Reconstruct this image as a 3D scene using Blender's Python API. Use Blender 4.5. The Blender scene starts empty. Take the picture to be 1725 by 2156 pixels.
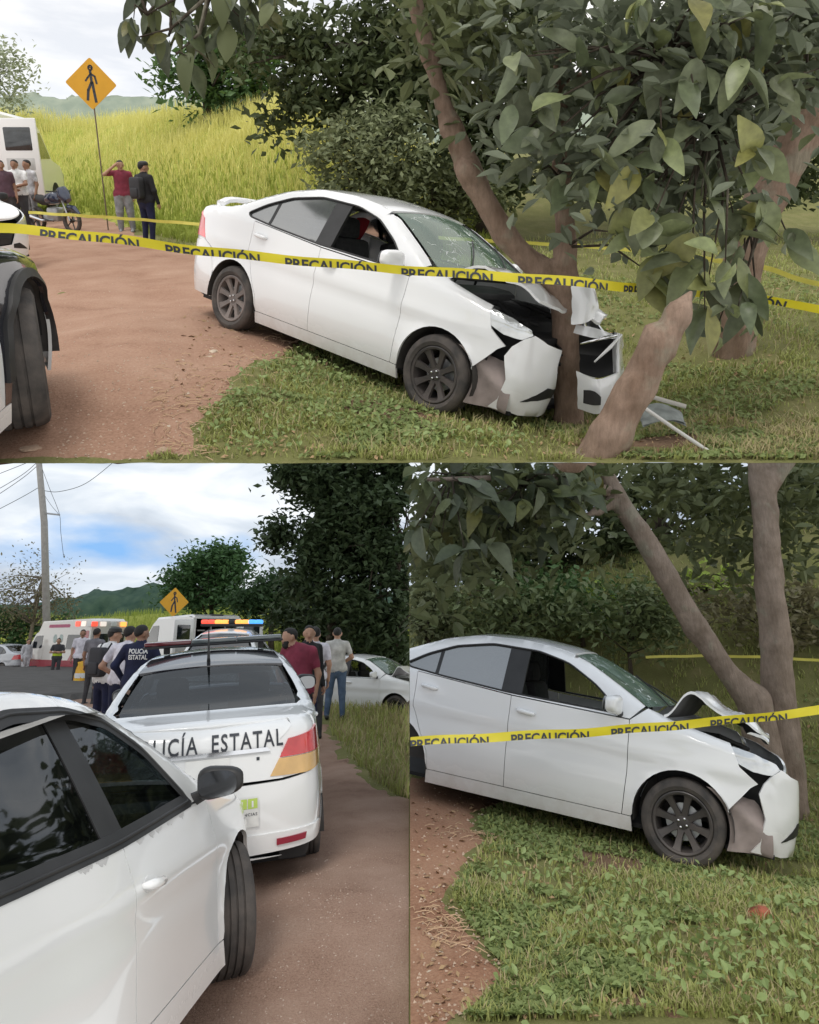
import bpy, bmesh, math, random
import numpy as np
from mathutils import Matrix, Vector
from mathutils.geometry import delaunay_2d_cdt
SC = bpy.context.scene
COL = SC.collection
RNG = np.random.default_rng(7)
random.seed(7)
R = math.radians
# ------------------------------------------------------------------ camera, sky, sun, exposure
FPX, CX, CY, WPX = 1600.0, 862.5, 832.0, 1725.0      # focal length and principal point in reading units
cam_d = bpy.data.cameras.new('camera')
cam = bpy.data.objects.new('camera', cam_d)
COL.objects.link(cam)
cam.location = (0, 0, 0)
cam.rotation_euler = (R(90), 0, 0)
cam_d.sensor_fit = 'HORIZONTAL'
cam_d.sensor_width = 36.0
cam_d.lens = 36.0 * FPX / WPX
cam_d.shift_y = -246.0 / WPX
cam_d.clip_start = 0.05
cam_d.clip_end = 2000
SC.camera = cam

SUN_EL, SUN_AZ = 62.0, 205.0
world = bpy.data.worlds.new('World')
SC.world = world
world.use_nodes = True
nt = world.node_tree
for n in list(nt.nodes): nt.nodes.remove(n)
wo = nt.nodes.new('ShaderNodeOutputWorld')
sky = nt.nodes.new('ShaderNodeTexSky')
sky.sky_type = 'NISHITA'
sky.sun_disc = False
sky.sun_elevation = R(SUN_EL)
sky.sun_rotation = R(SUN_AZ)
b1 = nt.nodes.new('ShaderNodeBackground'); b1.inputs[1].default_value = 0.12
nt.links.new(sky.outputs[0], b1.inputs[0])
b2 = nt.nodes.new('ShaderNodeBackground')            # the closed cloud cover
b2.inputs[0].default_value = (1.0, 0.985, 0.96, 1); b2.inputs[1].default_value = 1.05
tc = nt.nodes.new('ShaderNodeTexCoord')
mp = nt.nodes.new('ShaderNodeMapping'); mp.inputs['Scale'].default_value = (1.0, 1.0, 4.5)
mp.inputs['Rotation'].default_value = (0, R(14), 0)
nz = nt.nodes.new('ShaderNodeTexNoise'); nz.inputs['Scale'].default_value = 2.6
nz.inputs['Detail'].default_value = 7; nz.inputs['Roughness'].default_value = 0.55
rp = nt.nodes.new('ShaderNodeValToRGB')
rp.color_ramp.elements[0].position = 0.36; rp.color_ramp.elements[0].color = (0.62, 0.62, 0.62, 1)
rp.color_ramp.elements[1].position = 0.56; rp.color_ramp.elements[1].color = (1, 1, 1, 1)
mx = nt.nodes.new('ShaderNodeMixShader')
nt.links.new(tc.outputs['Generated'], mp.inputs[0]); nt.links.new(mp.outputs[0], nz.inputs['Vector'])
nt.links.new(nz.outputs[0], rp.inputs[0]); nt.links.new(rp.outputs[0], mx.inputs[0])
nt.links.new(b1.outputs[0], mx.inputs[1]); nt.links.new(b2.outputs[0], mx.inputs[2])
nt.links.new(mx.outputs[0], wo.inputs[0])

sun_d = bpy.data.lights.new('sun', 'SUN')
sun_d.energy = 1.2
sun_d.angle = R(18)
sun_d.color = (1.0, 0.96, 0.9)
sun_o = bpy.data.objects.new('sun', sun_d)
COL.objects.link(sun_o)
_a = R(SUN_AZ)                                        # azimuth from +Y, clockwise
_sd = Vector((math.sin(_a) * math.cos(R(SUN_EL)), math.cos(_a) * math.cos(R(SUN_EL)), math.sin(R(SUN_EL))))
sun_o.rotation_euler = (-_sd).to_track_quat('-Z', 'Y').to_euler()
SC.view_settings.view_transform = 'Standard'
SC.view_settings.look = 'None'
SC.view_settings.gamma = 1
SC.view_settings.use_curve_mapping = False
SC.view_settings.exposure = 0.27
SC.cycles.use_denoising = True
SC.cycles.max_bounces = 8
SC.cycles.transparent_max_bounces = 16
SC.cycles.caustics_reflective = False
SC.cycles.caustics_refractive = False

# ------------------------------------------------------------------ frames: two slopes that meet below the eye
class Frame:
    def __init__(s, deg):
        a = R(deg); c, n = math.cos(a), math.sin(a)
        s.R = np.array([[1, 0, 0], [0, c, -n], [0, n, c]])
        s.M = Matrix(s.R.tolist()).to_4x4()
    def ray(s, u, v):
        return s.R.T @ np.array([(u - CX) / FPX, 1.0, -(v - CY) / FPX])
    def at(s, u, v, y):                               # point on a sight line, y metres ahead on this slope
        d = s.ray(u, v); return d * (y / d[1])
    def gnd(s, u, v, h):                              # where a sight line meets the terrain h(x, y)
        d = s.ray(u, v); d = d / d[1]
        ys = np.linspace(2.5, 70, 3000)
        g = d[2] * ys - h(d[0] * ys, ys)
        k = np.where(g < 0)[0]
        y = ys[k[0]] if len(k) else 60.0
        p = d * y
        return np.array([p[0], p[1], float(h(np.array([p[0]]), np.array([y]))[0])])
FA = Frame(17.25)                                     # upper slope
FB = Frame(-17.28)                                    # lower slope

def smooth(a, b, x):
    t = np.clip((x - a) / (b - a), 0, 1)
    return t * t * (3 - 2 * t)

# ------------------------------------------------------------------ object helpers
def tag(o, label=None, cat=None, group=None, kind=None):
    if label: o['label'] = label
    if cat: o['category'] = cat
    if group: o['group'] = group
    if kind: o['kind'] = kind
    return o
def empty(name, label, cat, M=None, group=None):
    o = bpy.data.objects.new(name, None)
    o.empty_display_size = 0.1
    COL.objects.link(o)
    if M is not None: o.matrix_world = M
    return tag(o, label, cat, group)
def place(fr, loc, rz=0.0, rx=0.0, ry=0.0, sc=1.0):
    return fr.M @ Matrix.Translation(Vector([float(c) for c in loc])) @ Matrix.Rotation(rz, 4, 'Z') @ Matrix.Rotation(ry, 4, 'Y') @ Matrix.Rotation(rx, 4, 'X') @ Matrix.Scale(sc, 4)
def link(name, me, parent=None, M=None):
    o = bpy.data.objects.new(name, me)
    COL.objects.link(o)
    if parent is not None: o.parent = parent
    if M is not None:
        if parent is None: o.matrix_world = M
        else: o.matrix_local = M
    return o
def npmesh(name, V, F, mats, smooth_=False, mi=None, attr=None):
    """F: list of integer arrays (n, k)."""
    me = bpy.data.meshes.new(name)
    V = np.asarray(V, dtype=np.float32).reshape(-1, 3)
    if not isinstance(F, list): F = [F]
    F = [np.asarray(f, dtype=np.int32) for f in F if len(f)]
    me.vertices.add(len(V)); me.vertices.foreach_set('co', V.ravel())
    nl = sum(f.size for f in F); npoly = sum(len(f) for f in F)
    me.loops.add(nl); me.polygons.add(npoly)
    me.loops.foreach_set('vertex_index', np.concatenate([f.ravel() for f in F]) if F else np.zeros(0, np.int32))
    st, tot, o = [], [], 0
    for f in F:
        n, k = f.shape
        st.append(o + np.arange(n) * k); tot.append(np.full(n, k)); o += n * k
    if F:
        me.polygons.foreach_set('loop_start', np.concatenate(st).astype(np.int32))
        me.polygons.foreach_set('loop_total', np.concatenate(tot).astype(np.int32))
    if not isinstance(mats, (list, tuple)): mats = [mats]
    for m in mats: me.materials.append(m)
    if mi is not None: me.polygons.foreach_set('material_index', np.asarray(mi, dtype=np.int32))
    me.polygons.foreach_set('use_smooth', np.full(npoly, bool(smooth_)))
    if attr:
        for k, a in attr.items():
            at = me.attributes.new(k, 'FLOAT', 'POINT'); at.data.foreach_set('value', np.asarray(a, dtype=np.float32))
    me.update(calc_edges=True)
    me.validate()
    return me
class MB:
    """collects shapes (with a material slot each) for ONE mesh object"""
    def __init__(s): s.V = []; s.F = {}; s.n = 0
    def add(s, V, F, mi=0):
        V = np.asarray(V, float).reshape(-1, 3)
        for f in F: s.F.setdefault(len(f), []).append((mi, [i + s.n for i in f]))
        s.V.append(V); s.n += len(V); return s
    def box(s, c, d, rot=None, mi=0, bev=0.0):
        x, y, z = [k / 2 for k in d]
        if bev > 0:
            b = min(bev, x * .9, y * .9, z * .9); V = []; bm = bmesh.new()
            bmesh.ops.create_cube(bm, size=1.0)
            for v in bm.verts: v.co = Vector((v.co.x * 2 * x, v.co.y * 2 * y, v.co.z * 2 * z))
            bmesh.ops.bevel(bm, geom=bm.edges[:], offset=b, segments=2, profile=.5, affect='EDGES')
            bm.verts.index_update()
            V = np.array([v.co[:] for v in bm.verts]); F = [[v.index for v in f.verts] for f in bm.faces]; bm.free()
        else:
            V = np.array([[i * x, j * y, k * z] for i in (-1, 1) for j in (-1, 1) for k in (-1, 1)], float)
            F = [[0, 1, 3, 2], [4, 6, 7, 5], [0, 4, 5, 1], [2, 3, 7, 6], [0, 2, 6, 4], [1, 5, 7, 3]]
        if rot is not None: V = V @ np.array(rot.to_3x3() if hasattr(rot, 'to_3x3') else rot).T
        return s.add(V + np.array(c, float), F, mi)
    def tube(s, pts, rad, n=8, mi=0, cap=True, flat=None):
        pts = np.asarray(pts, float); m = len(pts)
        rad = np.broadcast_to(np.asarray(rad, float), (m,))
        T = np.gradient(pts, axis=0); T /= np.linalg.norm(T, axis=1, keepdims=True) + 1e-12
        ref = np.array([0, 0, 1.0]) if abs(T[0][2]) < .9 else np.array([1.0, 0, 0])
        V = []; u = ref - T[0] * (ref @ T[0]); u /= np.linalg.norm(u)
        a = np.arange(n) * 2 * np.pi / n
        for i in range(m):
            u = u - T[i] * (u @ T[i]); u /= np.linalg.norm(u) + 1e-12
            w = np.cross(T[i], u)
            V.append(pts[i] + rad[i] * (np.cos(a)[:, None] * u + np.sin(a)[:, None] * w * (flat or 1)))
        F = [[i * n + j, i * n + (j + 1) % n, (i + 1) * n + (j + 1) % n, (i + 1) * n + j] for i in range(m - 1) for j in range(n)]
        if cap: F += [list(range(n))[::-1], [(m - 1) * n + j for j in range(n)]]
        return s.add(np.concatenate(V), F, mi)
    def lathe(s, prof, n=32, axis='y', mi=0, c=(0, 0, 0)):
        """prof: (radius, along-axis) pairs"""
        a = np.arange(n) * 2 * np.pi / n; V = []
        for r, h in prof:
            q = np.stack([r * np.cos(a), np.full(n, h), r * np.sin(a)], 1)
            if axis == 'z': q = q[:, [0, 2, 1]]
            if axis == 'x': q = q[:, [1, 0, 2]]
            V.append(q)
        F = [[i * n + j, i * n + (j + 1) % n, (i + 1) * n + (j + 1) % n, (i + 1) * n + j] for i in range(len(prof) - 1) for j in range(n)]
        return s.add(np.concatenate(V) + np.array(c, float), F, mi)
    def grid(s, P, mi=0, close=False):
        P = np.asarray(P, float); a, b = P.shape[:2]
        F = [[i * b + j, i * b + j + 1, (i + 1) * b + j + 1, (i + 1) * b + j] for i in range(a - 1) for j in range(b - 1)]
        return s.add(P.reshape(-1, 3), F, mi)
    def prism(s, poly, h0, h1, axis='y', mi=0):
        """polygon (a, b) extruded along an axis"""
        n = len(poly)
        def pt(p, h): return {'y': (p[0], h, p[1]), 'z': (p[0], p[1], h), 'x': (h, p[0], p[1])}[axis]
        V = [pt(p, h0) for p in poly] + [pt(p, h1) for p in poly]
        F = [list(range(n))[::-1], list(range(n, 2 * n))] + [[i, (i + 1) % n, n + (i + 1) % n, n + i] for i in range(n)]
        return s.add(V, F, mi)
    def build(s, name, mats, parent=None, M=None, sm=False, fix=True):
        V = np.concatenate(s.V) if s.V else np.zeros((0, 3)); F = []; mi = []
        for k, l in s.F.items():
            F.append(np.array([f for _, f in l], dtype=np.int32)); mi += [m for m, _ in l]
        me = npmesh(name, V, F, mats, sm, mi)
        if fix:
            bm = bmesh.new(); bm.from_mesh(me); bmesh.ops.recalc_face_normals(bm, faces=bm.faces[:]); bm.to_mesh(me); bm.free()
        if sm == 'auto':
            me.set_sharp_from_angle(angle=R(38))
        return link(name, me, parent, M)
def copy_tree(o, parent=None):
    c = o.copy(); COL.objects.link(c)
    if parent is not None:
        c.parent = parent; c.matrix_parent_inverse = o.matrix_parent_inverse.copy()
    for ch in list(o.children): copy_tree(ch, c)
    return c

# ------------------------------------------------------------------ materials
def mat(name, col, rough=.6, metal=0., var=.12, vs=6., bump=0., bs=40., coat=0., col2=None, spec=.5, sub=0., attr=None, alpha=1., emit=None, es=1., trans=None):
    m = bpy.data.materials.new(name); m.use_nodes = True
    t = m.node_tree; N = t.nodes; L = t.links
    b = N['Principled BSDF']
    b.inputs['Roughness'].default_value = rough; b.inputs['Metallic'].default_value = metal
    b.inputs['Specular IOR Level'].default_value = spec
    if coat: b.inputs['Coat Weight'].default_value = coat; b.inputs['Coat Roughness'].default_value = .06
    co = N.new('ShaderNodeTexCoord')
    nz = N.new('ShaderNodeTexNoise'); nz.inputs['Scale'].default_value = vs; nz.inputs['Detail'].default_value = 5
    L.new(co.outputs['Object'], nz.inputs['Vector'])
    mx = N.new('ShaderNodeMix'); mx.data_type = 'RGBA'
    c1 = list(col) + [1]
    c2 = (list(col2) + [1]) if col2 else [min(1, c * (1 + var)) for c in col] + [1]
    if not col2: c1 = [c * (1 - var) for c in col] + [1]
    mx.inputs[6].default_value = c1; mx.inputs[7].default_value = c2
    fac = nz.outputs[0]
    if attr:
        at = N.new('ShaderNodeAttribute'); at.attribute_name = attr
        ad = N.new('ShaderNodeMath'); ad.operation = 'MULTIPLY_ADD'; ad.inputs[1].default_value = .35; L.new(nz.outputs[0], ad.inputs[0])
        m2 = N.new('ShaderNodeMath'); m2.operation = 'MULTIPLY_ADD'; m2.inputs[1].default_value = .65; L.new(at.outputs['Fac'], m2.inputs[0]); L.new(ad.outputs[0], m2.inputs[2])
        fac = m2.outputs[0]
    else:
        cr = N.new('ShaderNodeMapRange'); cr.inputs[1].default_value = .3; cr.inputs[2].default_value = .7
        L.new(fac, cr.inputs[0]); fac = cr.outputs[0]
    L.new(fac, mx.inputs[0]); L.new(mx.outputs[2], b.inputs['Base Color'])
    if bump:
        n2 = N.new('ShaderNodeTexNoise'); n2.inputs['Scale'].default_value = bs; n2.inputs['Detail'].default_value = 6
        L.new(co.outputs['Object'], n2.inputs['Vector'])
        bp = N.new('ShaderNodeBump'); bp.inputs['Strength'].default_value = bump; bp.inputs['Distance'].default_value = .02
        L.new(n2.outputs[0], bp.inputs['Height']); L.new(bp.outputs[0], b.inputs['Normal'])
    if emit:
        b.inputs['Emission Color'].default_value = list(emit) + [1]; b.inputs['Emission Strength'].default_value = es
    if trans:                                        # thin leaf: light passes through
        out = N['Material Output']; tr = N.new('ShaderNodeBsdfTranslucent'); ms = N.new('ShaderNodeMixShader'); ms.inputs[0].default_value = trans
        L.new(mx.outputs[2], tr.inputs[0]); L.new(b.outputs[0], ms.inputs[1]); L.new(tr.outputs[0], ms.inputs[2]); L.new(ms.outputs[0], out.inputs[0])
    return m
def glass(name, tint, refl=.12, rough=.03, opaque=0., base=(.02, .025, .025), crack=0.):
    """thin pane: tinted see-through with a reflection that grows at a slant"""
    m = bpy.data.materials.new(name); m.use_nodes = True
    t = m.node_tree; N = t.nodes; L = t.links
    for n in list(N): N.remove(n)
    out = N.new('ShaderNodeOutputMaterial')
    tr = N.new('ShaderNodeBsdfTransparent'); tr.inputs[0].default_value = list(tint) + [1]
    df = N.new('ShaderNodeBsdfDiffuse'); df.inputs[0].default_value = list(base) + [1]
    m1 = N.new('ShaderNodeMixShader'); m1.inputs[0].default_value = opaque
    L.new(tr.outputs[0], m1.inputs[1]); L.new(df.outputs[0], m1.inputs[2])
    gl = N.new('ShaderNodeBsdfGlossy'); gl.inputs['Roughness'].default_value = rough
    lw = N.new('ShaderNodeLayerWeight'); lw.inputs[0].default_value = .25
    mr = N.new('ShaderNodeMapRange'); mr.inputs[3].default_value = refl; mr.inputs[4].default_value = min(1, refl + .6)
    L.new(lw.outputs['Fresnel'], mr.inputs[0])
    m2 = N.new('ShaderNodeMixShader'); L.new(mr.outputs[0], m2.inputs[0]); L.new(m1.outputs[0], m2.inputs[1]); L.new(gl.outputs[0], m2.inputs[2])
    last = m2.outputs[0]
    if crack:
        co = N.new('ShaderNodeTexCoord'); vo = N.new('ShaderNodeTexVoronoi'); vo.feature = 'DISTANCE_TO_EDGE'; vo.inputs['Scale'].default_value = 9
        nz = N.new('ShaderNodeTexNoise'); nz.inputs['Scale'].default_value = 4; nz.inputs['Detail'].default_value = 3
        L.new(co.outputs['Object'], nz.inputs['Vector'])
        va = N.new('ShaderNodeMixRGB'); va.inputs[0].default_value = .25; L.new(co.outputs['Object'], va.inputs[1]); L.new(nz.outputs['Color'], va.inputs[2])
        L.new(va.outputs[0], vo.inputs['Vector'])
        lt = N.new('ShaderNodeMath'); lt.operation = 'LESS_THAN'; lt.inputs[1].default_value = .012; L.new(vo.outputs['Distance'], lt.inputs[0])
        g2 = N.new('ShaderNodeMath'); g2.operation = 'GREATER_THAN'; g2.inputs[1].default_value = .52; L.new(nz.outputs[0], g2.inputs[0])
        mu = N.new('ShaderNodeMath'); mu.operation = 'MULTIPLY'; L.new(lt.outputs[0], mu.inputs[0]); L.new(g2.outputs[0], mu.inputs[1])
        m3n = N.new('ShaderNodeMath'); m3n.operation = 'MULTIPLY'; m3n.inputs[1].default_value = crack; L.new(mu.outputs[0], m3n.inputs[0])
        wd = N.new('ShaderNodeBsdfDiffuse'); wd.inputs[0].default_value = (.75, .8, .78, 1)
        m3 = N.new('ShaderNodeMixShader'); L.new(m3n.outputs[0], m3.inputs[0]); L.new(last, m3.inputs[1]); L.new(wd.outputs[0], m3.inputs[2]); last = m3.outputs[0]
    L.new(last, out.inputs[0])
    return m
def paint(name, col, dust=(.35, .27, .2), rough=.22, zd=.42, dirt=.5, coat=1.0):
    """car paint with road dust that thickens towards the sill"""
    m = bpy.data.materials.new(name); m.use_nodes = True
    t = m.node_tree; N = t.nodes; L = t.links; b = N['Principled BSDF']
    b.inputs['Coat Weight'].default_value = coat; b.inputs['Coat Roughness'].default_value = .05
    co = N.new('ShaderNodeTexCoord'); sp = N.new('ShaderNodeSeparateXYZ'); L.new(co.outputs['Object'], sp.inputs[0])
    nz = N.new('ShaderNodeTexNoise'); nz.inputs['Scale'].default_value = 5; nz.inputs['Detail'].default_value = 8; nz.inputs['Roughness'].default_value = .65
    L.new(co.outputs['Object'], nz.inputs['Vector'])
    mr = N.new('ShaderNodeMapRange'); mr.inputs[1].default_value = zd; mr.inputs[2].default_value = .16; L.new(sp.outputs[2], mr.inputs[0])
    n3 = N.new('ShaderNodeMapRange'); n3.inputs[1].default_value = .35; n3.inputs[2].default_value = .68; n3.inputs[3].default_value = .25; L.new(nz.outputs[0], n3.inputs[0])
    mu = N.new('ShaderNodeMath'); mu.operation = 'MULTIPLY'; L.new(mr.outputs[0], mu.inputs[0]); L.new(n3.outputs[0], mu.inputs[1])
    m4 = N.new('ShaderNodeMath'); m4.operation = 'MULTIPLY_ADD'; m4.inputs[1].default_value = dirt; m4.inputs[2].default_value = .015; L.new(mu.outputs[0], m4.inputs[0])
    mx = N.new('ShaderNodeMix'); mx.data_type = 'RGBA'; mx.inputs[6].default_value = list(col) + [1]; mx.inputs[7].default_value = list(dust) + [1]
    L.new(m4.outputs[0], mx.inputs[0]); L.new(mx.outputs[2], b.inputs['Base Color'])
    r2 = N.new('ShaderNodeMapRange'); r2.inputs[3].default_value = rough; r2.inputs[4].default_value = .85; L.new(m4.outputs[0], r2.inputs[0]); L.new(r2.outputs[0], b.inputs['Roughness'])
    return m
# ------------------------------------------------------------------ car builder
def catmull(P, n=24):
    P = np.asarray(P, float); Q = np.vstack([2 * P[0] - P[1], P, 2 * P[-1] - P[-2]]); out = []
    for i in range(1, len(Q) - 2):
        t = np.linspace(0, 1, n, endpoint=False)[:, None]
        a, b, c, d = Q[i - 1:i + 3]
        out.append(.5 * (2 * b + (c - a) * t + (2 * a - 5 * b + 4 * c - d) * t ** 2 + (3 * b - a - 3 * c + d) * t ** 3))
    return np.vstack(out + [P[-1:]])
def in_poly(P, poly):
    x, y = P[:, 0], P[:, 1]; c = np.zeros(len(P), bool); n = len(poly)
    for i in range(n):
        x1, y1 = poly[i]; x2, y2 = poly[(i + 1) % n]
        k = ((y1 > y) != (y2 > y)); c ^= k & (x < (x2 - x1) * (y - y1) / ((y2 - y1) if y2 != y1 else 1e-9) + x1)
    return c
def area(poly):
    p = np.asarray(poly); return .5 * np.sum(p[:, 0] * np.roll(p[:, 1], -1) - np.roll(p[:, 0], -1) * p[:, 1])
def shrink(poly, d):
    p = np.asarray(poly, float)
    if area(p) < 0: p = p[::-1]
    a = np.roll(p, 1, 0); b = np.roll(p, -1, 0)
    e1 = p - a; e2 = b - p
    n1 = np.stack([-e1[:, 1], e1[:, 0]], 1); n1 /= np.linalg.norm(n1, axis=1, keepdims=True) + 1e-9
    n2 = np.stack([-e2[:, 1], e2[:, 0]], 1); n2 /= np.linalg.norm(n2, axis=1, keepdims=True) + 1e-9
    n = n1 + n2; n /= np.maximum((n * n).sum(1, keepdims=True) / 2, .5)
    return p + n * d
def dense(poly, h):
    p = np.asarray(poly, float); out = []
    for i in range(len(p)):
        q = p[(i + 1) % len(p)]; m = max(1, int(np.ceil(np.linalg.norm(q - p[i]) / h)))
        for k in range(m): out.append(p[i] + (q - p[i]) * k / m)
    return np.array(out)
def bdist(P, poly):
    d = np.full(len(P), 9e9); n = len(poly)
    for i in range(n):
        a = poly[i]; b = poly[(i + 1) % n]; ab = b - a
        t = np.clip(((P - a) @ ab) / (ab @ ab + 1e-12), 0, 1)
        d = np.minimum(d, np.linalg.norm(P - a - t[:, None] * ab, axis=1))
    return d
def arc(cx, cz, r, a0, a1, n=14):
    return [(cx + r * math.cos(R(a)), cz + r * math.sin(R(a))) for a in np.linspace(a0, a1, n)]
def fillet(poly, r, n=4):
    """round the corners of a polygon"""
    p = np.asarray(poly, float); out = []
    for i in range(len(p)):
        a, b, c = p[i - 1], p[i], p[(i + 1) % len(p)]
        u = a - b; w = c - b; lu, lw = np.linalg.norm(u), np.linalg.norm(w)
        k = min(r, lu * .45, lw * .45); A = b + u / lu * k; B = b + w / lw * k
        for t in np.linspace(0, 1, n): out.append((1 - t) ** 2 * A + 2 * t * (1 - t) * b + t * t * B)
    return np.array(out)

class Car:
    def __init__(s, **k):
        s.plan = k.get('plan', [(2.17, 0), (2.165, .25), (2.12, .48), (2.0, .67), (1.85, .76), (1.6, .82), (1.3, .845), (.5, .848), (-.6, .848), (-1.3, .84), (-1.7, .815), (-2.0, .77), (-2.15, .70), (-2.235, .55), (-2.275, .3), (-2.285, 0)])
        c = catmull(s.plan); d = np.r_[0, np.cumsum(np.linalg.norm(np.diff(c, axis=0), axis=1))]
        i0 = np.argmin(np.abs(c[:, 0])); s.cx, s.cy, s.ss = c[::-1, 0], c[::-1, 1], (d[i0] - d)[::-1]
        s.sf, s.sr = s.ss[-1], s.ss[0]
        s.top = k.get('top', [(s.sf, .77), (2.25, .79), (1.9, .85), (1.5, .925), (1.1, .985), (1.0, 1.0), (.9, 1.045), (.62, 1.2), (.3, 1.36), (.1, 1.425), (-.3, 1.47), (-.75, 1.46), (-1.1, 1.385), (-1.4, 1.265), (-1.65, 1.165), (-1.8, 1.125), (-2.1, 1.10), (s.sr, 1.07)])
        s.top = sorted([(s.sf if a == 'f' else s.sr if a == 'r' else a, b) for a, b in s.top])
        g = np.linspace(s.sr - .2, s.sf + .2, 900); z = np.interp(g, *zip(*s.top))
        kk = np.exp(-.5 * (np.arange(-20, 21) / 7.0) ** 2); kk /= kk.sum()
        s.tg, s.tz = g, np.convolve(np.pad(z, 20, 'edge'), kk, 'valid')
        s.belt = sorted(k.get('belt', [(.95, .935), (-.3, .975), (-1.45, 1.06)]))
        s.bul = sorted([(s.sf if a == 'f' else s.sr if a == 'r' else a, b) for a, b in k.get('bulge', [('f', 0), (2.25, .05), (1.0, .15), (.3, .06), (-.3, 0), (-1.0, -.04), (-1.65, -.10), (-2.1, -.05), ('r', 0)])])
        s.crn = sorted([(s.sf if a == 'f' else s.sr if a == 'r' else a, b) for a, b in k.get('crown', [('f', 0), (2.2, .02), (1.5, .05), (1.0, .02), (.3, .035), (-.3, .04), (-1, .03), (-1.65, .01), (-2.1, .015), ('r', 0)])])
        s.fa, s.ra, s.wr = k.get('fa', 1.3), k.get('ra', -1.3), k.get('wr', .318)
        s.ar = k.get('ar', .372)
        s.tum = k.get('tum', .42)
        s.deform = k.get('deform'); s.tuck = k.get('tuck', .055); s.shoulder = k.get('shoulder', .03); s.hz = k.get('hz', .115); s.shell_nose = k.get('shell_nose', s.sf - .35)
        s.line = k.get('line', .74)
        s.root = k['root']; s.paint = k['paint']
        s.cab = k.get('cab', (1.0, -1.72))
    def ztop(s, x): return np.interp(x, s.tg, s.tz)
    def bz(s, x): return float(np.interp(x, *zip(*s.belt)))
    def P(s, sz, ins=0.0):
        sz = np.asarray(sz, float).reshape(-1, 2); S, z = sz[:, 0].copy(), sz[:, 1].copy(); sg = np.ones(len(S))
        m = S > s.sf; S[m] = 2 * s.sf - S[m]; sg[m] = -1
        m = S < s.sr; S[m] = 2 * s.sr - S[m]; sg[m] = -1
        x = np.interp(S, s.ss, s.cx); y = np.interp(S, s.ss, s.cy); e = .02
        x1 = np.interp(S + e, s.ss, s.cx); y1 = np.interp(S + e, s.ss, s.cy); x0 = np.interp(S - e, s.ss, s.cx); y0 = np.interp(S - e, s.ss, s.cy)
        y1 = np.where(S + e > s.sf, -y1, y1); y0 = np.where(S - e < s.sr, -y0, y0)
        tx, ty = x1 - x0, y1 - y0; L = np.hypot(tx, ty) + 1e-9; tx /= L; ty /= L
        nx, ny = -ty, tx                                      # points outwards
        nx, ny = np.where(ny * 1 + 0 >= -1, nx, nx), ny
        zt = s.ztop(S); zb = np.interp(S, *zip(*s.belt))
        lo = np.clip((.58 - z) / .40, 0, 1.2); hi = np.clip((z - .58) / np.maximum(zb - .58, .1), 0, 1)
        d = s.tuck * lo ** 2 + s.shoulder * hi ** 2
        up = np.clip(z - zb, 0, None); d = d + np.where(up > 0, .012 * np.clip(up / .03, 0, 1) + s.tum * up + .12 * up ** 2, 0)
        r = np.where((S < s.cab[0]) & (S > s.cab[1]), .07, .085)
        kk = np.clip(1 - (zt - z) / r, 0, 1); d = d + r * (1 - np.sqrt(np.clip(1 - kk ** 2, 0, 1)))
        ln = s.line + .05 * (-S) / 2
        side = smooth(2.0, 1.6, np.abs(S))
        d = d - .010 * np.exp(-((z - ln) / .05) ** 2) * side + .008 * np.exp(-((z - ln + .10) / .06) ** 2) * side
        for a in (s.fa, s.ra):
            q = np.hypot(S - a, z - s.wr); d = d - .014 * np.exp(-np.clip(q - s.ar, 0, None) / .035) * (q > s.ar - .05)
        d = d + ins
        # plan normal of a right-half outline (y = half width): outward is +y on the flank
        px, py = x - np.abs(nx) * np.sign(x) * d, y - np.abs(ny) * d
        return np.stack([px, -py * sg, z], 1)
    def fin(s, V): return s.deform(V) if s.deform else V
    def panel(s, name, outer, mats=None, holes=(), parent=None, gap=.0028, h=.06, ins=0., thick=.02, side=0, fn=None, label=None, closed_x=True):
        """one sheet-metal panel cut from the flank: side 0 both the same object mirrored? -1 left, 1 right"""
        o = dense(shrink(outer, gap), h * .8); hs = [dense(shrink(q, -gap), h * .8) for q in holes]
        lo, hi = o.min(0), o.max(0)
        gx, gz = np.meshgrid(np.arange(lo[0] + h / 2, hi[0], h), np.arange(lo[1] + h / 2, hi[1], h * .8)); G = np.stack([gx.ravel(), gz.ravel()], 1)
        k = in_poly(G, o) & (bdist(G, o) > h * .35)
        for q in hs: k &= ~in_poly(G, q) & (bdist(G, q) > h * .35)
        G = G[k]; pts = np.vstack([o] + hs + [G]); ed = []; n = 0; rings = []
        for q in [o] + hs:
            ed += [(n + i, n + (i + 1) % len(q)) for i in range(len(q))]; rings.append((n, len(q))); n += len(q)
        v2, _, f2, _, _, _ = delaunay_2d_cdt([Vector(p) for p in pts], ed, [], 0, 1e-5)
        v2 = np.array([p[:] for p in v2]); T = np.array([f for f in f2 if len(f) == 3])
        c = v2[T].mean(1); k = in_poly(c, o)
        for q in hs: k &= ~in_poly(c, q)
        T = T[k]
        e = np.sort(np.concatenate([T[:, [0, 1]], T[:, [1, 2]], T[:, [2, 0]]]), axis=1)
        V = s.P(v2, ins)
        allE = np.concatenate([T[:, [0, 1]], T[:, [1, 2]], T[:, [2, 0]]]); u, inv, cnt = np.unique(e, axis=0, return_inverse=True, return_counts=True)
        bE = allE[cnt[inv.ravel()] == 1]; bi = np.unique(bE); mp_ = {b: len(V) + i for i, b in enumerate(bi)}
        V2 = s.P(v2[bi], ins + thick)
        Q = np.array([[b, a, mp_[a], mp_[b]] for a, b in bE], dtype=np.int32)
        V = np.vstack([V, V2])
        if side < 0: V = V * [1, -1, 1]
        V = s.fin(V)
        if fn: V = fn(V)
        if side < 0: T = T[:, ::-1]; Q = Q[:, ::-1]
        me = npmesh(name, V, [T, Q], mats or s.paint, True)
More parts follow.
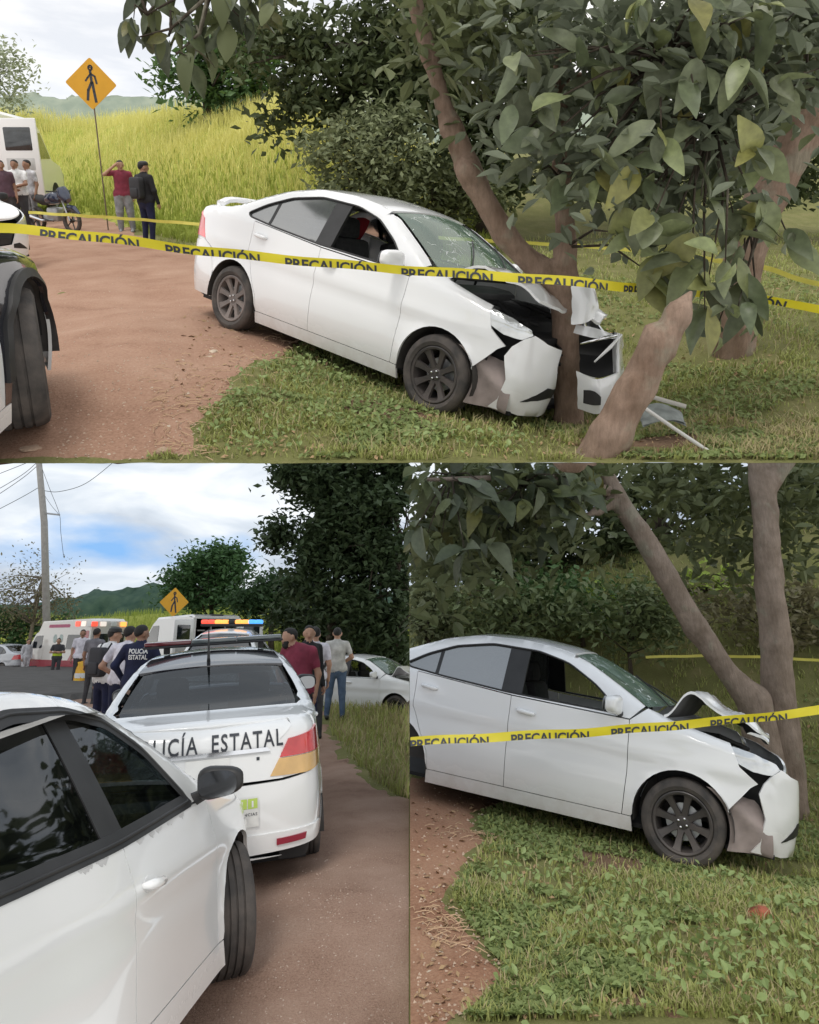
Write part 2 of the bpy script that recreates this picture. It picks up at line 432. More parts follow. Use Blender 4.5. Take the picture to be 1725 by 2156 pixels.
        bm = bmesh.new(); bm.from_mesh(me)
        # orient outwards
        cc = Vector((0, 0, .7)); sm_ = sum((f.normal.dot(f.calc_center_median() - cc) * f.calc_area() for f in bm.faces))
        if sm_ < 0: bmesh.ops.reverse_faces(bm, faces=bm.faces[:])
        bm.to_mesh(me); bm.free(); me.set_sharp_from_angle(angle=R(40))
        ob = link(name, me, parent or s.root)
        if label: ob['label'] = label
        return ob
    def ruled(s, name, s0, s1, mats=None, parent=None, nt=18, h=.06, dz=0., t0=-1, t1=1, th=.02, fn=None, edge=0.0, label=None):
        n = max(3, int(abs(s1 - s0) / h)); S = np.linspace(s0, s1, n); t = np.linspace(t0, t1, nt)
        E = s.P(np.stack([S, s.ztop(S) - .0005], 1))
        b = np.interp(S, *zip(*s.bul)); c = np.interp(S, *zip(*s.crn)); q = 1 - t ** 2
        yy = np.clip(np.abs(E[:, 1]) - edge, 0.0, None)
        G = np.stack([E[:, 0:1] + b[:, None] * q, yy[:, None] * t, E[:, 2:3] + c[:, None] * q * np.clip(yy / .5, 0, 1)[:, None] + dz], 2)
        mb = MB(); mb.grid(G)
        V = np.concatenate(mb.V); nb = len(V)
        ring = [i * nt for i in range(n)] + [(n - 1) * nt + j for j in range(1, nt)] + [i * nt + nt - 1 for i in range(n - 2, -1, -1)] + [j for j in range(nt - 2, 0, -1)]
        lowV = V[ring] - [0, 0, th]
        F = [[ring[i], ring[(i + 1) % len(ring)], nb + (i + 1) % len(ring), nb + i] for i in range(len(ring))]
        V = s.fin(np.vstack([V, lowV])); V = fn(V) if fn else V
        m2 = MB(); m2.add(V, [f for _, f in mb.F[4]] + F)
        o = m2.build(name, [mats or s.paint], parent or s.root, sm='auto')
        if label: o['label'] = label
        return o
    def decal(s, name, V2, F2, s0, z0, mats, parent, sc=1.0, off=.004, side=1):
        """flat print laid on the body: V2 (x, y) in metres from (s0, z0)"""
        V2 = np.asarray(V2)[:, :2] * sc; bm = bmesh.new(); vs = [bm.verts.new((v[0], v[1], 0)) for v in V2]
        for f_ in F2:
            try: bm.faces.new([vs[i] for i in f_])
            except ValueError: pass
        for ax, no in ((0, (1, 0, 0)), (1, (0, 1, 0))):
            lo_, hi_ = V2[:, ax].min(), V2[:, ax].max(); st_ = .05 if ax == 0 else .014
            for t in np.arange(lo_ + st_, hi_, st_): bmesh.ops.bisect_plane(bm, geom=bm.verts[:] + bm.edges[:] + bm.faces[:], plane_co=((t, 0, 0) if ax == 0 else (0, t, 0)), plane_no=no)
        bm.verts.index_update(); V2 = np.array([v.co[:2] for v in bm.verts]); F2 = [[v.index for v in f_.verts] for f_ in bm.faces]; bm.free()
        V = s.P(np.stack([s0 + V2[:, 0], z0 + V2[:, 1]], 1), -off)
        if side < 0: V *= [1, -1, 1]
        mb = MB(); mb.add(s.fin(V), F2); return mb.build(name, [mats], parent)
def text_mesh(txt, size=1.0, shear=0., bold=0., space=1.):
    cu = bpy.data.curves.new('t', 'FONT'); cu.body = txt; cu.size = size; cu.shear = shear; cu.offset = bold; cu.resolution_u = 3; cu.space_character = space
    ob = bpy.data.objects.new('t', cu); COL.objects.link(ob)
    dg = bpy.context.evaluated_depsgraph_get(); me = ob.evaluated_get(dg).to_mesh()
    V = np.array([v.co[:] for v in me.vertices]); F = [list(p.vertices) for p in me.polygons]
    ob.evaluated_get(dg).to_mesh_clear(); bpy.data.objects.remove(ob); bpy.data.curves.remove(cu)
    return V, F
def text_wide(V): return V[:, 0].max()

M_tyre = mat('tyre_rubber', (.035, .033, .032), .85, var=.3, vs=9, bump=.15, bs=60, col2=(.10, .085, .075))
M_trim = mat('black_trim', (.02, .02, .021), .5, var=.3)
M_dark = mat('dark_cavity', (.012, .012, .013), .8, var=.3)
M_liner = mat('wheel_liner', (.05, .046, .043), .8, var=.4)
M_chrome = mat('chrome', (.75, .76, .78), .12, 1.0, var=.05)
M_steel = mat('dull_steel', (.45, .46, .47), .4, .8, var=.2)
M_rim = mat('black_rim', (.045, .042, .042), .38, .3, var=.3, col2=(.10, .085, .078))
M_rimdust = mat('dusty_rim', (.13, .115, .11), .55, .2, var=.3, col2=(.24, .2, .18))
M_seat = mat('seat_cloth', (.03, .03, .032), .85, var=.3, vs=30)
M_white = paint('white_paint', (.80, .81, .82))
M_clean = paint('clean_white_paint', (.78, .79, .79), dirt=.25, zd=.3)
M_black = paint('black_paint', (.010, .011, .018), dirt=.06, dust=(.25, .2, .16), rough=.15)
M_silver = paint('silver_paint', (.42, .44, .47), dirt=.4, coat=.7)
M_lamp = mat('headlight_lens', (.62, .64, .65), .12, .45, var=.28, vs=5, coat=1)
M_red = mat('red_lens', (.55, .03, .035), .15, var=.25, coat=1)
M_redpale = mat('faded_red_lens', (.75, .12, .13), .2, var=.25, coat=1)
M_amber = mat('amber_lens', (.62, .38, .13), .2, var=.15, coat=1)
M_plate = mat('number_plate', (.75, .75, .73), .5, var=.06)
M_ink = mat('dark_lettering', (.035, .04, .05), .6, var=.1)
G_tint = glass('tinted_glass', (.10, .12, .125), .16)
G_clear = glass('clear_glass', (.72, .8, .77), .08)
G_shield = glass('cracked_windshield', (.42, .62, .52), .13, rough=.07, opaque=.40, base=(.27, .40, .30), crack=1.0)
G_grey = glass('grey_film_glass', (.05, .055, .06), .30, rough=.12, opaque=.55, base=(.16, .175, .18))
G_dark = glass('dark_film_glass', (.10, .12, .13), .10, rough=.03, opaque=.10)
M_mirror = mat('mirror_glass', (.25, .26, .27), .08, 1.0, var=.05)

def wheel(parent, x, y, r, w=.19, out=1, rim=None, steer=0., grooves=True, spokes=8, z=None, rr=.205):
    """wheel > tyre, rim (axis along y, outer face towards out)"""
    M = Matrix.Translation((x, y, r if z is None else z)) @ Matrix.Rotation(steer, 4, 'Z')
    if out < 0: M = M @ Matrix.Rotation(math.pi, 4, 'Z')
    hub = MB(); hub.lathe([(.0, -.03), (.13, -.03), (.135, -.01), (.0, -.01)], 24); hub.lathe([(.055, -.03), (.055, .05), (0, .05)], 16)
    h = hub.build('wheel', [M_steel], parent, M)
    t = MB(); e = w / 2
    pr = [(rr + .005, e * .55), (rr + .02, e * .92), (r - .055, e * 1.06), (r - .022, e * .98), (r - .006, e * .80)]
    if grooves:
        for c in (.48, .16, -.16, -.48):
            pr += [(r, e * (c + .13)), (r, e * (c + .045)), (r - .009, e * (c + .035)), (r - .009, e * (c - .035)), (r, e * (c - .045))]
    else: pr += [(r, e * .5), (r, -e * .5)]
    pr += [(r, -e * .62), (r - .006, -e * .80), (r - .022, -e * .98), (r - .055, -e * 1.06), (rr + .02, -e * .92), (rr + .005, -e * .55)]
    t.lathe(pr, 44); t.build('tyre', [M_tyre], h, sm='auto')
    m = MB()
    m.lathe([(rr + .012, e * .86), (rr + .004, e * .90), (rr - .012, e * .86), (rr - .022, e * .5), (rr - .03, -e * .8), (rr - .03, -e * .9)], 40)
    m.lathe([(.052, e * .52), (.045, e * .60), (.02, e * .63), (0, e * .63)], 20)
    m.lathe([(.052, e * .52), (.06, e * .2)], 20)
    for i in range(spokes):
        a = 2 * math.pi * (i + .25) / spokes; ca, sa = math.cos(a), math.sin(a); V = []
        for q, wd, yy in ((.035, .026, e * .56), (.10, .019, e * .60), (rr - .04, .024, e * .72), (rr - .008, .036, e * .82)):
            for sgn in (-1, 1):
                for dy in (0, -.022): V.append((ca * q - sa * wd * sgn * (1 if dy == 0 else 1.25), yy + dy, sa * q + ca * wd * sgn * (1 if dy == 0 else 1.25)))
        F = []
        for k in range(3):
            b = 4 * k; F += [[b, b + 4, b + 6, b + 2], [b, b + 1, b + 5, b + 4], [b + 2, b + 6, b + 7, b + 3], [b + 1, b + 3, b + 7, b + 5]]
        m.add(V, F)
    ri = m.build('rim', [rim or M_rim], h, sm='auto')
    for i in range(4):
        a = 2 * math.pi * i / 4 + .4; nb = MB(); nb.lathe([(.009, 0), (.009, .014), (0, .016)], 6, c=(.034 * math.cos(a), e * .60, .034 * math.sin(a)))
        nb.build('lug_nut', [M_chrome], h)
    return h

def sedan(root, spec, pm, rim=None, glassm=None, windows=None, steer=0., front=True, rear=True, sides=(1, -1), interior=True, rim_r=None, door_split=None, roofm=None, wz=None, wheels=('fr', 'fl', 'rr', 'rl'), sill=True, hood=True, mirror=None, skip=(), dlo=None, framem=None, wy=.745, handles=True, wrr=.205, tw=.19):
    c = Car(root=root, paint=pm, **spec); fa, ra, ar, wr = c.fa, c.ra, c.ar, c.wr
    B = c.bz; ds = door_split if door_split is not None else -.27
    ZS = .285
    fr_x = fa - ar - .085
    rdx = ra + ar
    gm = glassm or G_tint
    dlo = dlo or [(.66, B(.66) + .025), (.42, 1.20), (.16, 1.325), (-.15, 1.385), (-.6, 1.395), (-.98, 1.33), (-1.25, 1.215), (-1.42, 1.105), (-1.35, B(-1.35) + .02), (-.9, B(-.9) + .015), (-.3, B(-.3) + .015)]
    DL = fillet(dlo, .05, 3)
    rear_edge = [(rdx + .02, ZS), (rdx + .0, .44), (rdx - .085, .60), (rdx - .185, .80), (rdx - .19, B(rdx - .19))]
    c.DL = DL
    for sd in sides:
        def pn(name, poly, **k): return c.panel(name, poly, side=sd, **k)
        def on(n): return (n, sd) not in skip and n not in skip
        if sill: pn('sill', [(rdx + .0, .17), (fa - ar - .0, .17), (fa - ar - .01, ZS), (rdx + .01, ZS)], ins=.0)
        if on('front_door'):
            d = pn('door', [(fr_x, ZS), (fr_x + .03, .6), (fr_x + .03, B(fr_x)), (ds, B(ds)), (ds, ZS)]); c.fdoor = d
            if handles: c.handle(d, ds + .15, B(ds) - c.hz, sd)
        if on('rear_door'):
            d = pn('door', [(ds, ZS), (ds, B(ds))] + rear_edge[::-1]); c.rdoor = d
            if handles: c.handle(d, rdx - .045, B(rdx) - .105, sd)
        if on('fender') and front:
            arcF = arc(fa, wr, ar, 22, 182, 18)
            pn('fender', [(fr_x, ZS), (fr_x + .03, .6), (fr_x + .03, B(fr_x)), (1.0, c.ztop(1.0) - .004), (1.2, c.ztop(1.2)), (1.45, c.ztop(1.45)), (1.66, c.ztop(1.66)), (1.72, .80), (1.86, .69), (1.80, .655), (fa + ar * .90, wr + ar * .42)] + arcF + [(fa - ar - .012, ZS)], h=.05)
        if on('frame'):
            ts = [.98, .9, .75, .6, .45, .3, .15, 0, -.2, -.4, -.6, -.8, -1.0, -1.15, -1.3, -1.45, -1.6, -1.8, -1.95]
            tail = [(-1.98, 1.0), (-1.93, .88), (-1.88, .80), (-1.74, .74), (ra - ar * .93, wr + ar * .55)] if rear else []
            low = arc(ra, wr, ar, 150, 4, 16) if rear else [(-1.9, 1.0)]
            outer = [(fr_x + .03, B(fr_x) + .004), (.98, c.ztop(.98) - .005)] + [(t, c.ztop(t)) for t in ts[1:]] + tail + low + rear_edge + [(ds, B(ds) + .004)]
            pn('side_frame', outer, holes=[DL], h=.055, mats=framem)
        # side panes
        if on('window'):
            wsp = windows or {}
            x0 = ds - .09; x1 = ds + .07; xq = wsp.get('quarter', -1.06)
            def cut(a, b, q):
                from_ = [p for p in dense(DL, .03)]
                pts = clip_x(clip_x(from_, a, 1), b, -1)
                return pts
            for nm, a, b, key in (('window', x1, 9, 'front'), ('window', xq + .012, x0, 'rear'), ('quarter_window', -9, xq - .012, 'q')):
                if wsp.get(key, gm) is None: continue
                pts = cut(a, b, None)
                if len(pts) > 3: pn(nm, pts, mats=wsp.get(key, gm), gap=-.004, ins=.012, thick=.004, parent=None)
            pn('door_pillar', clip_x(clip_x(dense(DL, .03), x0 - .01, 1), x1 + .01, -1), mats=M_trim, gap=-.006, ins=.006, thick=.03)
            pn('door_pillar', clip_x(clip_x(dense(DL, .03), xq - .013, 1), xq + .013, -1), mats=M_trim, gap=-.004, ins=.009, thick=.02)
            # rubber seal round the side glass
            q = dense(DL, .04); q3 = np.vstack([c.P(q, -.001), c.P(q[:1], -.001)]) * [1, 1 if sd > 0 else -1, 1]
            MB().tube(c.fin(q3), .009, 5, cap=False).build('window_seal', [M_trim], root, sm=True)
        if mirror is not None and on('mirror'): c.mirror(sd, mirror)
        # inner shell that shows black in the shut lines, and the wheel housings
        nz_ = c.shell_nose
        shell = [(ra - ar, .19)] + arc(ra, wr, ar + .005, 175, 5, 10) + arc(fa, wr, ar + .005, 175, 5, 10) + [(nz_, .22), (nz_, .60), (1.6, .70), (1.0, .84), (-1.9, .86), (c.sr + .5, .6), (c.sr + .5, .25)]
        pn('inner_shell', shell, mats=M_dark, ins=.05, gap=0, thick=.01, h=.14)
        for a in ([fa] if front else []) + ([ra] if rear else []):
            g = np.array([[(a + (ar + .004) * math.cos(t), -yy * (1 if sd > 0 else -1), wr + (ar + .004) * math.sin(t)) for yy in (.835, .55)] for t in np.linspace(-.15, math.pi + .15, 20)])
            mb = MB(); mb.grid(g); mb.prism([(a + ar * math.cos(t), wr + ar * math.sin(t)) for t in np.linspace(0, math.pi, 12)], -.53 * sd, -.55 * sd); V = mb
            mb.V = [c.fin(v) for v in mb.V]; mb.build('wheel_liner', [M_liner], root, sm='auto')
        for key, ax in (('f', fa), ('r', ra)):
            if key + ('r' if sd > 0 else 'l') in wheels:
                wheel(root, ax, -wy * sd, wr, w=tw, out=-1 if sd > 0 else 1, rim=(rim_r if key == 'r' and rim_r else rim), steer=steer if key == 'f' else 0, z=(wz or {}).get(key), rr=wrr)
    # top panels
    if roofm != 0: c.ruled('roof', .30, -.98, mats=roofm, edge=.0)
    if 'windshield' not in skip: c.ruled('windshield', .985, .315, mats=(windows or {}).get('shield', G_clear), edge=.055, dz=-.006, th=.004)
    if rear:
        c.ruled('rear_window', -.995, -1.66, mats=(windows or {}).get('back', gm), edge=.05, dz=-.006, th=.004)
        c.ruled('trunk_lid', -1.675, c.sr, edge=0.)
    if front and hood: c.ruled('hood', 1.03, c.sf - .02, edge=.0)
    fl = MB(); fl.box((0, 0, .20), (3.9, 1.35, .03)); fl.build('underbody', [M_dark], root)
    if interior: c.cabin()
    return c
def clip_x(poly, x, keep):
    out = []; p = [np.asarray(q) for q in poly]
    for i in range(len(p)):
        a, b = p[i], p[(i + 1) % len(p)]; ia = (a[0] - x) * keep >= 0; ib = (b[0] - x) * keep >= 0
        if ia: out.append(a)
        if ia != ib: out.append(a + (b - a) * (x - a[0]) / (b[0] - a[0]))
    return out
def _handle(c, parent, s0, z0, sd):
    mb = MB(); k = 1 if sd > 0 else -1
    p = c.P([[s0 - .085, z0 + .008], [s0 - .06, z0 + .006], [s0, z0], [s0 + .06, z0 - .006], [s0 + .085, z0 - .008]])
    o = np.array([.0, -.028, -.034, -.028, .0]) ; p[:, 1] += o; p *= [1, k, 1]
    mb.tube(c.fin(p), [.010, .019, .020, .019, .010], 8)
    h = mb.build('handle', [c.paint], parent, sm=True)
    q = np.array([[s0 + .075 * math.cos(t), z0 + .03 * math.sin(t)] for t in np.linspace(0, 2 * math.pi, 16, endpoint=False)])
    c.panel('handle_recess', q, mats=c.paint, parent=parent, gap=0, ins=-.0015, thick=.002, h=.03, side=sd)
Car.handle = _handle
def _mirror(c, sd, m):
    k = 1 if sd > 0 else -1; x, z = m.get('at', (.70, 1.0)); L = m.get('len', .22)
    base = c.P([[x, z - .03]])[0]; y0 = abs(base[1])
    V = []; bm = bmesh.new(); bmesh.ops.create_cube(bm, size=1); bmesh.ops.bevel(bm, geom=bm.edges[:], offset=.36, segments=5, profile=.55, affect='EDGES')
    for v in bm.verts:
        q = v.co; t = q.y + .5
        v.co = Vector((x + .02 + q.x * .13 * (1 - .25 * t) - .03 * t, -(y0 + .03 + t * L) * k, z + .045 + q.z * (.175 - .055 * t) + .008 * t))
    bm.verts.index_update(); mb = MB(); mb.add(c.fin(np.array([v.co[:] for v in bm.verts])), [[v.index for v in f.verts] for f in bm.faces]); bm.free()
    o = mb.build('mirror', [m.get('mat', c.paint)], c.root, sm='auto')
    st = MB(); st.tube(c.fin(np.array([(x + .05, -(y0 - .02) * k, z - .035), (x + .03, -(y0 + .06) * k, z - .005), (x + .02, -(y0 + .12) * k, z + .0)])), [.035, .028, .03], 8, flat=.6)
    st.build('mirror_foot', [M_trim], o, sm='auto')
    gl = MB(); n = 18
    q = [(-(y0 + .03 + L * (.5 + .42 * math.copysign(abs(math.cos(t)) ** .7, math.cos(t)))) * k, z + .045 + .062 * math.copysign(abs(math.sin(t)) ** .7, math.sin(t))) for t in np.linspace(0, 2 * math.pi, n, endpoint=False)]
    gl.prism(q, x - .062, x - .0655, axis='x'); gl.V = [c.fin(v) for v in gl.V]
    gl.build('mirror_glass', [M_mirror], o)
Car.mirror = _mirror
def _cabin(c):
    def rb(nm, ce, d, rot=None, m=M_seat, b=.05):
        mb = MB(); mb.box(ce, d, rot, bev=b); mb.build(nm, [m], c.root, sm='auto')
    for y in (-.36, .36):
        rb('seat', (.08, y, .52), (.52, .5, .16))
        rb('seat', (-.24, y, .83), (.14, .47, .62), Matrix.Rotation(R(-14), 3, 'Y'))
        rb('headrest', (-.35, y, 1.22), (.11, .28, .20), Matrix.Rotation(R(-10), 3, 'Y'), b=.05)
    rb('rear_bench', (-.85, 0, .52), (.5, 1.2, .18)); rb('rear_bench', (-1.18, 0, .82), (.16, 1.2, .58), Matrix.Rotation(R(-20), 3, 'Y'))
    rb('dashboard', (.82, 0, .82), (.36, 1.36, .26), m=M_trim, b=.08)
    mb = MB(); t = np.linspace(0, 2 * math.pi, 25); mb.tube(np.stack([.56 + .06 * np.sin(t), .36 + .18 * np.cos(t), .90 + .17 * np.sin(t)], 1), .014, 6, cap=False); mb.build('steering_wheel', [M_trim], c.root, sm=True)
    mb = MB(); mb.grid(np.array([[(x, y, 1.43 if abs(x) < .5 else 1.36) for y in np.linspace(-.5, .5, 4)] for x in (.2, -.3, -.9)])); mb.build('headliner', [mat('headliner', (.35, .35, .34), .9)], c.root)
Car.cabin = _cabin
def fit_pose(fr, mp3, px, yaw, start, scale=True, wts=None, reg=None, iters=60):
    """place a rigid object so that its known points lie on their sight lines; returns a world matrix"""
    mp3 = np.asarray(mp3, float); px = np.asarray(px, float); w = np.ones(len(px)) if wts is None else np.asarray(wts, float)
    p0 = np.array([start[0], start[1], start[2], yaw, 0, 0, 0.0]); p = p0.copy()
    rg = np.array([0, 0, 0, .0, 30, 30, 60 if scale else 1e5]) if reg is None else np.asarray(reg, float)
    def rot(a, b, g):
        ca, sa, cb, sb, cg, sg = math.cos(a), math.sin(a), math.cos(b), math.sin(b), math.cos(g), math.sin(g)
        return np.array([[ca, -sa, 0], [sa, ca, 0], [0, 0, 1]]) @ np.array([[cb, 0, sb], [0, 1, 0], [-sb, 0, cb]]) @ np.array([[1, 0, 0], [0, cg, -sg], [0, sg, cg]])
    def res(p):
        W = fr.R @ ((rot(*p[3:6]) * math.exp(p[6])) @ mp3.T + p[:3, None])
        u = CX + FPX * W[0] / W[1]; v = CY - FPX * W[2] / W[1]
        return np.concatenate([(u - px[:, 0]) * w, (v - px[:, 1]) * w, rg * (p - p0)])
    lam = 1.0; r = res(p)
    for _ in range(iters):
        J = np.stack([(res(p + np.eye(7)[i] * 1e-5) - r) / 1e-5 for i in range(7)], 1)
        d = -np.linalg.solve(J.T @ J + lam * np.diag(np.diag(J.T @ J) + 1e-6), J.T @ r)
        r2 = res(p + d)
        if r2 @ r2 < r @ r: p, r, lam = p + d, r2, lam * .4
        else: lam *= 4
    M = np.eye(4); M[:3, :3] = fr.R @ rot(*p[3:6]) * math.exp(p[6]); M[:3, 3] = fr.R @ p[:3]
    fit_pose.info = (p, res(p)[:2 * len(px)].reshape(2, -1).T)
    return Matrix(M.tolist())
COMPACT = dict(
    top=[('f', .80), (2.25, .83), (1.9, .905), (1.5, .99), (1.2, 1.05), (1.08, 1.075), (.98, 1.125), (.72, 1.27), (.42, 1.425), (.22, 1.485), (-.15, 1.525), (-.6, 1.515), (-.95, 1.44), (-1.25, 1.32), (-1.5, 1.215), (-1.7, 1.165), (-2.05, 1.14), ('r', 1.10)],
    belt=[(1.0, 1.0), (-.2, 1.035), (-1.35, 1.125)], cab=(1.08, -1.65), tum=.44,
    bulge=[('f', 0), (2.25, .05), (1.08, .15), (.4, .06), (-.2, 0), (-.9, -.04), (-1.6, -.10), (-2.1, -.05), ('r', 0)],
    crown=[('f', 0), (2.2, .02), (1.5, .05), (1.08, .02), (.4, .035), (-.2, .04), (-.9, .03), (-1.6, .01), (-2.1, .015), ('r', 0)], line=.80, ar=.375)
COMPACT_DLO = [(.80, 1.035), (.55, 1.235), (.29, 1.375), (0, 1.44), (-.45, 1.45), (-.80, 1.385), (-1.07, 1.275), (-1.26, 1.165), (-1.21, 1.135), (-.85, 1.10), (-.2, 1.055)]
# ------------------------------------------------------------------ terrain
def vnoise(x, y, s, seed=0, oct=3):
    out = 0; a = 1.0
    for o in range(oct):
        X, Y = np.asarray(x) / s, np.asarray(y) / s; xi, yi = np.floor(X).astype(np.int64), np.floor(Y).astype(np.int64); fx, fy = X - xi, Y - yi
        fx, fy = fx * fx * (3 - 2 * fx), fy * fy * (3 - 2 * fy)
        def h(i, j):
            n = (i * 374761393 + j * 668265263 + (seed + o) * 1442695041) & 0x7fffffff
            n = ((n ^ (n >> 13)) * 1274126177) & 0x7fffffff
            return (n & 0xffff) / 65535.0 * 2 - 1
        out = out + a * ((h(xi, yi) * (1 - fx) + h(xi + 1, yi) * fx) * (1 - fy) + (h(xi, yi + 1) * (1 - fx) + h(xi + 1, yi + 1) * fx) * fy)
        a *= .5; s = s / 2.03
    return out
MA = Matrix(); MC = Matrix()
# where the wrecked car stands in each place (solved from its hubs, pane corners, lamps)
_c0 = Car(root=None, paint=None, **COMPACT)
def _S(*a): return _c0.P([a])[0]
FEAT = {'rhub': (-1.3, -.84, .318), 'fhub': (1.3, -.84, .318), 'dlof': _S(.80, 1.04), 'dlor': _S(-1.26, 1.165), 'bp': _S(-.17, 1.035), 'ap': _S(.42, _c0.ztop(.42)), 'wsb': _S(1.06, _c0.ztop(1.06)), 'hl': _S(1.58, .90), 'tl': _S(_c0.sr + .55, .98), 'bc': _S(2.1, .2), 'sillr': _S(-.92, .18), 'rbc': _S(-1.95, .3), 'fh': _S(-.02, .92), 'rh': _S(-.95, .96), 'seamf': _S(.87, .6), 'seamr': _S(-.17, .30)}
_A = {'rhub': (484, 638), 'fhub': (912, 806), 'dlof': (853, 544), 'dlor': (554, 440), 'bp': (694, 525), 'ap': (841, 458), 'wsb': (904, 562), 'hl': (1007, 664), 'tl': (423, 478), 'sillr': (549, 679), 'rbc': (398, 580)}
MA = fit_pose(FA, [FEAT[k] for k in _A], list(_A.values()), R(-40), (-.2, 6.8, -1.8), reg=[0, 0, 0, 30, 100, 100, 60])
_C = {'fhub': (1426, 1740), 'dlof': (1329, 1510), 'dlor': (879, 1377), 'bp': (1086, 1462), 'ap': (1254, 1380), 'wsb': (1387, 1503), 'hl': (1508, 1574), 'bc': (1650, 1796), 'fh': (1109, 1522), 'rh': (879, 1477), 'seamf': (1319, 1613), 'seamr': (1034, 1648)}
MC = fit_pose(FB, [FEAT[k] for k in _C], list(_C.values()), R(-30), (1.3, 7.8, -1.6), reg=[0, 0, 0, 60, 100, 100, 60])
def plane_of(fr, M):
    L = np.array(fr.M.inverted() @ M); o = L[:3, 3]; n = L[:3, 2] / np.linalg.norm(L[:3, 2]); return o, n
PA, PC = plane_of(FA, MA), plane_of(FB, MC)
def on_plane(P, x, y): o, n = P; return o[2] - ((x - o[0]) * n[0] + (y - o[1]) * n[1]) / n[2]
_fx = [-40, -14.4, -8.5, -5.6, -3.5, 0, 3, 10, 40]; _fy = [36, 29, 21.5, 18.2, 15.5, 15.0, 17, 20, 24]
def hA(x, y):
    x, y = np.asarray(x, float), np.asarray(y, float)
    b = -1.75 + .025 * vnoise(x, y, .9, 1) + .012 * vnoise(x, y, .25, 5, 2)
    w = np.exp(-(((x + .35) / 2.7) ** 4 + ((y - 7.0) / 2.1) ** 4))
    z = b * (1 - w) + (on_plane(PA, x, y) + .012 * vnoise(x, y, .3, 5, 2)) * w
    for c0 in (-1.3, -3.1): z = z - .04 * np.exp(-((x + .42 * (y - 5) - c0) / .22) ** 2) * smooth(-.2, -1.2, x)
    z = z + .02 * np.abs(vnoise(x, y, .5, 8)) * smooth(-.3, -1.2, x)
    f = np.interp(x, _fx, _fy); H = np.interp(x, [-40, -20, -12, -3, 1, 5, 40], [3.6, 3.4, 3.1, 2.9, 1.4, 1.2, 2.0])
    k = smooth(0, 9.0, y - f)
    z = z + H * (.65 * k + .35 * smooth(0, 5, y - f)) * (1 + .10 * vnoise(x, y, 3.0, 9)) + .03 * np.clip(y - f - 9, 0, 40)
    # the hole with dark wet soil beside the broken stem
    return z
def lipA(x_over_y):
    ys = np.linspace(3.4, 6.5, 1500); g = np.tan(R(17.25) + math.atan(140 / FPX)); out = []
    for k in np.atleast_1d(x_over_y):
        d = hA(k * ys, ys) + ys * g / 1.0
        i = np.argmax(d > 0); out.append(ys[i])
    return np.array(out)
def hB(x, y):                                          # the road side (left of the middle)
    x, y = np.asarray(x, float), np.asarray(y, float)
    z = -1.65 - .25 * smooth(5.6, 4.3, y) - .42 * smooth(22, 38, y) * smooth(-3, -6, x) + .015 * vnoise(x, y, .8, 21) + .05 * smooth(-1.6, -.6, x) * smooth(16, 10, y)
    f = np.interp(x, [-60, -16, -9, -5.5, -3.2, -2.2, 0, 2], [48, 44, 38, 31, 27, 26, 26, 26])
    H = np.interp(x, [-60, -16, -9, -4.8, -2.6, 0], [2.6, 2.9, 3.3, 2.9, 2.2, 2.2])
    for c0 in (-1.05, -2.75): z = z - .035 * np.exp(-((x - c0 - .12 * np.sin(y * .35)) / .20) ** 2)   # wheel ruts
    return z + H * smooth(0, 7, y - f) * (1 + .1 * vnoise(x, y, 3, 33))
def hC(x, y):                                          # the wreck seen closer (right of the middle)
    x, y = np.asarray(x, float), np.asarray(y, float)
    b = -1.65 + .03 * vnoise(x, y, .7, 41) + .012 * vnoise(x, y, .22, 45, 2)
    w = np.exp(-(((x - 1.4) / 3.2) ** 4 + ((y - 7.9) / 2.4) ** 4))
    z = b * (1 - w) + on_plane(PC, x, y) * w
    k = smooth(10.6, 16, y + .25 * x)
    return z + (2.35 + .2 * np.clip(x, 0, 8)) * k * (1 + .1 * vnoise(x, y, 2, 47))

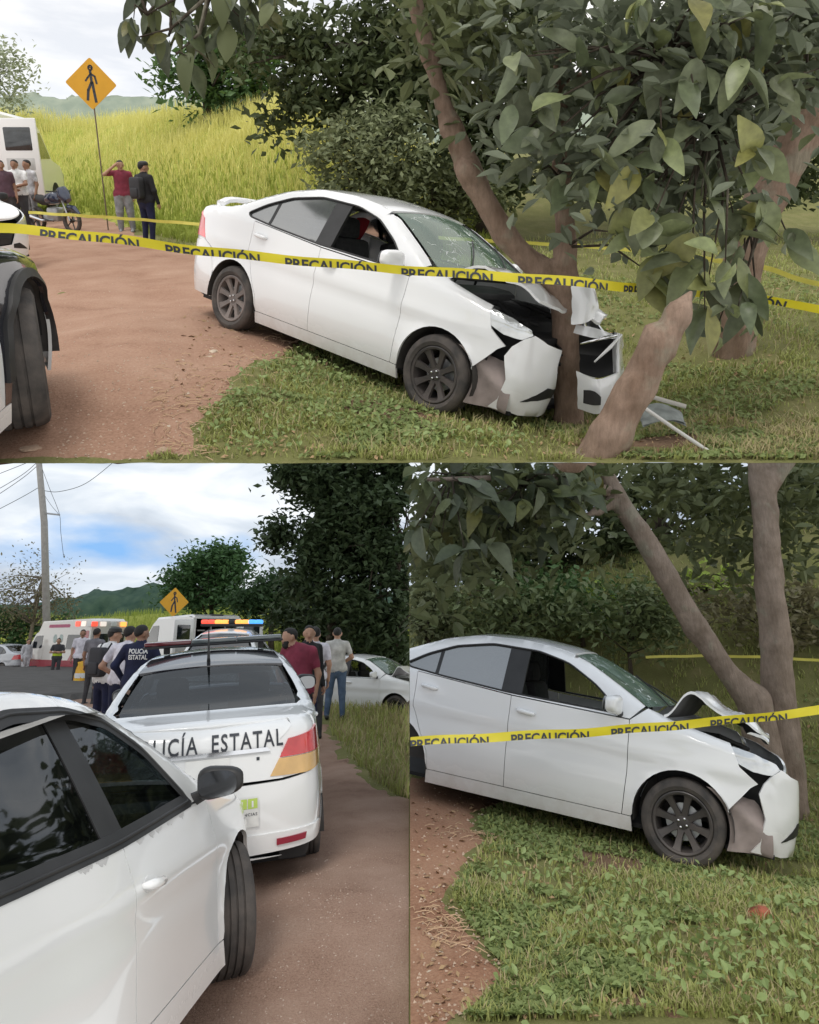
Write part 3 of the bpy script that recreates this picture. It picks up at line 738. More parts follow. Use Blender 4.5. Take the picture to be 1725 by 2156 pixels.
def ground_mat(name, stops, s1=3.0, s2=60, bump=.5, bs=120, attr='grass', alt=None):
    """soil that passes into turf where the point attribute says so"""
    m = bpy.data.materials.new(name); m.use_nodes = True; t = m.node_tree; N, L = t.nodes, t.links; b = N['Principled BSDF']; b.inputs['Roughness'].default_value = .95; b.inputs['Specular IOR Level'].default_value = .15
    co = N.new('ShaderNodeTexCoord')
    def noise(sc, det=6):
        n = N.new('ShaderNodeTexNoise'); n.inputs['Scale'].default_value = sc; n.inputs['Detail'].default_value = det; L.new(co.outputs['Object'], n.inputs['Vector']); return n
    def ramp(src, cs):
        r = N.new('ShaderNodeValToRGB'); e = r.color_ramp.elements
        while len(e) < len(cs): e.new(.5)
        for k, (p, c) in enumerate(cs): e[k].position = p; e[k].color = list(c) + [1]
        L.new(src, r.inputs[0]); return r.outputs[0]
    n1, n2 = noise(s1), noise(s2, 8); ad = N.new('ShaderNodeMath'); ad.operation = 'MULTIPLY_ADD'; ad.inputs[1].default_value = .45; L.new(n2.outputs[0], ad.inputs[0])
    a2 = N.new('ShaderNodeMath'); a2.operation = 'MULTIPLY'; a2.inputs[1].default_value = .55; L.new(n1.outputs[0], a2.inputs[0]); L.new(a2.outputs[0], ad.inputs[2])
    col = ramp(ad.outputs[0], stops)
    if alt:
        c2 = ramp(ad.outputs[0], alt); at = N.new('ShaderNodeAttribute'); at.attribute_name = attr
        n3 = noise(4.5); m1 = N.new('ShaderNodeMath'); m1.operation = 'MULTIPLY_ADD'; m1.inputs[1].default_value = .7; m1.inputs[2].default_value = -.35; L.new(n3.outputs[0], m1.inputs[0])
        m2 = N.new('ShaderNodeMath'); m2.operation = 'ADD'; L.new(at.outputs['Fac'], m2.inputs[0]); L.new(m1.outputs[0], m2.inputs[1])
        mr = N.new('ShaderNodeMapRange'); mr.inputs[1].default_value = .4; mr.inputs[2].default_value = .6; L.new(m2.outputs[0], mr.inputs[0])
        mx = N.new('ShaderNodeMix'); mx.data_type = 'RGBA'; L.new(mr.outputs[0], mx.inputs[0]); L.new(col, mx.inputs[6]); L.new(c2, mx.inputs[7]); col = mx.outputs[2]
    L.new(col, b.inputs['Base Color'])
    n4 = noise(bs, 8); bp = N.new('ShaderNodeBump'); bp.inputs['Strength'].default_value = bump; bp.inputs['Distance'].default_value = .015; L.new(n4.outputs[0], bp.inputs['Height']); L.new(bp.outputs[0], b.inputs['Normal'])
    return m
TURF = [(.25, (.10, .095, .04)), (.5, (.16, .165, .06)), (.75, (.25, .21, .11))]
BANK = [(.25, (.20, .24, .045)), (.5, (.33, .36, .07)), (.75, (.42, .40, .11))]
M_gA = ground_mat('turf_soil', TURF, alt=BANK, attr='bank')
M_rdA = ground_mat('red_dirt', [(.28, (.22, .125, .085)), (.45, (.33, .198, .138)), (.6, (.39, .25, .18)), (.78, (.47, .33, .25))], s1=1.6, s2=45, bump=.75, bs=70)
M_rdC = ground_mat('deep_red_dirt', [(.28, (.20, .10, .063)), (.45, (.30, .165, .105)), (.6, (.36, .215, .14)), (.78, (.46, .32, .23))], s1=1.8, s2=50, bump=.8, bs=80)  # a slightly darker, redder dirt for the wreck side
M_gB = ground_mat('verge_soil', TURF, alt=BANK, attr='bank')
M_rdB = ground_mat('packed_gravel', [(.30, (.19, .115, .083)), (.45, (.32, .21, .158)), (.6, (.39, .27, .208)), (.76, (.48, .36, .29))], s1=2.2, s2=90, bump=.9, bs=160)
M_asph = ground_mat('asphalt', [(.3, (.075, .073, .07)), (.7, (.13, .125, .12))], s2=90)
M_soil = ground_mat('bare_soil', [(.3, (.10, .06, .04)), (.5, (.18, .115, .075)), (.75, (.27, .185, .12))], s1=3, s2=40, bump=.9)

def fan(name, fr, h, k0, k1, y0f, y1, nk, ny, m, attrs=None, xmin=None):
    ks = np.linspace(k0, k1, nk); t = np.linspace(0, 1, ny) ** 1.0
    y0 = y0f(ks); Y = y0[None, :] * (y1 / y0[None, :]) ** t[:, None]; X = ks[None, :] * Y
    if xmin is not None: X = np.maximum(X, xmin[0]); X = np.minimum(X, xmin[1])
    Z = h(X, Y); V = np.stack([X, Y, Z], 2).reshape(-1, 3)
    i, j = np.meshgrid(np.arange(ny - 1), np.arange(nk - 1), indexing='ij'); a = i * nk + j
    F = np.stack([a, a + 1, a + nk + 1, a + nk], 2).reshape(-1, 4)
    me = npmesh(name, V, F, m, True, attr={k: f(V[:, 0], V[:, 1]) for k, f in (attrs or {}).items()})
    return tag(link(name, me, M=fr.M), kind='structure')
def bankA(x, y): return smooth(-1.5, 2.5, y - np.interp(x, _fx, _fy)) * smooth(1.5, -1.0, x)
gA = fan('ground', FA, hA, -.85, .85, lambda k: lipA(k) * .995, 62, 340, 300, M_gA, {'bank': bankA})
def bankB(x, y): return smooth(-3, 3, y - np.interp(x, [-60, -16, -9, -5.5, -3.2, -2.2, 0, 2], [48, 44, 38, 31, 27, 26, 26, 26]))
gB = fan('ground', FB, hB, -1.1, 0.0, lambda k: k * 0 + 3.2, 66, 160, 220, M_gB, {'bank': bankB})
gC = fan('ground', FB, hC, 0.0, 1.0, lambda k: k * 0 + 3.2, 40, 200, 220, M_gB, {'bank': lambda x, y: x * 0})

def sheet(name, fr, h, pix, m, lift=.006, step=.25, rag=.12, seed=3, kind='structure', pts=None):
    """a surface laid on the terrain inside an outline, with a ragged edge that beds into the ground"""
    P = np.array(pts if pts is not None else [fr.gnd(u, v, h)[:2] for u, v in pix]); P = dense(P, .12 if rag < .2 else .3)
    c = np.stack([vnoise(P[:, 0], P[:, 1], .5, seed), vnoise(P[:, 0], P[:, 1], .5, seed + 7)], 1); P = P + c * rag * (np.abs(P[:, :1]) > .02)
    lo, hi = P.min(0), P.max(0); G = []
    ys = [lo[1]]
    while ys[-1] < hi[1]: ys.append(ys[-1] + max(step * .3, step * ys[-1] / 12))
    for y in ys:
        dx = max(step * .3, step * y / 12); xs = np.arange(lo[0], hi[0], dx) + (len(G) % 2) * dx / 2; G.append(np.stack([xs, np.full(len(xs), y)], 1))
    G = np.vstack(G); G = G[in_poly(G, P)]; G = G[bdist(G, P) > .03]
    n = len(P); v2, _, f2, _, _, _ = delaunay_2d_cdt([Vector(p) for p in np.vstack([P, G])], [(i, (i + 1) % n) for i in range(n)], [], 0, 1e-5)
    v2 = np.array([p[:] for p in v2]); T = np.array([f for f in f2 if len(f) == 3]); T = T[in_poly(v2[T].mean(1), P)]
    e = bdist(v2, P); z = h(v2[:, 0], v2[:, 1]) + lift * (1 + (v2[:, 1] / 7) ** 2) * np.where((e < .004) & (np.abs(v2[:, 0]) > .02), -1.5, 1)
    a = v2[T[:, 1]] - v2[T[:, 0]]; b = v2[T[:, 2]] - v2[T[:, 0]]; neg = a[:, 0] * b[:, 1] - a[:, 1] * b[:, 0] < 0; T[neg] = T[neg][:, ::-1]
    return tag(link(name, npmesh(name, np.c_[v2, z], T, m, True), M=fr.M), kind=kind), P
lipL = [(k * lipA(k)[0] * .997, lipA(k)[0] * .997) for k in np.linspace(-.84, -.29, 12)]
roadA_px = [(440, 900), (492, 815), (585, 752), (690, 690), (640, 585), (500, 548), (420, 535), (335, 512), (300, 492), (250, 462), (180, 452), (60, 446), (-250, 452)]
roadA_pts = lipL + [tuple(FA.gnd(u, v, hA)[:2]) for u, v in roadA_px] + [(-30, 26), (-22, 18), (-10, 9)]
_, POLY_A = sheet('dirt_road', FA, hA, None, M_rdA, pts=roadA_pts, rag=.10)
roadB_pts = [(-.004, 3.3), (-.004, 8.3)] + [tuple(FB.gnd(u, v, hB)[:2]) for u, v in [(820, 1672), (760, 1618), (706, 1556), (690, 1500), (660, 1470), (600, 1440)]] + [(-6.5, 27), (-13, 37), (-40, 40), (-30, 25), (-14, 12), (-7, 5), (-4, 3.3)]
_, POLY_B = sheet('dirt_road', FB, hB, None, M_rdB, pts=roadB_pts, rag=.06)
sheet('asphalt_road', FB, hB, None, M_asph, pts=[(-4.8, 24), (-7.5, 28), (-13, 36.5), (-40, 39.5), (-32, 27), (-16, 19), (-7, 20)], rag=.1, lift=.02)
roadC_pts = [(.004, 3.3)] + [tuple(FB.gnd(u, v, hC)[:2]) for u, v in [(1045, 2090), (1035, 1990), (960, 1900), (1000, 1820), (1010, 1740), (1060, 1690), (1150, 1700), (1180, 1640), (1000, 1600), (880, 1590)]] + [(.004, 8.4)]
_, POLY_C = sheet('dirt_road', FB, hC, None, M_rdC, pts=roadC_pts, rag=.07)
sheet('soil_patch', FB, hC, [(1210, 1770), (1330, 1760), (1400, 1830), (1300, 1880), (1190, 1840)], M_soil, rag=.12, lift=.008)
sheet('soil_patch', FB, hC, [(1290, 2080), (1420, 2060), (1500, 2120), (1420, 2150), (1290, 2140)], M_soil, rag=.06, lift=.008)
sheet('soil_patch', FA, hA, None, M_soil, pts=[(1.15, 4.62), (1.9, 4.66), (2.2, 4.9), (2.0, 5.3), (1.4, 5.4), (1.05, 5.0)], rag=.1, lift=.008)
sheet('soil_patch', FA, hA, None, M_soil, pts=[(-.6, 5.35), (.1, 4.95), (.45, 5.05), (.2, 5.6), (-.5, 5.9)], rag=.12, lift=.008)

# the lower place has its own cloud deck, the underside of which it sees
def sky_mat():
    m = bpy.data.materials.new('cloud_deck'); m.use_nodes = True; t = m.node_tree; N, L = t.nodes, t.links
    for n in list(N): N.remove(n)
    out = N.new('ShaderNodeOutputMaterial'); em = N.new('ShaderNodeEmission'); em.inputs[1].default_value = 1.0; L.new(em.outputs[0], out.inputs[0])
    co = N.new('ShaderNodeTexCoord'); mp = N.new('ShaderNodeMapping'); mp.inputs['Scale'].default_value = (.028, .028, .085); mp.inputs['Rotation'].default_value = (0, R(-10), 0); L.new(co.outputs['Object'], mp.inputs[0])
    n1 = N.new('ShaderNodeTexNoise'); n1.inputs['Scale'].default_value = 2.2; n1.inputs['Detail'].default_value = 9; n1.inputs['Roughness'].default_value = .52; n1.inputs['Distortion'].default_value = .4; L.new(mp.outputs[0], n1.inputs['Vector'])
    r1 = N.new('ShaderNodeValToRGB'); e = r1.color_ramp.elements; e[0].position = .34; e[0].color = (.40, .46, .55, 1); e[1].position = .62; e[1].color = (.86, .89, .92, 1)
    k = e.new(.5); k.color = (.64, .70, .77, 1); L.new(n1.outputs[0], r1.inputs[0])
    # a rift of blue sky
    sp = N.new('ShaderNodeSeparateXYZ'); L.new(co.outputs['Object'], sp.inputs[0])
    def lin(src, c, w):
        a = N.new('ShaderNodeMath'); a.operation = 'SUBTRACT'; a.inputs[1].default_value = c; L.new(src, a.inputs[0])
        b = N.new('ShaderNodeMath'); b.operation = 'DIVIDE'; b.inputs[1].default_value = w; L.new(a.outputs[0], b.inputs[0])
        c2 = N.new('ShaderNodeMath'); c2.operation = 'POWER'; c2.inputs[1].default_value = 2; L.new(b.outputs[0], c2.inputs[0]); return c2.outputs[0]
    s = N.new('ShaderNodeMath'); s.operation = 'ADD'; L.new(lin(sp.outputs[0], -25.0, 8.0), s.inputs[0]); L.new(lin(sp.outputs[2], -12.5, 2.0), s.inputs[1])
    n2 = N.new('ShaderNodeTexNoise'); n2.inputs['Scale'].default_value = 3.4; n2.inputs['Detail'].default_value = 7; L.new(mp.outputs[0], n2.inputs['Vector'])
    q = N.new('ShaderNodeMath'); q.operation = 'MULTIPLY_ADD'; q.inputs[1].default_value = 9.0; q.inputs[2].default_value = -4.5; L.new(n2.outputs[0], q.inputs[0])
    a3 = N.new('ShaderNodeMath'); a3.operation = 'ADD'; L.new(s.outputs[0], a3.inputs[0]); L.new(q.outputs[0], a3.inputs[1])
    mr = N.new('ShaderNodeMapRange'); mr.inputs[1].default_value = 2.0; mr.inputs[2].default_value = -.6; L.new(a3.outputs[0], mr.inputs[0])
    mx = N.new('ShaderNodeMix'); mx.data_type = 'RGBA'; mx.inputs[7].default_value = (.24, .46, .80, 1); L.new(mr.outputs[0], mx.inputs[0]); L.new(r1.outputs[0], mx.inputs[6]); L.new(mx.outputs[2], em.inputs[0])
    return m
M_deck = sky_mat()
ks = np.linspace(-.85, .85, 60); ly = lipA(ks); rows = []
for t in np.linspace(0, 1, 30):
    y = ly * (1 - t) + 62.0 * t + .02; x = ks * y
    rows.append(np.stack([x, y, np.maximum(-2.32, -.4100 * y) - .003], 1) @ FA.R.T)
base = rows[-1].copy()
for t in np.linspace(0, 1, 14)[1:]:
    q = base.copy(); q[:, 1] += 5 * math.sin(t * math.pi / 2); q[:, 2] = base[:, 2] * (1 - t) - 36 * t; rows.append(q)
mb = MB(); mb.grid(np.array(rows)); tag(mb.build('sky', [M_deck], sm=True, fix=False), kind='structure')
mb = MB()                                              # soil face of the upper slope's edge, just behind its lip
mb.grid(np.array([np.stack([ks * ly * .996, ly * .996, hA(ks * ly, ly) - .004], 1) @ FA.R.T, np.stack([ks * (ly + .03), ly + .03, np.maximum(-2.32, -.4100 * (ly + .03)) - .006], 1) @ FA.R.T]))
tag(mb.build('embankment', [M_soil]), kind='structure')
# far hills
def hill(name, fr, x0, x1, y, tops, m, d=10):
    xs = np.linspace(x0, x1, 120); tz = np.interp(xs, *zip(*tops)) + .25 * vnoise(xs, xs * 0, 2.2, 61)
    rows = [np.stack([xs, np.full_like(xs, y), xs * 0 - 4], 1)]
    for t in np.linspace(0, 1, 9): rows.append(np.stack([xs, y + d * t + .5 * vnoise(xs, xs * 0 + t * 9, 1.5, 63), -4 + (tz + 4) * math.sin(t * math.pi / 2) + .25 * vnoise(xs, xs * 0 + t * 20, .8, 66)], 1))
    rows.append(np.stack([xs, np.full_like(xs, y + d + 6), tz * 0 - 4], 1))
    mb = MB(); mb.grid(np.array(rows)); return tag(mb.build(name, [m], M=fr.M, sm=True), kind='structure')
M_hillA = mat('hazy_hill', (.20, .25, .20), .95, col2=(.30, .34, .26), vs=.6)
M_hillB = mat('wooded_hill', (.022, .06, .04), .95, col2=(.07, .12, .075), vs=1.3, bump=1.0, bs=2)
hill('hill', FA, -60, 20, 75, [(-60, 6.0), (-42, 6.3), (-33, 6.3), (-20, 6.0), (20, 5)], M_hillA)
hill('hill', FB, -46, 6, 54, [(-46, 1.0), (-36, 1.6), (-28, 2.0), (-24, 3.0), (-19, 3.5), (-15, 3.3), (-12, 3.0), (6, 3)], M_hillB, d=6)

# ------------------------------------------------------------------ greenery
def leaf_mat(name, c1, c2, rough=.55, trans=.25, spec=.35):
    return mat(name, c1, rough, col2=c2, attr='tone', vs=1.3, trans=trans, spec=spec)
def frames_rand(n, rng, up=.5):
    nrm = rng.normal(size=(n, 3)); nrm[:, 2] = np.abs(nrm[:, 2]) + up; nrm /= np.linalg.norm(nrm, axis=1, keepdims=True)
    t = rng.normal(size=(n, 3)); t -= nrm * (t * nrm).sum(1, keepdims=True); t /= np.linalg.norm(t, axis=1, keepdims=True)
    return t, np.cross(nrm, t), nrm
def leaves(C, size, rng, up=.5, wide=.5, droop=.0, full=False):
    """leaf blades at points C: V, F, tone"""
    n = len(C); t, b, nr = frames_rand(n, rng, up)
    if droop: t[:, 2] -= droop; t /= np.linalg.norm(t, axis=1, keepdims=True); b = np.cross(nr, t); b /= np.linalg.norm(b, axis=1, keepdims=True) + 1e-9; nr = np.cross(t, b)
    L = np.asarray(size).reshape(-1, 1) * rng.uniform(.6, 1.3, (n, 1)); W = L * wide * rng.uniform(.7, 1.2, (n, 1)); tone = rng.uniform(0, 1, n)
    if full:
        pr = [(0, 0, 0), (.25, .36, .06), (.55, .5, .10), (.82, .28, .04), (1, 0, -.06), (.82, -.28, .04), (.55, -.5, .10), (.25, -.36, .06), (.5, 0, -.02)]
        V = np.stack([C + t * L * (p[0] - .3) + b * W * p[1] + nr * L * p[2] for p in pr], 1); k = len(pr)
        F = np.array([[0, 8, 1, 1], [1, 8, 2, 2], [2, 8, 3, 3], [3, 8, 4, 4], [4, 8, 5, 5], [5, 8, 6, 6], [6, 8, 7, 7], [7, 8, 0, 0]])[:, :3]
    else:
        V = np.stack([C - t * L * .5, C + b * W * .5 + nr * L * .07, C + t * L * .5, C - b * W * .5 + nr * L * .07], 1); k = 4; F = np.array([[0, 1, 2], [0, 2, 3]])
    F = (F[None] + (np.arange(n) * k)[:, None, None]).reshape(-1, 3)
    return V.reshape(-1, 3), F, np.repeat(tone, k)
def clumps(center, rad, n_cl, n_leaf, rng, cr=.28, shell=.55, squash=1.0):
    c = np.array(center); d = rng.normal(size=(n_cl, 3)); d /= np.linalg.norm(d, axis=1, keepdims=True)
    r = shell + (1 - shell) * rng.random((n_cl, 1)) ** .6
    cl = c + d * r * np.array(rad) * rng.uniform(.82, 1.12, (n_cl, 1))
    idx = rng.integers(0, n_cl, n_leaf); s = rng.uniform(.6, 1.4, (n_cl, 1))[idx] * cr
    return cl[idx] + rng.normal(size=(n_leaf, 3)) * s * np.array([1, 1, squash]) * .6, cl
def bark(name, c1, c2):
    m = mat(name, c1, .92, col2=c2, vs=5, spec=.15); t = m.node_tree; N, L = t.nodes, t.links; b = N['Principled BSDF']
    co = N.new('ShaderNodeTexCoord'); mp = N.new('ShaderNodeMapping'); mp.inputs['Scale'].default_value = (34, 34, 9); L.new(co.outputs['Object'], mp.inputs[0])
    n1 = N.new('ShaderNodeTexNoise'); n1.inputs['Scale'].default_value = 1.0; n1.inputs['Detail'].default_value = 8; n1.inputs['Roughness'].default_value = .7; L.new(mp.outputs[0], n1.inputs['Vector'])
    vo = N.new('ShaderNodeTexVoronoi'); vo.feature = 'DISTANCE_TO_EDGE'; vo.inputs['Scale'].default_value = .55; L.new(mp.outputs[0], vo.inputs['Vector'])
    cr = N.new('ShaderNodeMapRange'); cr.inputs[1].default_value = .0; cr.inputs[2].default_value = .10; cr.inputs[3].default_value = .0; L.new(vo.outputs['Distance'], cr.inputs[0])
    ad = N.new('ShaderNodeMath'); ad.operation = 'MULTIPLY_ADD'; ad.inputs[1].default_value = .10; L.new(cr.outputs[0], ad.inputs[0]); L.new(n1.outputs[0], ad.inputs[2])
    bp = N.new('ShaderNodeBump'); bp.inputs['Strength'].default_value = .7; bp.inputs['Distance'].default_value = .016; L.new(ad.outputs[0], bp.inputs['Height']); L.new(bp.outputs[0], b.inputs['Normal'])
    old = b.inputs['Base Color'].links[0].from_socket; n3 = N.new('ShaderNodeTexNoise'); n3.inputs['Scale'].default_value = 3.2; n3.inputs['Detail'].default_value = 6; L.new(co.outputs['Object'], n3.inputs['Vector'])
    m3 = N.new('ShaderNodeMapRange'); m3.inputs[1].default_value = .58; m3.inputs[2].default_value = .66; m3.inputs[4].default_value = .55; L.new(n3.outputs[0], m3.inputs[0])
    mx = N.new('ShaderNodeMix'); mx.data_type = 'RGBA'; mx.inputs[7].default_value = (.30, .29, .22, 1); L.new(m3.outputs[0], mx.inputs[0]); L.new(old, mx.inputs[6])
    m4 = N.new('ShaderNodeMix'); m4.data_type = 'RGBA'; m4.blend_type = 'MULTIPLY'; m4.inputs[0].default_value = .5; L.new(mx.outputs[2], m4.inputs[6]); rr = N.new('ShaderNodeMapRange'); rr.inputs[1].default_value = .3; rr.inputs[2].default_value = .75; rr.inputs[3].default_value = .35; rr.inputs[4].default_value = 1.15; L.new(n1.outputs[0], rr.inputs[0]); L.new(rr.outputs[0], m4.inputs[7]); L.new(m4.outputs[2], b.inputs['Base Color'])
    return m
M_barkA = bark('smooth_brown_bark', (.21, .14, .10), (.36, .26, .20))
M_barkC = bark('grey_brown_bark', (.19, .145, .11), (.33, .26, .21))
M_barkD = bark('dark_bark', (.05, .04, .03), (.10, .08, .06))
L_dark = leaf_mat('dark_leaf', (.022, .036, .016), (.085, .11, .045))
L_olive = leaf_mat('olive_leaf', (.035, .048, .02), (.13, .15, .065))
L_grey = leaf_mat('grey_green_leaf', (.075, .095, .06), (.17, .195, .13), rough=.5)
L_mid = leaf_mat('mid_green_leaf', (.035, .085, .028), (.10, .18, .06))
L_pale = leaf_mat('pale_bush_leaf', (.10, .13, .07), (.22, .25, .13))
L_dry = leaf_mat('thin_twig_leaf', (.11, .095, .05), (.22, .20, .11))
L_lime = leaf_mat('lime_leaf', (.16, .26, .03), (.32, .42, .07))
def tree(name, label, fr, base, h, crown, m, nl, size, trunk_r=.16, barkm=None, group=None, cat='tree', seed=1, lean=(0, 0), n_cl=60, cr=.5, up=.5, wide=.5, squash=.8, limbs=6, clip=None, droop=0, twigs=True, shell=.55):
    """trunk with limbs, crown of leaf blades in clumps (crown: list of (dx, dy, z, rx, ry, rz))"""
    rng = np.random.default_rng(seed); b = np.array(base, float)
    root = empty(name, label, cat, place(fr, b), group)
    top = np.array([lean[0], lean[1], h]); t = np.linspace(0, 1, 7)[:, None]
    pts = top * t + np.c_[np.sin(t * 4 + seed) * .06 * h * .3, np.cos(t * 3 + seed) * .05 * h * .3, t * 0]
    tk = MB(); tk.tube(pts, trunk_r * (1 - .6 * t[:, 0]), 8)
    C = []; CL = []
    for (dx, dy, z, rx, ry, rz) in crown:
        c, cl = clumps((dx, dy, z), (rx, ry, rz), max(6, int(n_cl * rx * ry * rz / max(1e-6, sum(q[3] * q[4] * q[5] for q in crown)))), max(10, int(nl * rx * ry * rz / sum(q[3] * q[4] * q[5] for q in crown))), rng, cr, shell=shell, squash=squash)
        C.append(c); CL.append(cl)
    C = np.vstack(C); CL = np.vstack(CL)
    if twigs:
        for i in rng.permutation(len(CL))[:limbs * 3]:
            p0 = pts[rng.integers(3, 7)]; e = CL[i]; mid = (p0 + e) / 2 + rng.normal(size=3) * .06 * h
            tk.tube([p0, mid, e], [trunk_r * .32, trunk_r * .18, trunk_r * .06], 5)
    if clip is not None:
        W = (np.c_[C + b] @ fr.R.T); k = clip(W); C = C[k]
    tk.build('trunk', [barkm or M_barkD], root, sm=True)
    V, F, tn = leaves(C, np.full(len(C), size), rng, up, wide, droop)
    link('crown', npmesh('crown', V, F, m, attr={'tone': tn}), root)
    return root
def blades(name, fr, h, P, hgt, wid, m, seed=0, lean=.35, kind='stuff', bend=.5, clip=None):
    """blades of grass rooted at P (x, y)"""
    rng = np.random.default_rng(seed); n = len(P); x, y = P[:, 0], P[:, 1]; z = h(x, y)
    H = np.asarray(hgt) * rng.uniform(.5, 1.35, n); W = np.asarray(wid) * rng.uniform(.7, 1.3, n); a = rng.uniform(0, 2 * np.pi, n); d = np.stack([np.cos(a), np.sin(a), 0 * a], 1); s = np.stack([-np.sin(a), np.cos(a), 0 * a], 1)
    ln = rng.uniform(.1, 1, n) * lean; B = np.stack([x, y, z - .01], 1); up = np.array([0, 0, 1.0])
    mid = B + up * (H * .55)[:, None] + d * (H * ln * .35)[:, None]; tip = B + up * (H * (1 - ln * bend * .5))[:, None] + d * (H * ln)[:, None]
    V = np.stack([B - s * W[:, None] * .5, B + s * W[:, None] * .5, mid + s * W[:, None] * .42, mid - s * W[:, None] * .42, tip], 1)
    o = (np.arange(n) * 5)[:, None]; Q = o + np.array([[0, 1, 2, 3]]); T = o + np.array([[3, 2, 4]])
    tn = np.repeat(np.clip(.5 + .5 * vnoise(x, y, .8, seed + 3) * .8 + rng.normal(size=n) * .18, 0, 1), 5)
    o = link(name, npmesh(name, V.reshape(-1, 3), [Q, T], m, attr={'tone': tn}), M=fr.M)
    return tag(o, kind=kind)
def scatter(n, x0, x1, y0, y1, rng, pw=1.0):
    """points in a fan; denser near the eye"""
    t = rng.random(n); y = (y0 ** -pw + t * (y1 ** -pw - y0 ** -pw)) ** (-1 / pw) if pw else y0 + t * (y1 - y0)
    k = rng.uniform(x0, x1, n); return np.stack([k * y, y], 1)
G_near = mat('grass_blade', (.12, .155, .04), .6, col2=(.36, .39, .13), attr='tone', vs=2, trans=.3, spec=.3)
G_weed = mat('weed_leaf', (.08, .125, .035), .6, col2=(.24, .30, .11), attr='tone', vs=2, trans=.3, spec=.3)
G_dry = mat('dry_grass_blade', (.22, .19, .08), .7, col2=(.42, .36, .20), attr='tone', vs=2, trans=.25, spec=.2)
G_bank = mat('bank_grass_blade', (.42, .44, .12), .7, col2=(.76, .72, .27), attr='tone', vs=.7, trans=.35, spec=.15)  # yellow-green blades, their colour lightened to stand in for haze on the bank
G_bank2 = mat('bank_weed_leaf', (.14, .21, .04), .7, col2=(.36, .42, .09), attr='tone', vs=.7, trans=.35, spec=.15)
rng = np.random.default_rng(11)
# upper place
def lip_ok(P, m=.03): return P[:, 1] > lip_interp(P[:, 0] / P[:, 1]) + m
_lk = np.linspace(-.9, .9, 120); _ly = lipA(_lk)
def lip_interp(k): return np.interp(k, _lk, _ly)
def offroad(P, poly, d=.0): 
    k = ~in_poly(P, poly); return k
def thin(P, s, f, seed): return vnoise(P[:, 0], P[:, 1], s, seed) > f
P = scatter(95000, -.42, .62, 4.1, 19, rng, 1.1); P = P[lip_ok(P) & offroad(P, POLY_A)]; P = P[P[:, 0] > -6]
bare = np.exp(-(((P[:, 0] - 1.55) / .5) ** 2 + ((P[:, 1] - 4.9) / .3) ** 2)) + np.exp(-(((P[:, 0] + .15) / .45) ** 2 + ((P[:, 1] - 5.4) / .3) ** 2))
P = P[(bare < .5) & (P[:, 1] < np.interp(P[:, 0], _fx, _fy) + 1)]
k = rng.random(len(P)) < (.12 + .88 * smooth(-.25, .2, vnoise(P[:, 0], P[:, 1], .45, 71))); P = P[k]
sz = .045 + .0035 * P[:, 1]
sel = rng.random(len(P)) < np.where((P[:, 0] > 1.8) & (P[:, 1] < 6.2), .45, .12)
blades('grass', FA, hA, P[~sel], sz[~sel], .006 + .0009 * P[~sel, 1], G_near, 5, lean=.9)
blades('dry_grass', FA, hA, P[sel], sz[sel] * 1.5, .0045 + .0007 * P[sel, 1], G_dry, 6, lean=1.1)
P = scatter(26000, -.42, .62, 4.15, 12, rng, 1.2); P = P[lip_ok(P) & offroad(P, POLY_A) & thin(P, .6, .05, 77)]
V, F, tn = leaves(np.c_[P, hA(P[:, 0], P[:, 1]) + .025], .035 + .003 * P[:, 1], rng, .9, .62)
tag(link('ground_weeds', npmesh('ground_weeds', V, F, G_weed, attr={'tone': tn}), M=FA.M), kind='stuff')
P = scatter(90000, -.75, .12, 14, 42, rng, .5); f = np.interp(P[:, 0], _fx, _fy); P = P[(P[:, 1] > f - .3) & offroad(P, POLY_A)]
d = P[:, 1] - np.interp(P[:, 0], _fx, _fy); low = rng.random(len(P)) < smooth(5.0, .5, d)
blades('bank_grass', FA, hA, P[~low], .34 + .3 * smooth(3, 9, d[~low]), .022, G_bank, 15, lean=.5)
blades('bank_weeds', FA, hA, P[low], .26, .03, G_bank2, 16, lean=.7)
# lower place, road side
P = scatter(60000, -.42, -.001, 4.4, 24, rng, .8); P = P[offroad(P, POLY_B)]; P = P[(P[:, 0] < -.01)]
k = rng.random(len(P)) < .35 + .65 * smooth(-.4, .2, vnoise(P[:, 0], P[:, 1], .7, 79)); P = P[k]; sel = rng.random(len(P)) < .38
blades('verge_grass', FB, hB, P[~sel], .10 + .005 * P[~sel, 1], .008 + .0009 * P[~sel, 1], G_near, 25, lean=.8)
blades('dry_grass', FB, hB, P[sel], .12 + .006 * P[sel, 1], .007 + .0007 * P[sel, 1], G_dry, 26, lean=.9)
P = scatter(60000, -.62, -.001, 18, 54, rng, .3); P = P[(bankB(P[:, 0], P[:, 1]) > .5) & (P[:, 0] < -.02)]
blades('bank_grass', FB, hB, P, .42, .03, G_bank2, 27, lean=.5)
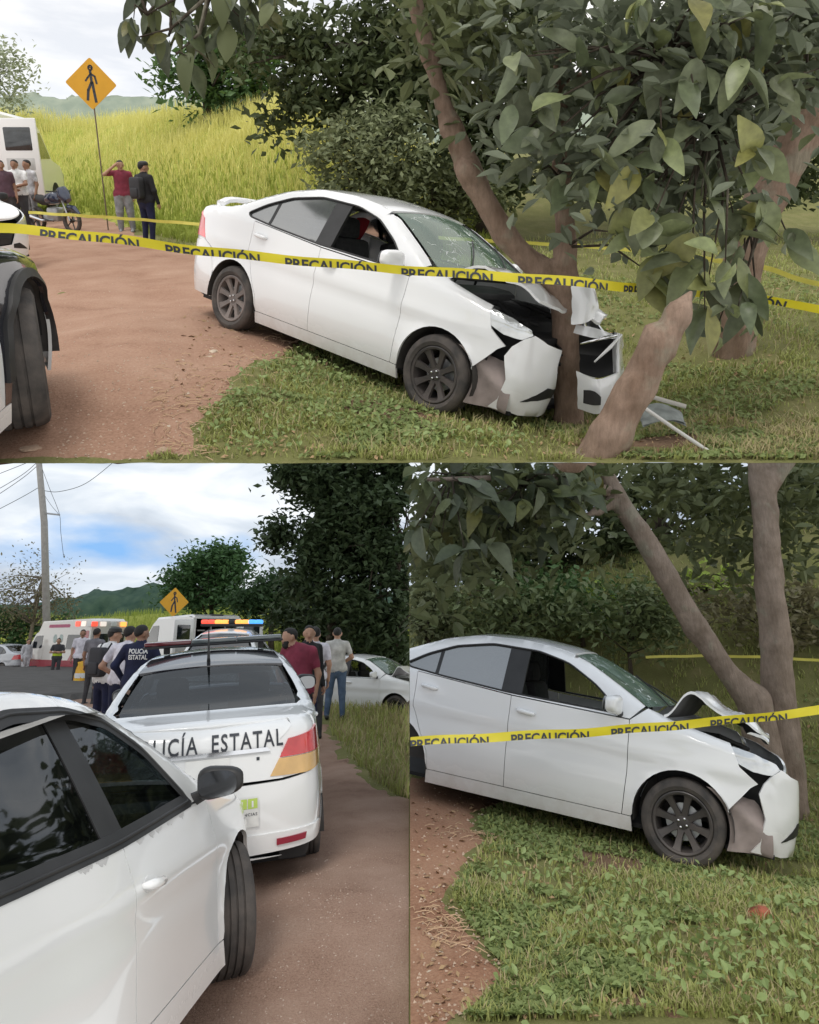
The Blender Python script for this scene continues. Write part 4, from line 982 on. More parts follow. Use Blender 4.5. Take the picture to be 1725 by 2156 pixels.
# lower place, wreck side
P = scatter(100000, .001, .62, 4.0, 15, rng, 1.0); P = P[offroad(P, POLY_C) & (P[:, 0] > .02)]
k = rng.random(len(P)) < .12 + .88 * smooth(-.30, .25, vnoise(P[:, 0], P[:, 1], .5, 81)); P = P[k]
sel = rng.random(len(P)) < .16
blades('grass', FB, hC, P[~sel], .055 + .003 * P[~sel, 1], .0065 + .0009 * P[~sel, 1], G_near, 35, lean=.9)
blades('dry_grass', FB, hC, P[sel], .07 + .004 * P[sel, 1], .005 + .0006 * P[sel, 1], G_dry, 36, lean=1.2)
P = scatter(42000, .001, .6, 4.0, 11, rng, 1.3); P = P[offroad(P, POLY_C) & (P[:, 0] > .03) & thin(P, .5, -.05, 83)]
V, F, tn = leaves(np.c_[P, hC(P[:, 0], P[:, 1]) + .03], .032 + .003 * P[:, 1], rng, .9, .6)
tag(link('ground_weeds', npmesh('ground_weeds', V, F, G_weed, attr={'tone': tn}), M=FB.M), kind='stuff')

# fallen leaves and broadleaf weeds
M_fall = mat('fallen_leaf', (.13, .075, .04), .8, col2=(.36, .24, .13), attr='tone')
def fallen(fr, h_, n, k0, k1, y0, y1, sz, seed, ok):
    rg = np.random.default_rng(seed); P = scatter(n, k0, k1, y0, y1, rg, 1.1); P = P[ok(P)]
    V, F, tn = leaves(np.c_[P, h_(P[:, 0], P[:, 1]) + .016], sz + .003 * P[:, 1], rg, 1.6, .5); tag(link('fallen_leaves', npmesh('fallen_leaves', V, F, M_fall, attr={'tone': tn}), M=fr.M), kind='stuff')
fallen(FA, hA, 1500, -.32, .55, 4.3, 11, .03, 101, lambda P: lip_ok(P) & (P[:, 0] > -2.4))
fallen(FB, hC, 1600, .002, .55, 4.0, 11, .03, 102, lambda P: P[:, 0] > .03)
G_broad = mat('broadleaf_weed', (.10, .16, .05), .5, col2=(.27, .35, .13), attr='tone', vs=2, trans=.25, spec=.4)
def weeds(fr, h_, C0, n, sp, sz, seed, ok):
    rg = np.random.default_rng(seed); C0 = np.array(C0); P = C0[rg.integers(0, len(C0), n)] + rg.normal(size=(n, 2)) * sp; P = P[ok(P)]; st = rg.uniform(.01, .13, len(P))
    V, F, tn = leaves(np.c_[P, h_(P[:, 0], P[:, 1]) + st], np.full(len(P), sz), rg, .7, .62, full=True); tag(link('ground_weeds', npmesh('ground_weeds', V, F, G_broad, attr={'tone': tn}), M=fr.M), kind='stuff')
rg_ = np.random.default_rng(103)
weeds(FB, hC, [FB.gnd(u, v, hC)[:2] for u, v in [(1500, 2000), (1560, 2060), (1640, 1990), (1700, 2080), (1690, 1930), (1600, 2120), (1480, 2110), (1300, 1960), (1180, 1990), (1130, 2080), (1380, 1900), (1560, 1880), (1240, 1880), (1100, 1860), (1350, 2000)]], 1000, .22, .052, 103, lambda P: P[:, 0] > .35)
weeds(FA, hA, [FA.gnd(u, v, hA)[:2] for u, v in [(480, 920), (520, 860), (560, 800), (620, 780), (700, 800), (560, 940), (760, 860), (660, 900), (820, 900), (900, 940), (1040, 940)]], 800, .16, .042, 104, lambda P: lip_ok(P, .06) & ~in_poly(P, POLY_A))
# ------------------------------------------------------------------ cars
def at_h(fr, h_, u, v, y): p = fr.at(u, v, y); return np.array([p[0], p[1], float(h_(np.array([p[0]]), np.array([p[1]]))[0])])
def rear_end(c, lamp=None, plate=True, lamp_poly=None, bump_lo=.25, spoiler=False, split=None, pm=None):
    sr, ra, ar, wr = c.sr, c.ra, c.ar, c.wr; w = 2 * sr
    zl = lambda s_: float(c.ztop(s_))
    seam = [(-1.735, .735), (ra - ar * .93, wr + ar * .55), (ra - ar * 1.02, .32), (ra - ar * 1.01, bump_lo)]
    half = [(-1.88, .80), (-1.74, .735)] + seam[1:]
    left = [(w - a, b) for a, b in half][::-1]
    c.panel('rear_bumper', half + [(sr + .5, bump_lo - .02), (sr, bump_lo - .02), (w - sr - .5, bump_lo - .02)] + left + [(w - sr - .52, .745), (sr, .735), (sr + .52, .745)], h=.07)
    lp = lamp_poly or [(-1.88, .81), (-1.93, .90), (-1.985, 1.0), (sr + .62, zl(sr + .62) - .05), (sr + .52, 1.0), (sr + .56, .82)]
    for sd in (1, -1):
        if split:
            lo = [p for p in clip_z(lp, split, -1)]; hi = clip_z(lp, split, 1)
            o = c.panel('tail_light', hi, mats=M_red, side=sd, ins=-.006, h=.04); c.panel('turn_lens', lo, mats=M_amber, side=sd, ins=-.006, h=.04, parent=o)
        else: c.panel('tail_light', lp, mats=lamp or M_red, side=sd, ins=-.004, h=.04)
    for sd in (1, -1): c.panel('quarter_corner', [(-1.90, .79), (-1.955, zl(-1.955)), (-2.1, zl(-2.1)), (sr + .6, zl(sr + .6)), (sr + .59, zl(sr + .59) - .045), (sr + .495, 1.0), (sr + .51, .755)], side=sd, ins=.006, h=.05)
    xt = max(p[0] for p in [q for q in lp if q[0] < sr + .6] + [(sr + .52, 0)])
    face = [(sr + .515, .755), (sr + .50, 1.0), (sr + .60, zl(sr + .6) - .045), (sr + .58, zl(sr + .58) - .002), (sr + .3, zl(sr + .3) - .002), (sr, zl(sr) - .002)]
    face = face + [(w - a, b) for a, b in face[::-1][1:]]
    c.panel('trunk_face', face, h=.06)
    if plate:
        c.panel('plate_recess', [(sr - .24, .80), (sr + .24, .80), (sr + .25, .95), (sr - .25, .95)], mats=c.paint, ins=-.002, thick=.003, h=.06)
        p = c.panel('number_plate', [(sr - .15, .81), (sr + .15, .81), (sr + .15, .93), (sr - .15, .93)], mats=M_plate, ins=-.007, thick=.004, h=.06)
    if spoiler:
        mb = MB(); t = np.linspace(-1, 1, 13); z0 = zl(sr + .4)
        mb.tube(np.stack([-2.12 + .16 * t ** 2, .62 * t, z0 + .10 - .05 * t ** 6], 1), .03, 8, flat=1.0)
        mb.tube(np.stack([-2.06 + .16 * t ** 2, .62 * t, z0 + .103 - .05 * t ** 6], 1), .026, 8)
        for y in (-.6, .6): mb.tube([(-1.96, y, z0 - .02), (-1.99, y, z0 + .07)], [.04, .025], 8)
        mb.build('spoiler', [c.paint], c.root, sm='auto')
def clip_z(poly, z, keep): return [np.array([b, a]) for a, b in clip_x([(q[1], q[0]) for q in poly], z, keep)]
def front_end(c, torn=False, lo=.21, lamp=None, grille=True):
    sf, fa, ar, wr = c.sf, c.fa, c.ar, c.wr; w = 2 * sf
    zt = lambda s_: float(c.ztop(s_))
    whole = [(1.84, .655), (fa + ar * .94, wr + ar * .42), (fa + ar * 1.0, wr), (fa + ar * 1.0, lo)]
    ripped = [(1.98, .775), (1.90, .70), (1.86, .62), (1.91, .45), (1.88, .30), (1.81, lo)]
    rt = ripped if torn else whole; lf = [(w - a, b) for a, b in whole][::-1]
    c.panel('front_bumper', rt + [(sf, lo - .02)] + lf + [(w - 2.2, .64), (sf + .42, .60), (sf + .34, .42), (sf, .40), (sf - .34, .42), (sf - .42, .60)] + ([(sf - .40, .735), (2.2, .765), (2.06, .815)] if torn else [(2.2, .66)]), h=.05)
    for sd in (1, -1):
        k = 1 if sd > 0 else -1
        c.panel('headlight', [(1.60, .90), (1.68, zt(1.68) - .012), (1.85, zt(1.85) - .012), (2.03, zt(2.03) - .03), (2.05, .81), (1.97, .765), (1.82, .77), (1.68, .83)] if torn and sd > 0 else [(1.66, zt(1.66) - .03), (1.75, .81), (1.90, .69), (2.22, .66), (sf - .36, .64), (sf - .38, .70), (2.1, zt(2.1) - .05), (1.85, zt(1.85) - .03)], mats=lamp or M_lamp, side=sd, h=.04, ins=.004)
        c.panel('fog_lamp_recess', [(2.06, .315), (2.30, .345), (sf - .36, .36), (sf - .36, .43), (2.28, .44)], mats=M_trim, side=sd, ins=-.004, h=.04)
    if grille:
        c.panel('grille', [(sf - .40, .605), (sf - .33, .43), (sf, .41), (sf + .33, .43), (sf + .40, .605), (sf + .36, .735), (sf, .74), (sf - .36, .735)], mats=M_trim, ins=.03, h=.06)
        for z in (.52, .60, .68): c.panel('grille_bar', [(sf - .34, z), (sf + .34, z), (sf + .34, z + .022), (sf - .34, z + .022)], mats=M_chrome if z > .65 else M_trim, ins=.012, h=.08)
def project(M, p): q = M @ Vector(p); return CX + FPX * q.x / q.y, CY - FPX * q.z / q.y
def crash(yt, D=.42, w=.27, seed=5, back=.06):
    def f(V):
        V = np.array(V, float); x, y, z = V.T; k = smooth(1.25, 2.1, x)
        dx = -D * np.exp(-((y - yt) / w) ** 2) * k - back * k * (y > yt) * smooth(yt, yt + .4, y)
        n1 = vnoise(y + 3 * z, x * 2 + z, .16, seed); n2 = vnoise(x * 2 + z, y * 2 - z, .19, seed + 9)
        kk = smooth(1.62, 2.0, x)
        V[:, 0] = x + dx + .010 * n1 * kk * np.exp(-((y - yt) / .4) ** 2); V[:, 1] = y + .010 * n2 * kk - .05 * kk * np.sign(y) * np.exp(-((np.abs(y) - .5) / .2) ** 2) * 0
        V[:, 2] = z + .010 * vnoise(x * 2, y * 2 + z, .2, seed + 4) * kk
        return V
    return f
M_splash = mat('splash_guard', (.26, .215, .20), .8, var=.3)
M_hoodin = mat('hood_underside', (.10, .10, .105), .6, var=.3)
def wreck_hood(c, yt, peak=.24, up=.42, gap=.11, short=.30, seed=3):
    nu, nt_ = 26, 25; U = np.linspace(0, 1, nu)[:, None]; T = np.linspace(-1, 1, nt_)[None, :]
    xb = 1.12 + .15 * (1 - T ** 2); xf = 2.10 - short + .12 * (1 - T ** 2) - .25 * np.exp(-((T * .66 - yt) / .26) ** 2)
    x = xb + (xf - xb) * U; y = (.70 - .10 * U) * T
    z = np.interp(x, c.tg, c.tz) + .05 * (1 - T ** 2)
    rid = np.exp(-((U - up) / .17) ** 2); z = z + peak * rid * (1 - .25 * T) + .06 * smooth(0, .2, U) + gap * smooth(.1, .5, U) * (T < 0) * (-T) * .9
    z = z + .035 * vnoise(U * 2.2 + T, T * 1.7 + U, .55, seed) * smooth(.05, .3, U) + .06 * np.abs(np.sin(3 * (U + .3 * T))) * smooth(.2, .6, U)
    z = z - .06 * smooth(.8, 1, U); z[:, -4:] += .05 * smooth(.4, .9, U[:, 0])[:, None]
    G = np.stack([x, y, z], 2); H = G - [0.0, 0, .022]
    m = MB(); m.grid(G, 0); m.grid(H, 1)
    ring = [(0, j) for j in range(nt_)] + [(i, nt_ - 1) for i in range(1, nu)] + [(nu - 1, j) for j in range(nt_ - 2, -1, -1)] + [(i, 0) for i in range(nu - 2, 0, -1)]
    V = [G[i, j] for i, j in ring] + [H[i, j] for i, j in ring]; n = len(ring); m.add(V, [[i, (i + 1) % n, n + (i + 1) % n, n + i] for i in range(n)], 0)
    m.build('hood', [c.paint, M_hoodin], c.root, sm='auto')['label'] = 'buckled hood bent up into a ridge'
    eb = MB(); eb.box((1.5, 0, .62), (.86, 1.24, .3), mi=0); 
    for (a, b, d, e, f_, g) in ((1.30, -.25, .80, .34, .3, .16), (1.35, .25, .82, .3, .36, .2), (1.62, -.05, .80, .2, .5, .12), (1.25, -.55, .84, .22, .16, .12), (1.55, .5, .8, .26, .2, .14), (1.5, -.46, .78, .3, .18, .1)): eb.box((a, b, d), (e, f_, g), bev=.03)
    eb.tube([(1.2, -.5, .9), (1.4, -.3, .93), (1.6, -.35, .86), (1.75, -.2, .84)], .022, 6); eb.tube([(1.22, .2, .92), (1.5, 0, .94), (1.72, .3, .85)], .018, 6)
    eb.build('engine_bay', [M_dark], c.root)
def splash(c, deform=None):
    g = []
    for t in np.linspace(-.35, 1.05, 12):
        a = (c.fa + (c.ar - .03) * math.cos(t), c.wr + (c.ar - .03) * math.sin(t))
        b = (min(2.02, a[0] + .30), max(.2, a[1] - .05 + .02 * math.sin(9 * t)))
        g.append([(a[0] + (b[0] - a[0]) * q, -.80 + .12 * q + .03 * math.sin(5 * q + 4 * t), a[1] + (b[1] - a[1]) * q) for q in np.linspace(0, 1, 6)])
    mb = MB(); mb.grid(c.fin(np.array(g).reshape(-1, 3)).reshape(12, 6, 3)); mb.build('splash_guard', [M_splash], c.root, sm=True)
def wipers(c):
    for y0, y1, dy in ((-.35, -.05, .45), (.15, .5, .45)):
        mb = MB(); S = [1.02, .84, .66]
        E = c.P(np.stack([np.array(S), c.ztop(np.array(S))], 1)); P = []
        for e, s_, y in zip(E, S, (y0, y0 + dy * .5, y0 + dy)):
            h = abs(e[1]); q = 1 - (y / h) ** 2; P.append((e[0] + np.interp(s_, *zip(*c.bul)) * q, y, e[2] + np.interp(s_, *zip(*c.crn)) * q + .012))
        mb.tube(P, .007, 5); mb.build('wiper', [M_trim], c.root)
def clip_world(root, keep_sign):
    """the two places share one boundary wall-less plane x = 0; keep what belongs to this one"""
    bpy.context.view_layer.update()
    gone = set()
    for n_ in [o.name for o in root.children_recursive]:
        if n_ in gone: continue
        o = bpy.data.objects[n_]
        if o.type != 'MESH': continue
        M = o.matrix_world; xs = [(M @ Vector(v)).x * keep_sign for v in o.bound_box]
        if min(xs) > 0: continue
        if max(xs) < 0:
            for k in list(o.children_recursive) + [o]: gone.add(k.name); bpy.data.objects.remove(k)
            continue
        bm = bmesh.new(); bm.from_mesh(o.data); I = M.inverted(); n = (M.to_3x3().transposed() @ Vector((keep_sign, 0, 0)))
        bmesh.ops.bisect_plane(bm, geom=bm.verts[:] + bm.edges[:] + bm.faces[:], plane_co=I @ Vector((.002 * keep_sign, M.translation.y, M.translation.z)), plane_no=n, clear_inner=True)
        me = o.data.copy(); bm.to_mesh(me); bm.free(); o.data = me
WIN_W = {'front': None, 'rear': G_grey, 'q': G_grey, 'shield': G_shield, 'back': G_tint, 'quarter': -.93}
M_film = G_grey
def wrecked_car(label, M, yt, torn=True, group=None, **kw):
    root = empty('crashed_car', label, 'car', M, group)
    spec = dict(COMPACT, shell_nose=1.72); pk = kw.pop('pk', (.07, .30, .12, .16)); spec['deform'] = crash(yt, D=kw.pop('D', .42))
    win = kw.pop('win', WIN_W)
    c = sedan(root, spec, kw.pop('pm', M_white), windows=win, mirror=dict(at=(.74, 1.06), len=.20), hood=False, door_split=-.17, dlo=COMPACT_DLO, rim=kw.pop('rim', M_rim), rim_r=kw.pop('rim_r', M_rimdust), wrr=.215, **kw)
    rear_end(c, lamp=M_redpale, spoiler=True); front_end(c, torn=torn); wreck_hood(c, yt, *pk); splash(c); wipers(c)
    return c
YT = min(np.linspace(-.5, .6, 60), key=lambda y: abs(project(MA, (1.95, y, .6))[0] - 1197))
carA = wrecked_car('white crashed sedan in the upper scene, its nose wrapped round a forked trunk', MA, YT)
carC = wrecked_car('white crashed sedan nearest the lower right, caution tape across both its doors', MC, .05, D=.30, pk=(.15, .28, .10, .25))
clip_world(carC.root, 1)
# torn pieces that stand out left of the trunk on the upper wreck
IA = MA.inverted()
def loc_(u, v, y): return IA @ Vector((FA.R @ FA.at(u, v, y)).tolist())
def torn(name, rows, m, th=.012, label=None):
    G = np.array([[loc_(*p)[:] for p in r] for r in rows]); a, b = G.shape[:2]; ui = np.linspace(0, a - 1, 4 * a); vi = np.linspace(0, b - 1, 4 * b)
    G = np.stack([[catmull(G[:, j, k][:, None] if False else np.stack([G[:, j, k]], 1), 4)[:, 0] for j in range(b)] for k in range(3)], -1).transpose(1, 0, 2) if a > 2 else G
    G = np.stack([[catmull(np.stack([G[i, :, k]], 1), 4)[:, 0] for i in range(len(G))] for k in range(3)], -1) if b > 2 else G
    n = .010 * vnoise(G[..., 1] * 2, G[..., 2] * 2, .12, 77); G[..., 0] += n
    mb = MB(); mb.grid(G); mb.grid(G - [th, 0, 0]); o = mb.build(name, [m], carA.root, sm='auto')
    if label: o['label'] = label
yw = 5.45
torn('bumper_corner', [[(1218, 782, yw), (1262, 800, yw - .12), (1300, 785, yw - .02), (1313, 768, yw + .2)], [(1220, 820, yw), (1264, 828, yw - .14), (1302, 812, yw - .03), (1313, 790, yw + .2)], [(1222, 862, yw + .02), (1262, 872, yw - .12), (1296, 848, yw), (1310, 820, yw + .2)]], M_white, label='torn left corner of the front bumper')
torn('lamp_surround', [[(1296, 700, yw + .2), (1306, 702, yw + .1), (1312, 706, yw + .3)], [(1292, 740, yw + .15), (1304, 742, yw + .05), (1311, 745, yw + .3)], [(1294, 785, yw + .1), (1304, 788, yw), (1313, 785, yw + .3)]], M_white)
torn('grille_cavity', [[(1222, 706, yw + .25), (1262, 706, yw + .2), (1298, 700, yw + .25)], [(1222, 745, yw + .3), (1262, 748, yw + .28), (1296, 742, yw + .28)], [(1224, 786, yw + .1), (1262, 796, yw + .05), (1294, 786, yw + .12)]], M_trim)
torn('hood_flap', [[(1208, 598, yw + .25), (1235, 598, yw + .2), (1252, 604, yw + .25)], [(1208, 635, yw + .2), (1238, 632, yw + .12), (1262, 640, yw + .22)], [(1206, 684, yw + .1), (1232, 680, yw + .05), (1252, 668, yw + .15)]], M_white, label='torn left corner of the hood standing up beside the trunk')
torn('hood_flap', [[(1214, 684, yw + .2), (1252, 690, yw + .1), (1292, 704, yw + .2)], [(1212, 702, yw + .05), (1254, 712, yw - .02), (1304, 712, yw + .1)]], M_white)
for p0, p1, m in (((1252, 762, yw - .1), (1310, 704, yw - .02), M_white), ((1222, 724, yw), (1300, 706, yw), M_chrome)):
    q = MB(); q.tube([loc_(*p0)[:], [(a + b) / 2 + .01 for a, b in zip(loc_(*p0), loc_(*p1))], loc_(*p1)[:]], [.008, .017, .01], 6, flat=.5); q.build('trim_strip', [m], carA.root, sm=True)
torn('fog_lamp_recess', [[(1232, 822, yw - .16), (1252, 824, yw - .17), (1266, 836, yw - .15)], [(1232, 850, yw - .16), (1252, 854, yw - .17), (1264, 852, yw - .15)]], M_trim)
# the same wreck seen from the road, far behind the police car
MW = FB.M @ Matrix.Translation((FB.at(825, 1440, 13.6)[0], 13.6, -1.62)) @ Matrix.Rotation(R(-26), 4, 'Z') @ Matrix.Rotation(R(3), 4, 'Y')
def _fitw():
    f = {'wsb': (800, 1428), 'fhub': (823, 1483), 'bp': (744, 1426), 'ap': (765, 1381), 'dlof': (799, 1440), 'fh': (752, 1440)}
    return fit_pose(FB, [FEAT[k] for k in f], list(f.values()), R(-26), (-.9, 19.0, -1.62), reg=[0, 25, 30, 200, 200, 200, 200])
MW = _fitw()
carW = wrecked_car('white crashed sedan under the dark trees, behind the man in jeans', MW, .0, pk=(.15, .28, .10, .25), pm=M_white, win={'front': None, 'rear': None, 'q': G_tint, 'shield': G_shield, 'back': G_tint, 'quarter': -.93}, rim_r=M_rim)
clip_world(carW.root, -1)

# white car close by on the left of the lower scene, seen from its right rear
MN = FB.M @ Matrix.Translation((-1.82, 3.68, -1.82)) @ Matrix.Rotation(R(88.8), 4, 'Z') @ Matrix.Rotation(R(3.5), 4, 'Y') @ Matrix.Rotation(R(-5), 4, 'X')
NEAR = dict(wr=.33, ar=.385, ra=-1.75, shoulder=.075, tuck=-.02, tum=.56, hz=.17,
    belt=[(.95, .955), (-.3, .925), (-1.45, .90)], cab=(1.0, -1.72),
    plan=[(2.17, 0), (2.165, .25), (2.12, .48), (2.0, .67), (1.85, .77), (1.6, .835), (1.3, .855), (.5, .845), (-.3, .83), (-.9, .765), (-1.5, .745), (-2.1, .74), (-2.4, .70), (-2.55, .64), (-2.635, .52), (-2.675, .3), (-2.685, 0)],
    top=[('f', .77), (2.25, .79), (1.9, .85), (1.5, .94), (1.1, 1.0), (1.0, 1.03), (.9, 1.09), (.62, 1.27), (.3, 1.44), (.1, 1.50), (-.3, 1.54), (-.75, 1.52), (-1.1, 1.42), (-1.4, 1.28), (-1.65, 1.165), (-1.8, 1.125), (-2.1, 1.10), ('r', 1.07)])
NEAR_DLO = [(.66, .965), (.42, 1.24), (.16, 1.39), (-.15, 1.445), (-.6, 1.45), (-.98, 1.37), (-1.25, 1.23), (-1.42, 1.10), (-1.35, .93), (-.9, .925), (-.3, .935)]
root = empty('white_car', 'white car close to the camera with black door frames and a black mirror', 'car', MN)
M_peel = mat('peeled_primer', (.45, .45, .45), .8, var=.15)
carN = sedan(root, NEAR, M_clean, dlo=NEAR_DLO, windows={'front': G_dark, 'rear': G_dark, 'q': G_dark, 'shield': G_clear, 'back': G_tint}, mirror=dict(at=(.66, .99), len=.24, mat=M_trim), steer=R(25), wy=.76, tw=.25, handles=True)
front_end(carN); rear_end(carN)
# black frame round the side glass, and paint flaking along the window line
for sd in (1,):
    big = shrink(carN.DL, -.022); carN.panel('window_frame', big, holes=[shrink(carN.DL, .035)], mats=M_trim, side=1, ins=-.003, thick=.004, gap=0, h=.05)
    rngp = np.random.default_rng(4)
    for s0 in (-.62, -.5, -.14, .0, .09, .24, .42):
        L = rngp.uniform(.04, .10); zb = carN.bz(s0) - .022; n = 10
        top_ = [(s0 + L * t, carN.bz(s0 + L * t) - .014) for t in np.linspace(0, 1, 4)]; low_ = [(s0 + L * t, carN.bz(s0 + L * t) - .018 - rngp.uniform(.002, .020) * math.sin(math.pi * t)) for t in np.linspace(1, 0, 9)]
        carN.panel('peeled_paint', top_ + low_, mats=M_peel, side=1, ins=-.0012, thick=.001, gap=0, h=.03)

# police car ahead of it, seen from straight behind
G_back = glass('dark_rear_glass', (.16, .2, .24), .07, opaque=.15)
POL = dict(COMPACT); POL['top'] = [(a, b - .01 if a != 'r' else 1.10) for a, b in COMPACT['top']]
_p0 = Car(root=None, paint=None, **POL)
def _Q(s_, z): return _p0.P([(s_, z)])[0]
mir = lambda p: p * np.array([1, -1, 1])
_e = _p0.P([[-1.64, _p0.ztop(-1.64)], [-1.0, _p0.ztop(-1.0)]])
pf = [_e[0], mir(_e[0]), _e[1], mir(_e[1]), _Q(_p0.sr + .52, .82), _Q(-1.88, .82), (-2.05, -.76, .27), (-1.3, -.82, .0), _Q(_p0.sr, .745)]
pp = [(619, 1486), (246, 1497), (590, 1402), (280, 1411), (578, 1625), (686, 1602), (687, 1752), (680, 1812), (432, 1668)]
MP = fit_pose(FB, pf, pp, R(92), (-1.5, 7.2, -1.65), reg=[0, 0, 0, 50, 100, 100, 100])
root = empty('police_car', 'white police patrol car seen from behind with a light bar on its black roof', 'police car', MP)
carP = sedan(root, POL, M_clean, windows={'front': G_tint, 'rear': G_tint, 'q': G_tint, 'shield': G_clear, 'back': G_back, 'quarter': -.93}, mirror=dict(at=(.74, 1.06), len=.20, mat=M_trim), door_split=-.17, dlo=COMPACT_DLO, roofm=M_black, wy=.72)
sr = carP.sr
rear_end(carP, plate=False, split=.885, bump_lo=.335, lamp_poly=[(-1.80, .86), (-1.83, .97), (-1.93, 1.045), (sr + .56, 1.0), (sr + .46, .84), (sr + .42, .775), (sr + .7, .765), (-1.95, .785)])
front_end(carP)
carP.panel('plate_recess', [(sr - .50, .79), (sr - .42, .775), (sr + .42, .775), (sr + .50, .79), (sr + .43, .935), (sr - .43, .935)], mats=M_clean, ins=.0, thick=.002, gap=0, h=.06)
carP.panel('chrome_trim', [(sr - .36, .935), (sr + .43, .935), (sr + .41, .965), (sr - .36, .965)], mats=M_chrome, ins=-.018, thick=.022, h=.06)
pl = carP.panel('number_plate', [(sr - .13, .805), (sr + .16, .805), (sr + .16, .925), (sr - .13, .925)], mats=M_plate, ins=-.008, thick=.006, h=.06)
carP.panel('plate_bolt', [(sr + .335, .885), (sr + .355, .885), (sr + .355, .905), (sr + .335, .905)], mats=M_ink, ins=-.004, thick=.003, gap=0)
for sd in (1, -1): carP.panel('reflector', [(sr + .46, .355), (sr + .67, .36), (sr + .68, .405), (sr + .46, .40)], mats=mat('dark_red_reflector', (.28, .015, .04), .25, coat=1) if sd == 1 else M_red, side=sd, ins=-.022, thick=.024, h=.04)
carP.panel('bumper_lip', [(-1.80, .36), (-1.88, .40), (-2.0, .435), (sr, .44), (2 * sr + 2.0, .435), (2 * sr + 1.88, .40), (2 * sr + 1.80, .36), (2 * sr + 1.8, .335), (sr + .5, .29), (sr, .285), (sr - .5, .29), (-1.8, .335)], mats=M_clean, ins=-.012, thick=.012, gap=.004, h=.06)
def lettering(c, txt, s0, z0, width, height, m, parent, off=.004, bold=.012, name='lettering'):
    V, F = text_mesh(txt, 1.0, bold=bold, space=1.16); w = V[:, 0].max() - V[:, 0].min(); V[:, 0] -= V[:, 0].min()
    cap = .72; return c.decal(name, V * [width / w, height / cap, 1], F, s0, z0, m, parent, off=off)
tf = [o for o in root.children if o.name.startswith('trunk_face')][0]
lettering(carP, 'POLICÍA  ESTATAL', sr - .50, .962, 1.02, .108, M_ink, tf)
st = carP.panel('sticker', [(sr + .13, .49), (sr + .345, .49), (sr + .345, .665), (sr + .13, .665)], mats=mat('sticker_white', (.7, .7, .68), .6), ins=-.014, thick=.001, gap=0, h=.05)
M_lgreen = mat('sticker_green', (.47, .62, .12), .5)
for i in range(3):
    a = sr + .137 + i * .069; carP.panel('green_square', [(a, .60), (a + .062, .60), (a + .062, .66), (a, .66)], mats=M_lgreen, ins=-.0165, thick=.001, gap=0, parent=st)
    lettering(carP, '911'[i], a + .014 + (.010 if i else 0), .610, .034 if i == 0 else .012, .038, M_plate, st, off=.019, bold=.02)
lettering(carP, 'EMERGENCIAS', sr + .14, .558, .195, .018, M_ink, st, off=.0165)
carP.panel('blue_star', [(sr + .235 + .02 * (1 if i % 2 else .5) * math.cos(i * math.pi / 6), .522 + .02 * (1 if i % 2 else .5) * math.sin(i * math.pi / 6)) for i in range(12)], mats=mat('star_blue', (.05, .2, .5), .5), ins=-.0165, thick=.001, gap=0, parent=st)
# light bar and whip aerial
mb = MB(); mb.box((-.35, 0, 1.595), (.26, 1.24, .022), bev=.01); mb.box((-.35, -.42, 1.56), (.1, .05, .06)); mb.box((-.35, .42, 1.56), (.1, .05, .06)); lb = mb.build('light_bar', [M_trim], root, sm='auto')
M_smoke = glass('smoke_lens', (.35, .38, .38), .25); M_redd = mat('red_dome', (.14, .02, .025), .15, coat=1); M_greyl = mat('grey_dome', (.12, .14, .14), .15, coat=1)
for y0, y1, m in ((.61, .2, M_redd), (.2, -.2, M_greyl), (-.2, -.61, M_greyl)):
    q = MB(); q.box((-.35, (y0 + y1) / 2, 1.624), (.25, abs(y1 - y0) - .006, .036), bev=.012); q.build('light_dome', [m], lb, sm='auto')
mb = MB(); mb.tube([(-.96, .03, 1.47), (-.98, .03, 1.50), (-.99, .03, 1.74)], [.018, .014, .004], 6); mb.build('aerial', [M_trim], root)

# police pickup whose front wheel fills the left edge of the upper scene
tw_ = FA.gnd(46, 903, hA); yaw = R(99); S_ = 1.12; L0 = np.array([1.3, -.70, 0]) * S_
o_ = tw_ - np.array([math.cos(yaw) * L0[0] - math.sin(yaw) * L0[1], math.sin(yaw) * L0[0] + math.cos(yaw) * L0[1], 0])
root = empty('police_pickup', 'black and white police vehicle at the left edge, showing its big front tyre', 'police car', place(FA, o_ + [0, 0, .01], yaw, sc=S_))
carU = sedan(root, dict(COMPACT, ar=.455, wr=.40, tuck=.03), M_black, windows={}, mirror=None, door_split=-.17, dlo=COMPACT_DLO, steer=R(18), wy=.69, tw=.33, wrr=.25)
for o in root.children:
    if o.type == 'MESH' and o.name.split('.')[0] in ('door', 'sill'): o.data.materials[0] = M_clean
carU.paint = M_clean; front_end(carU); rear_end(carU)
for sd in (1, -1):
    a0 = arc(carU.fa, carU.wr, carU.ar + .005, 0, 180, 22); a1 = arc(carU.fa, carU.wr, carU.ar + .055, 180, 0, 22)
    carU.panel('arch_flare', a0 + a1, mats=M_trim, side=sd, ins=-.022, thick=.04, gap=0, h=.05)

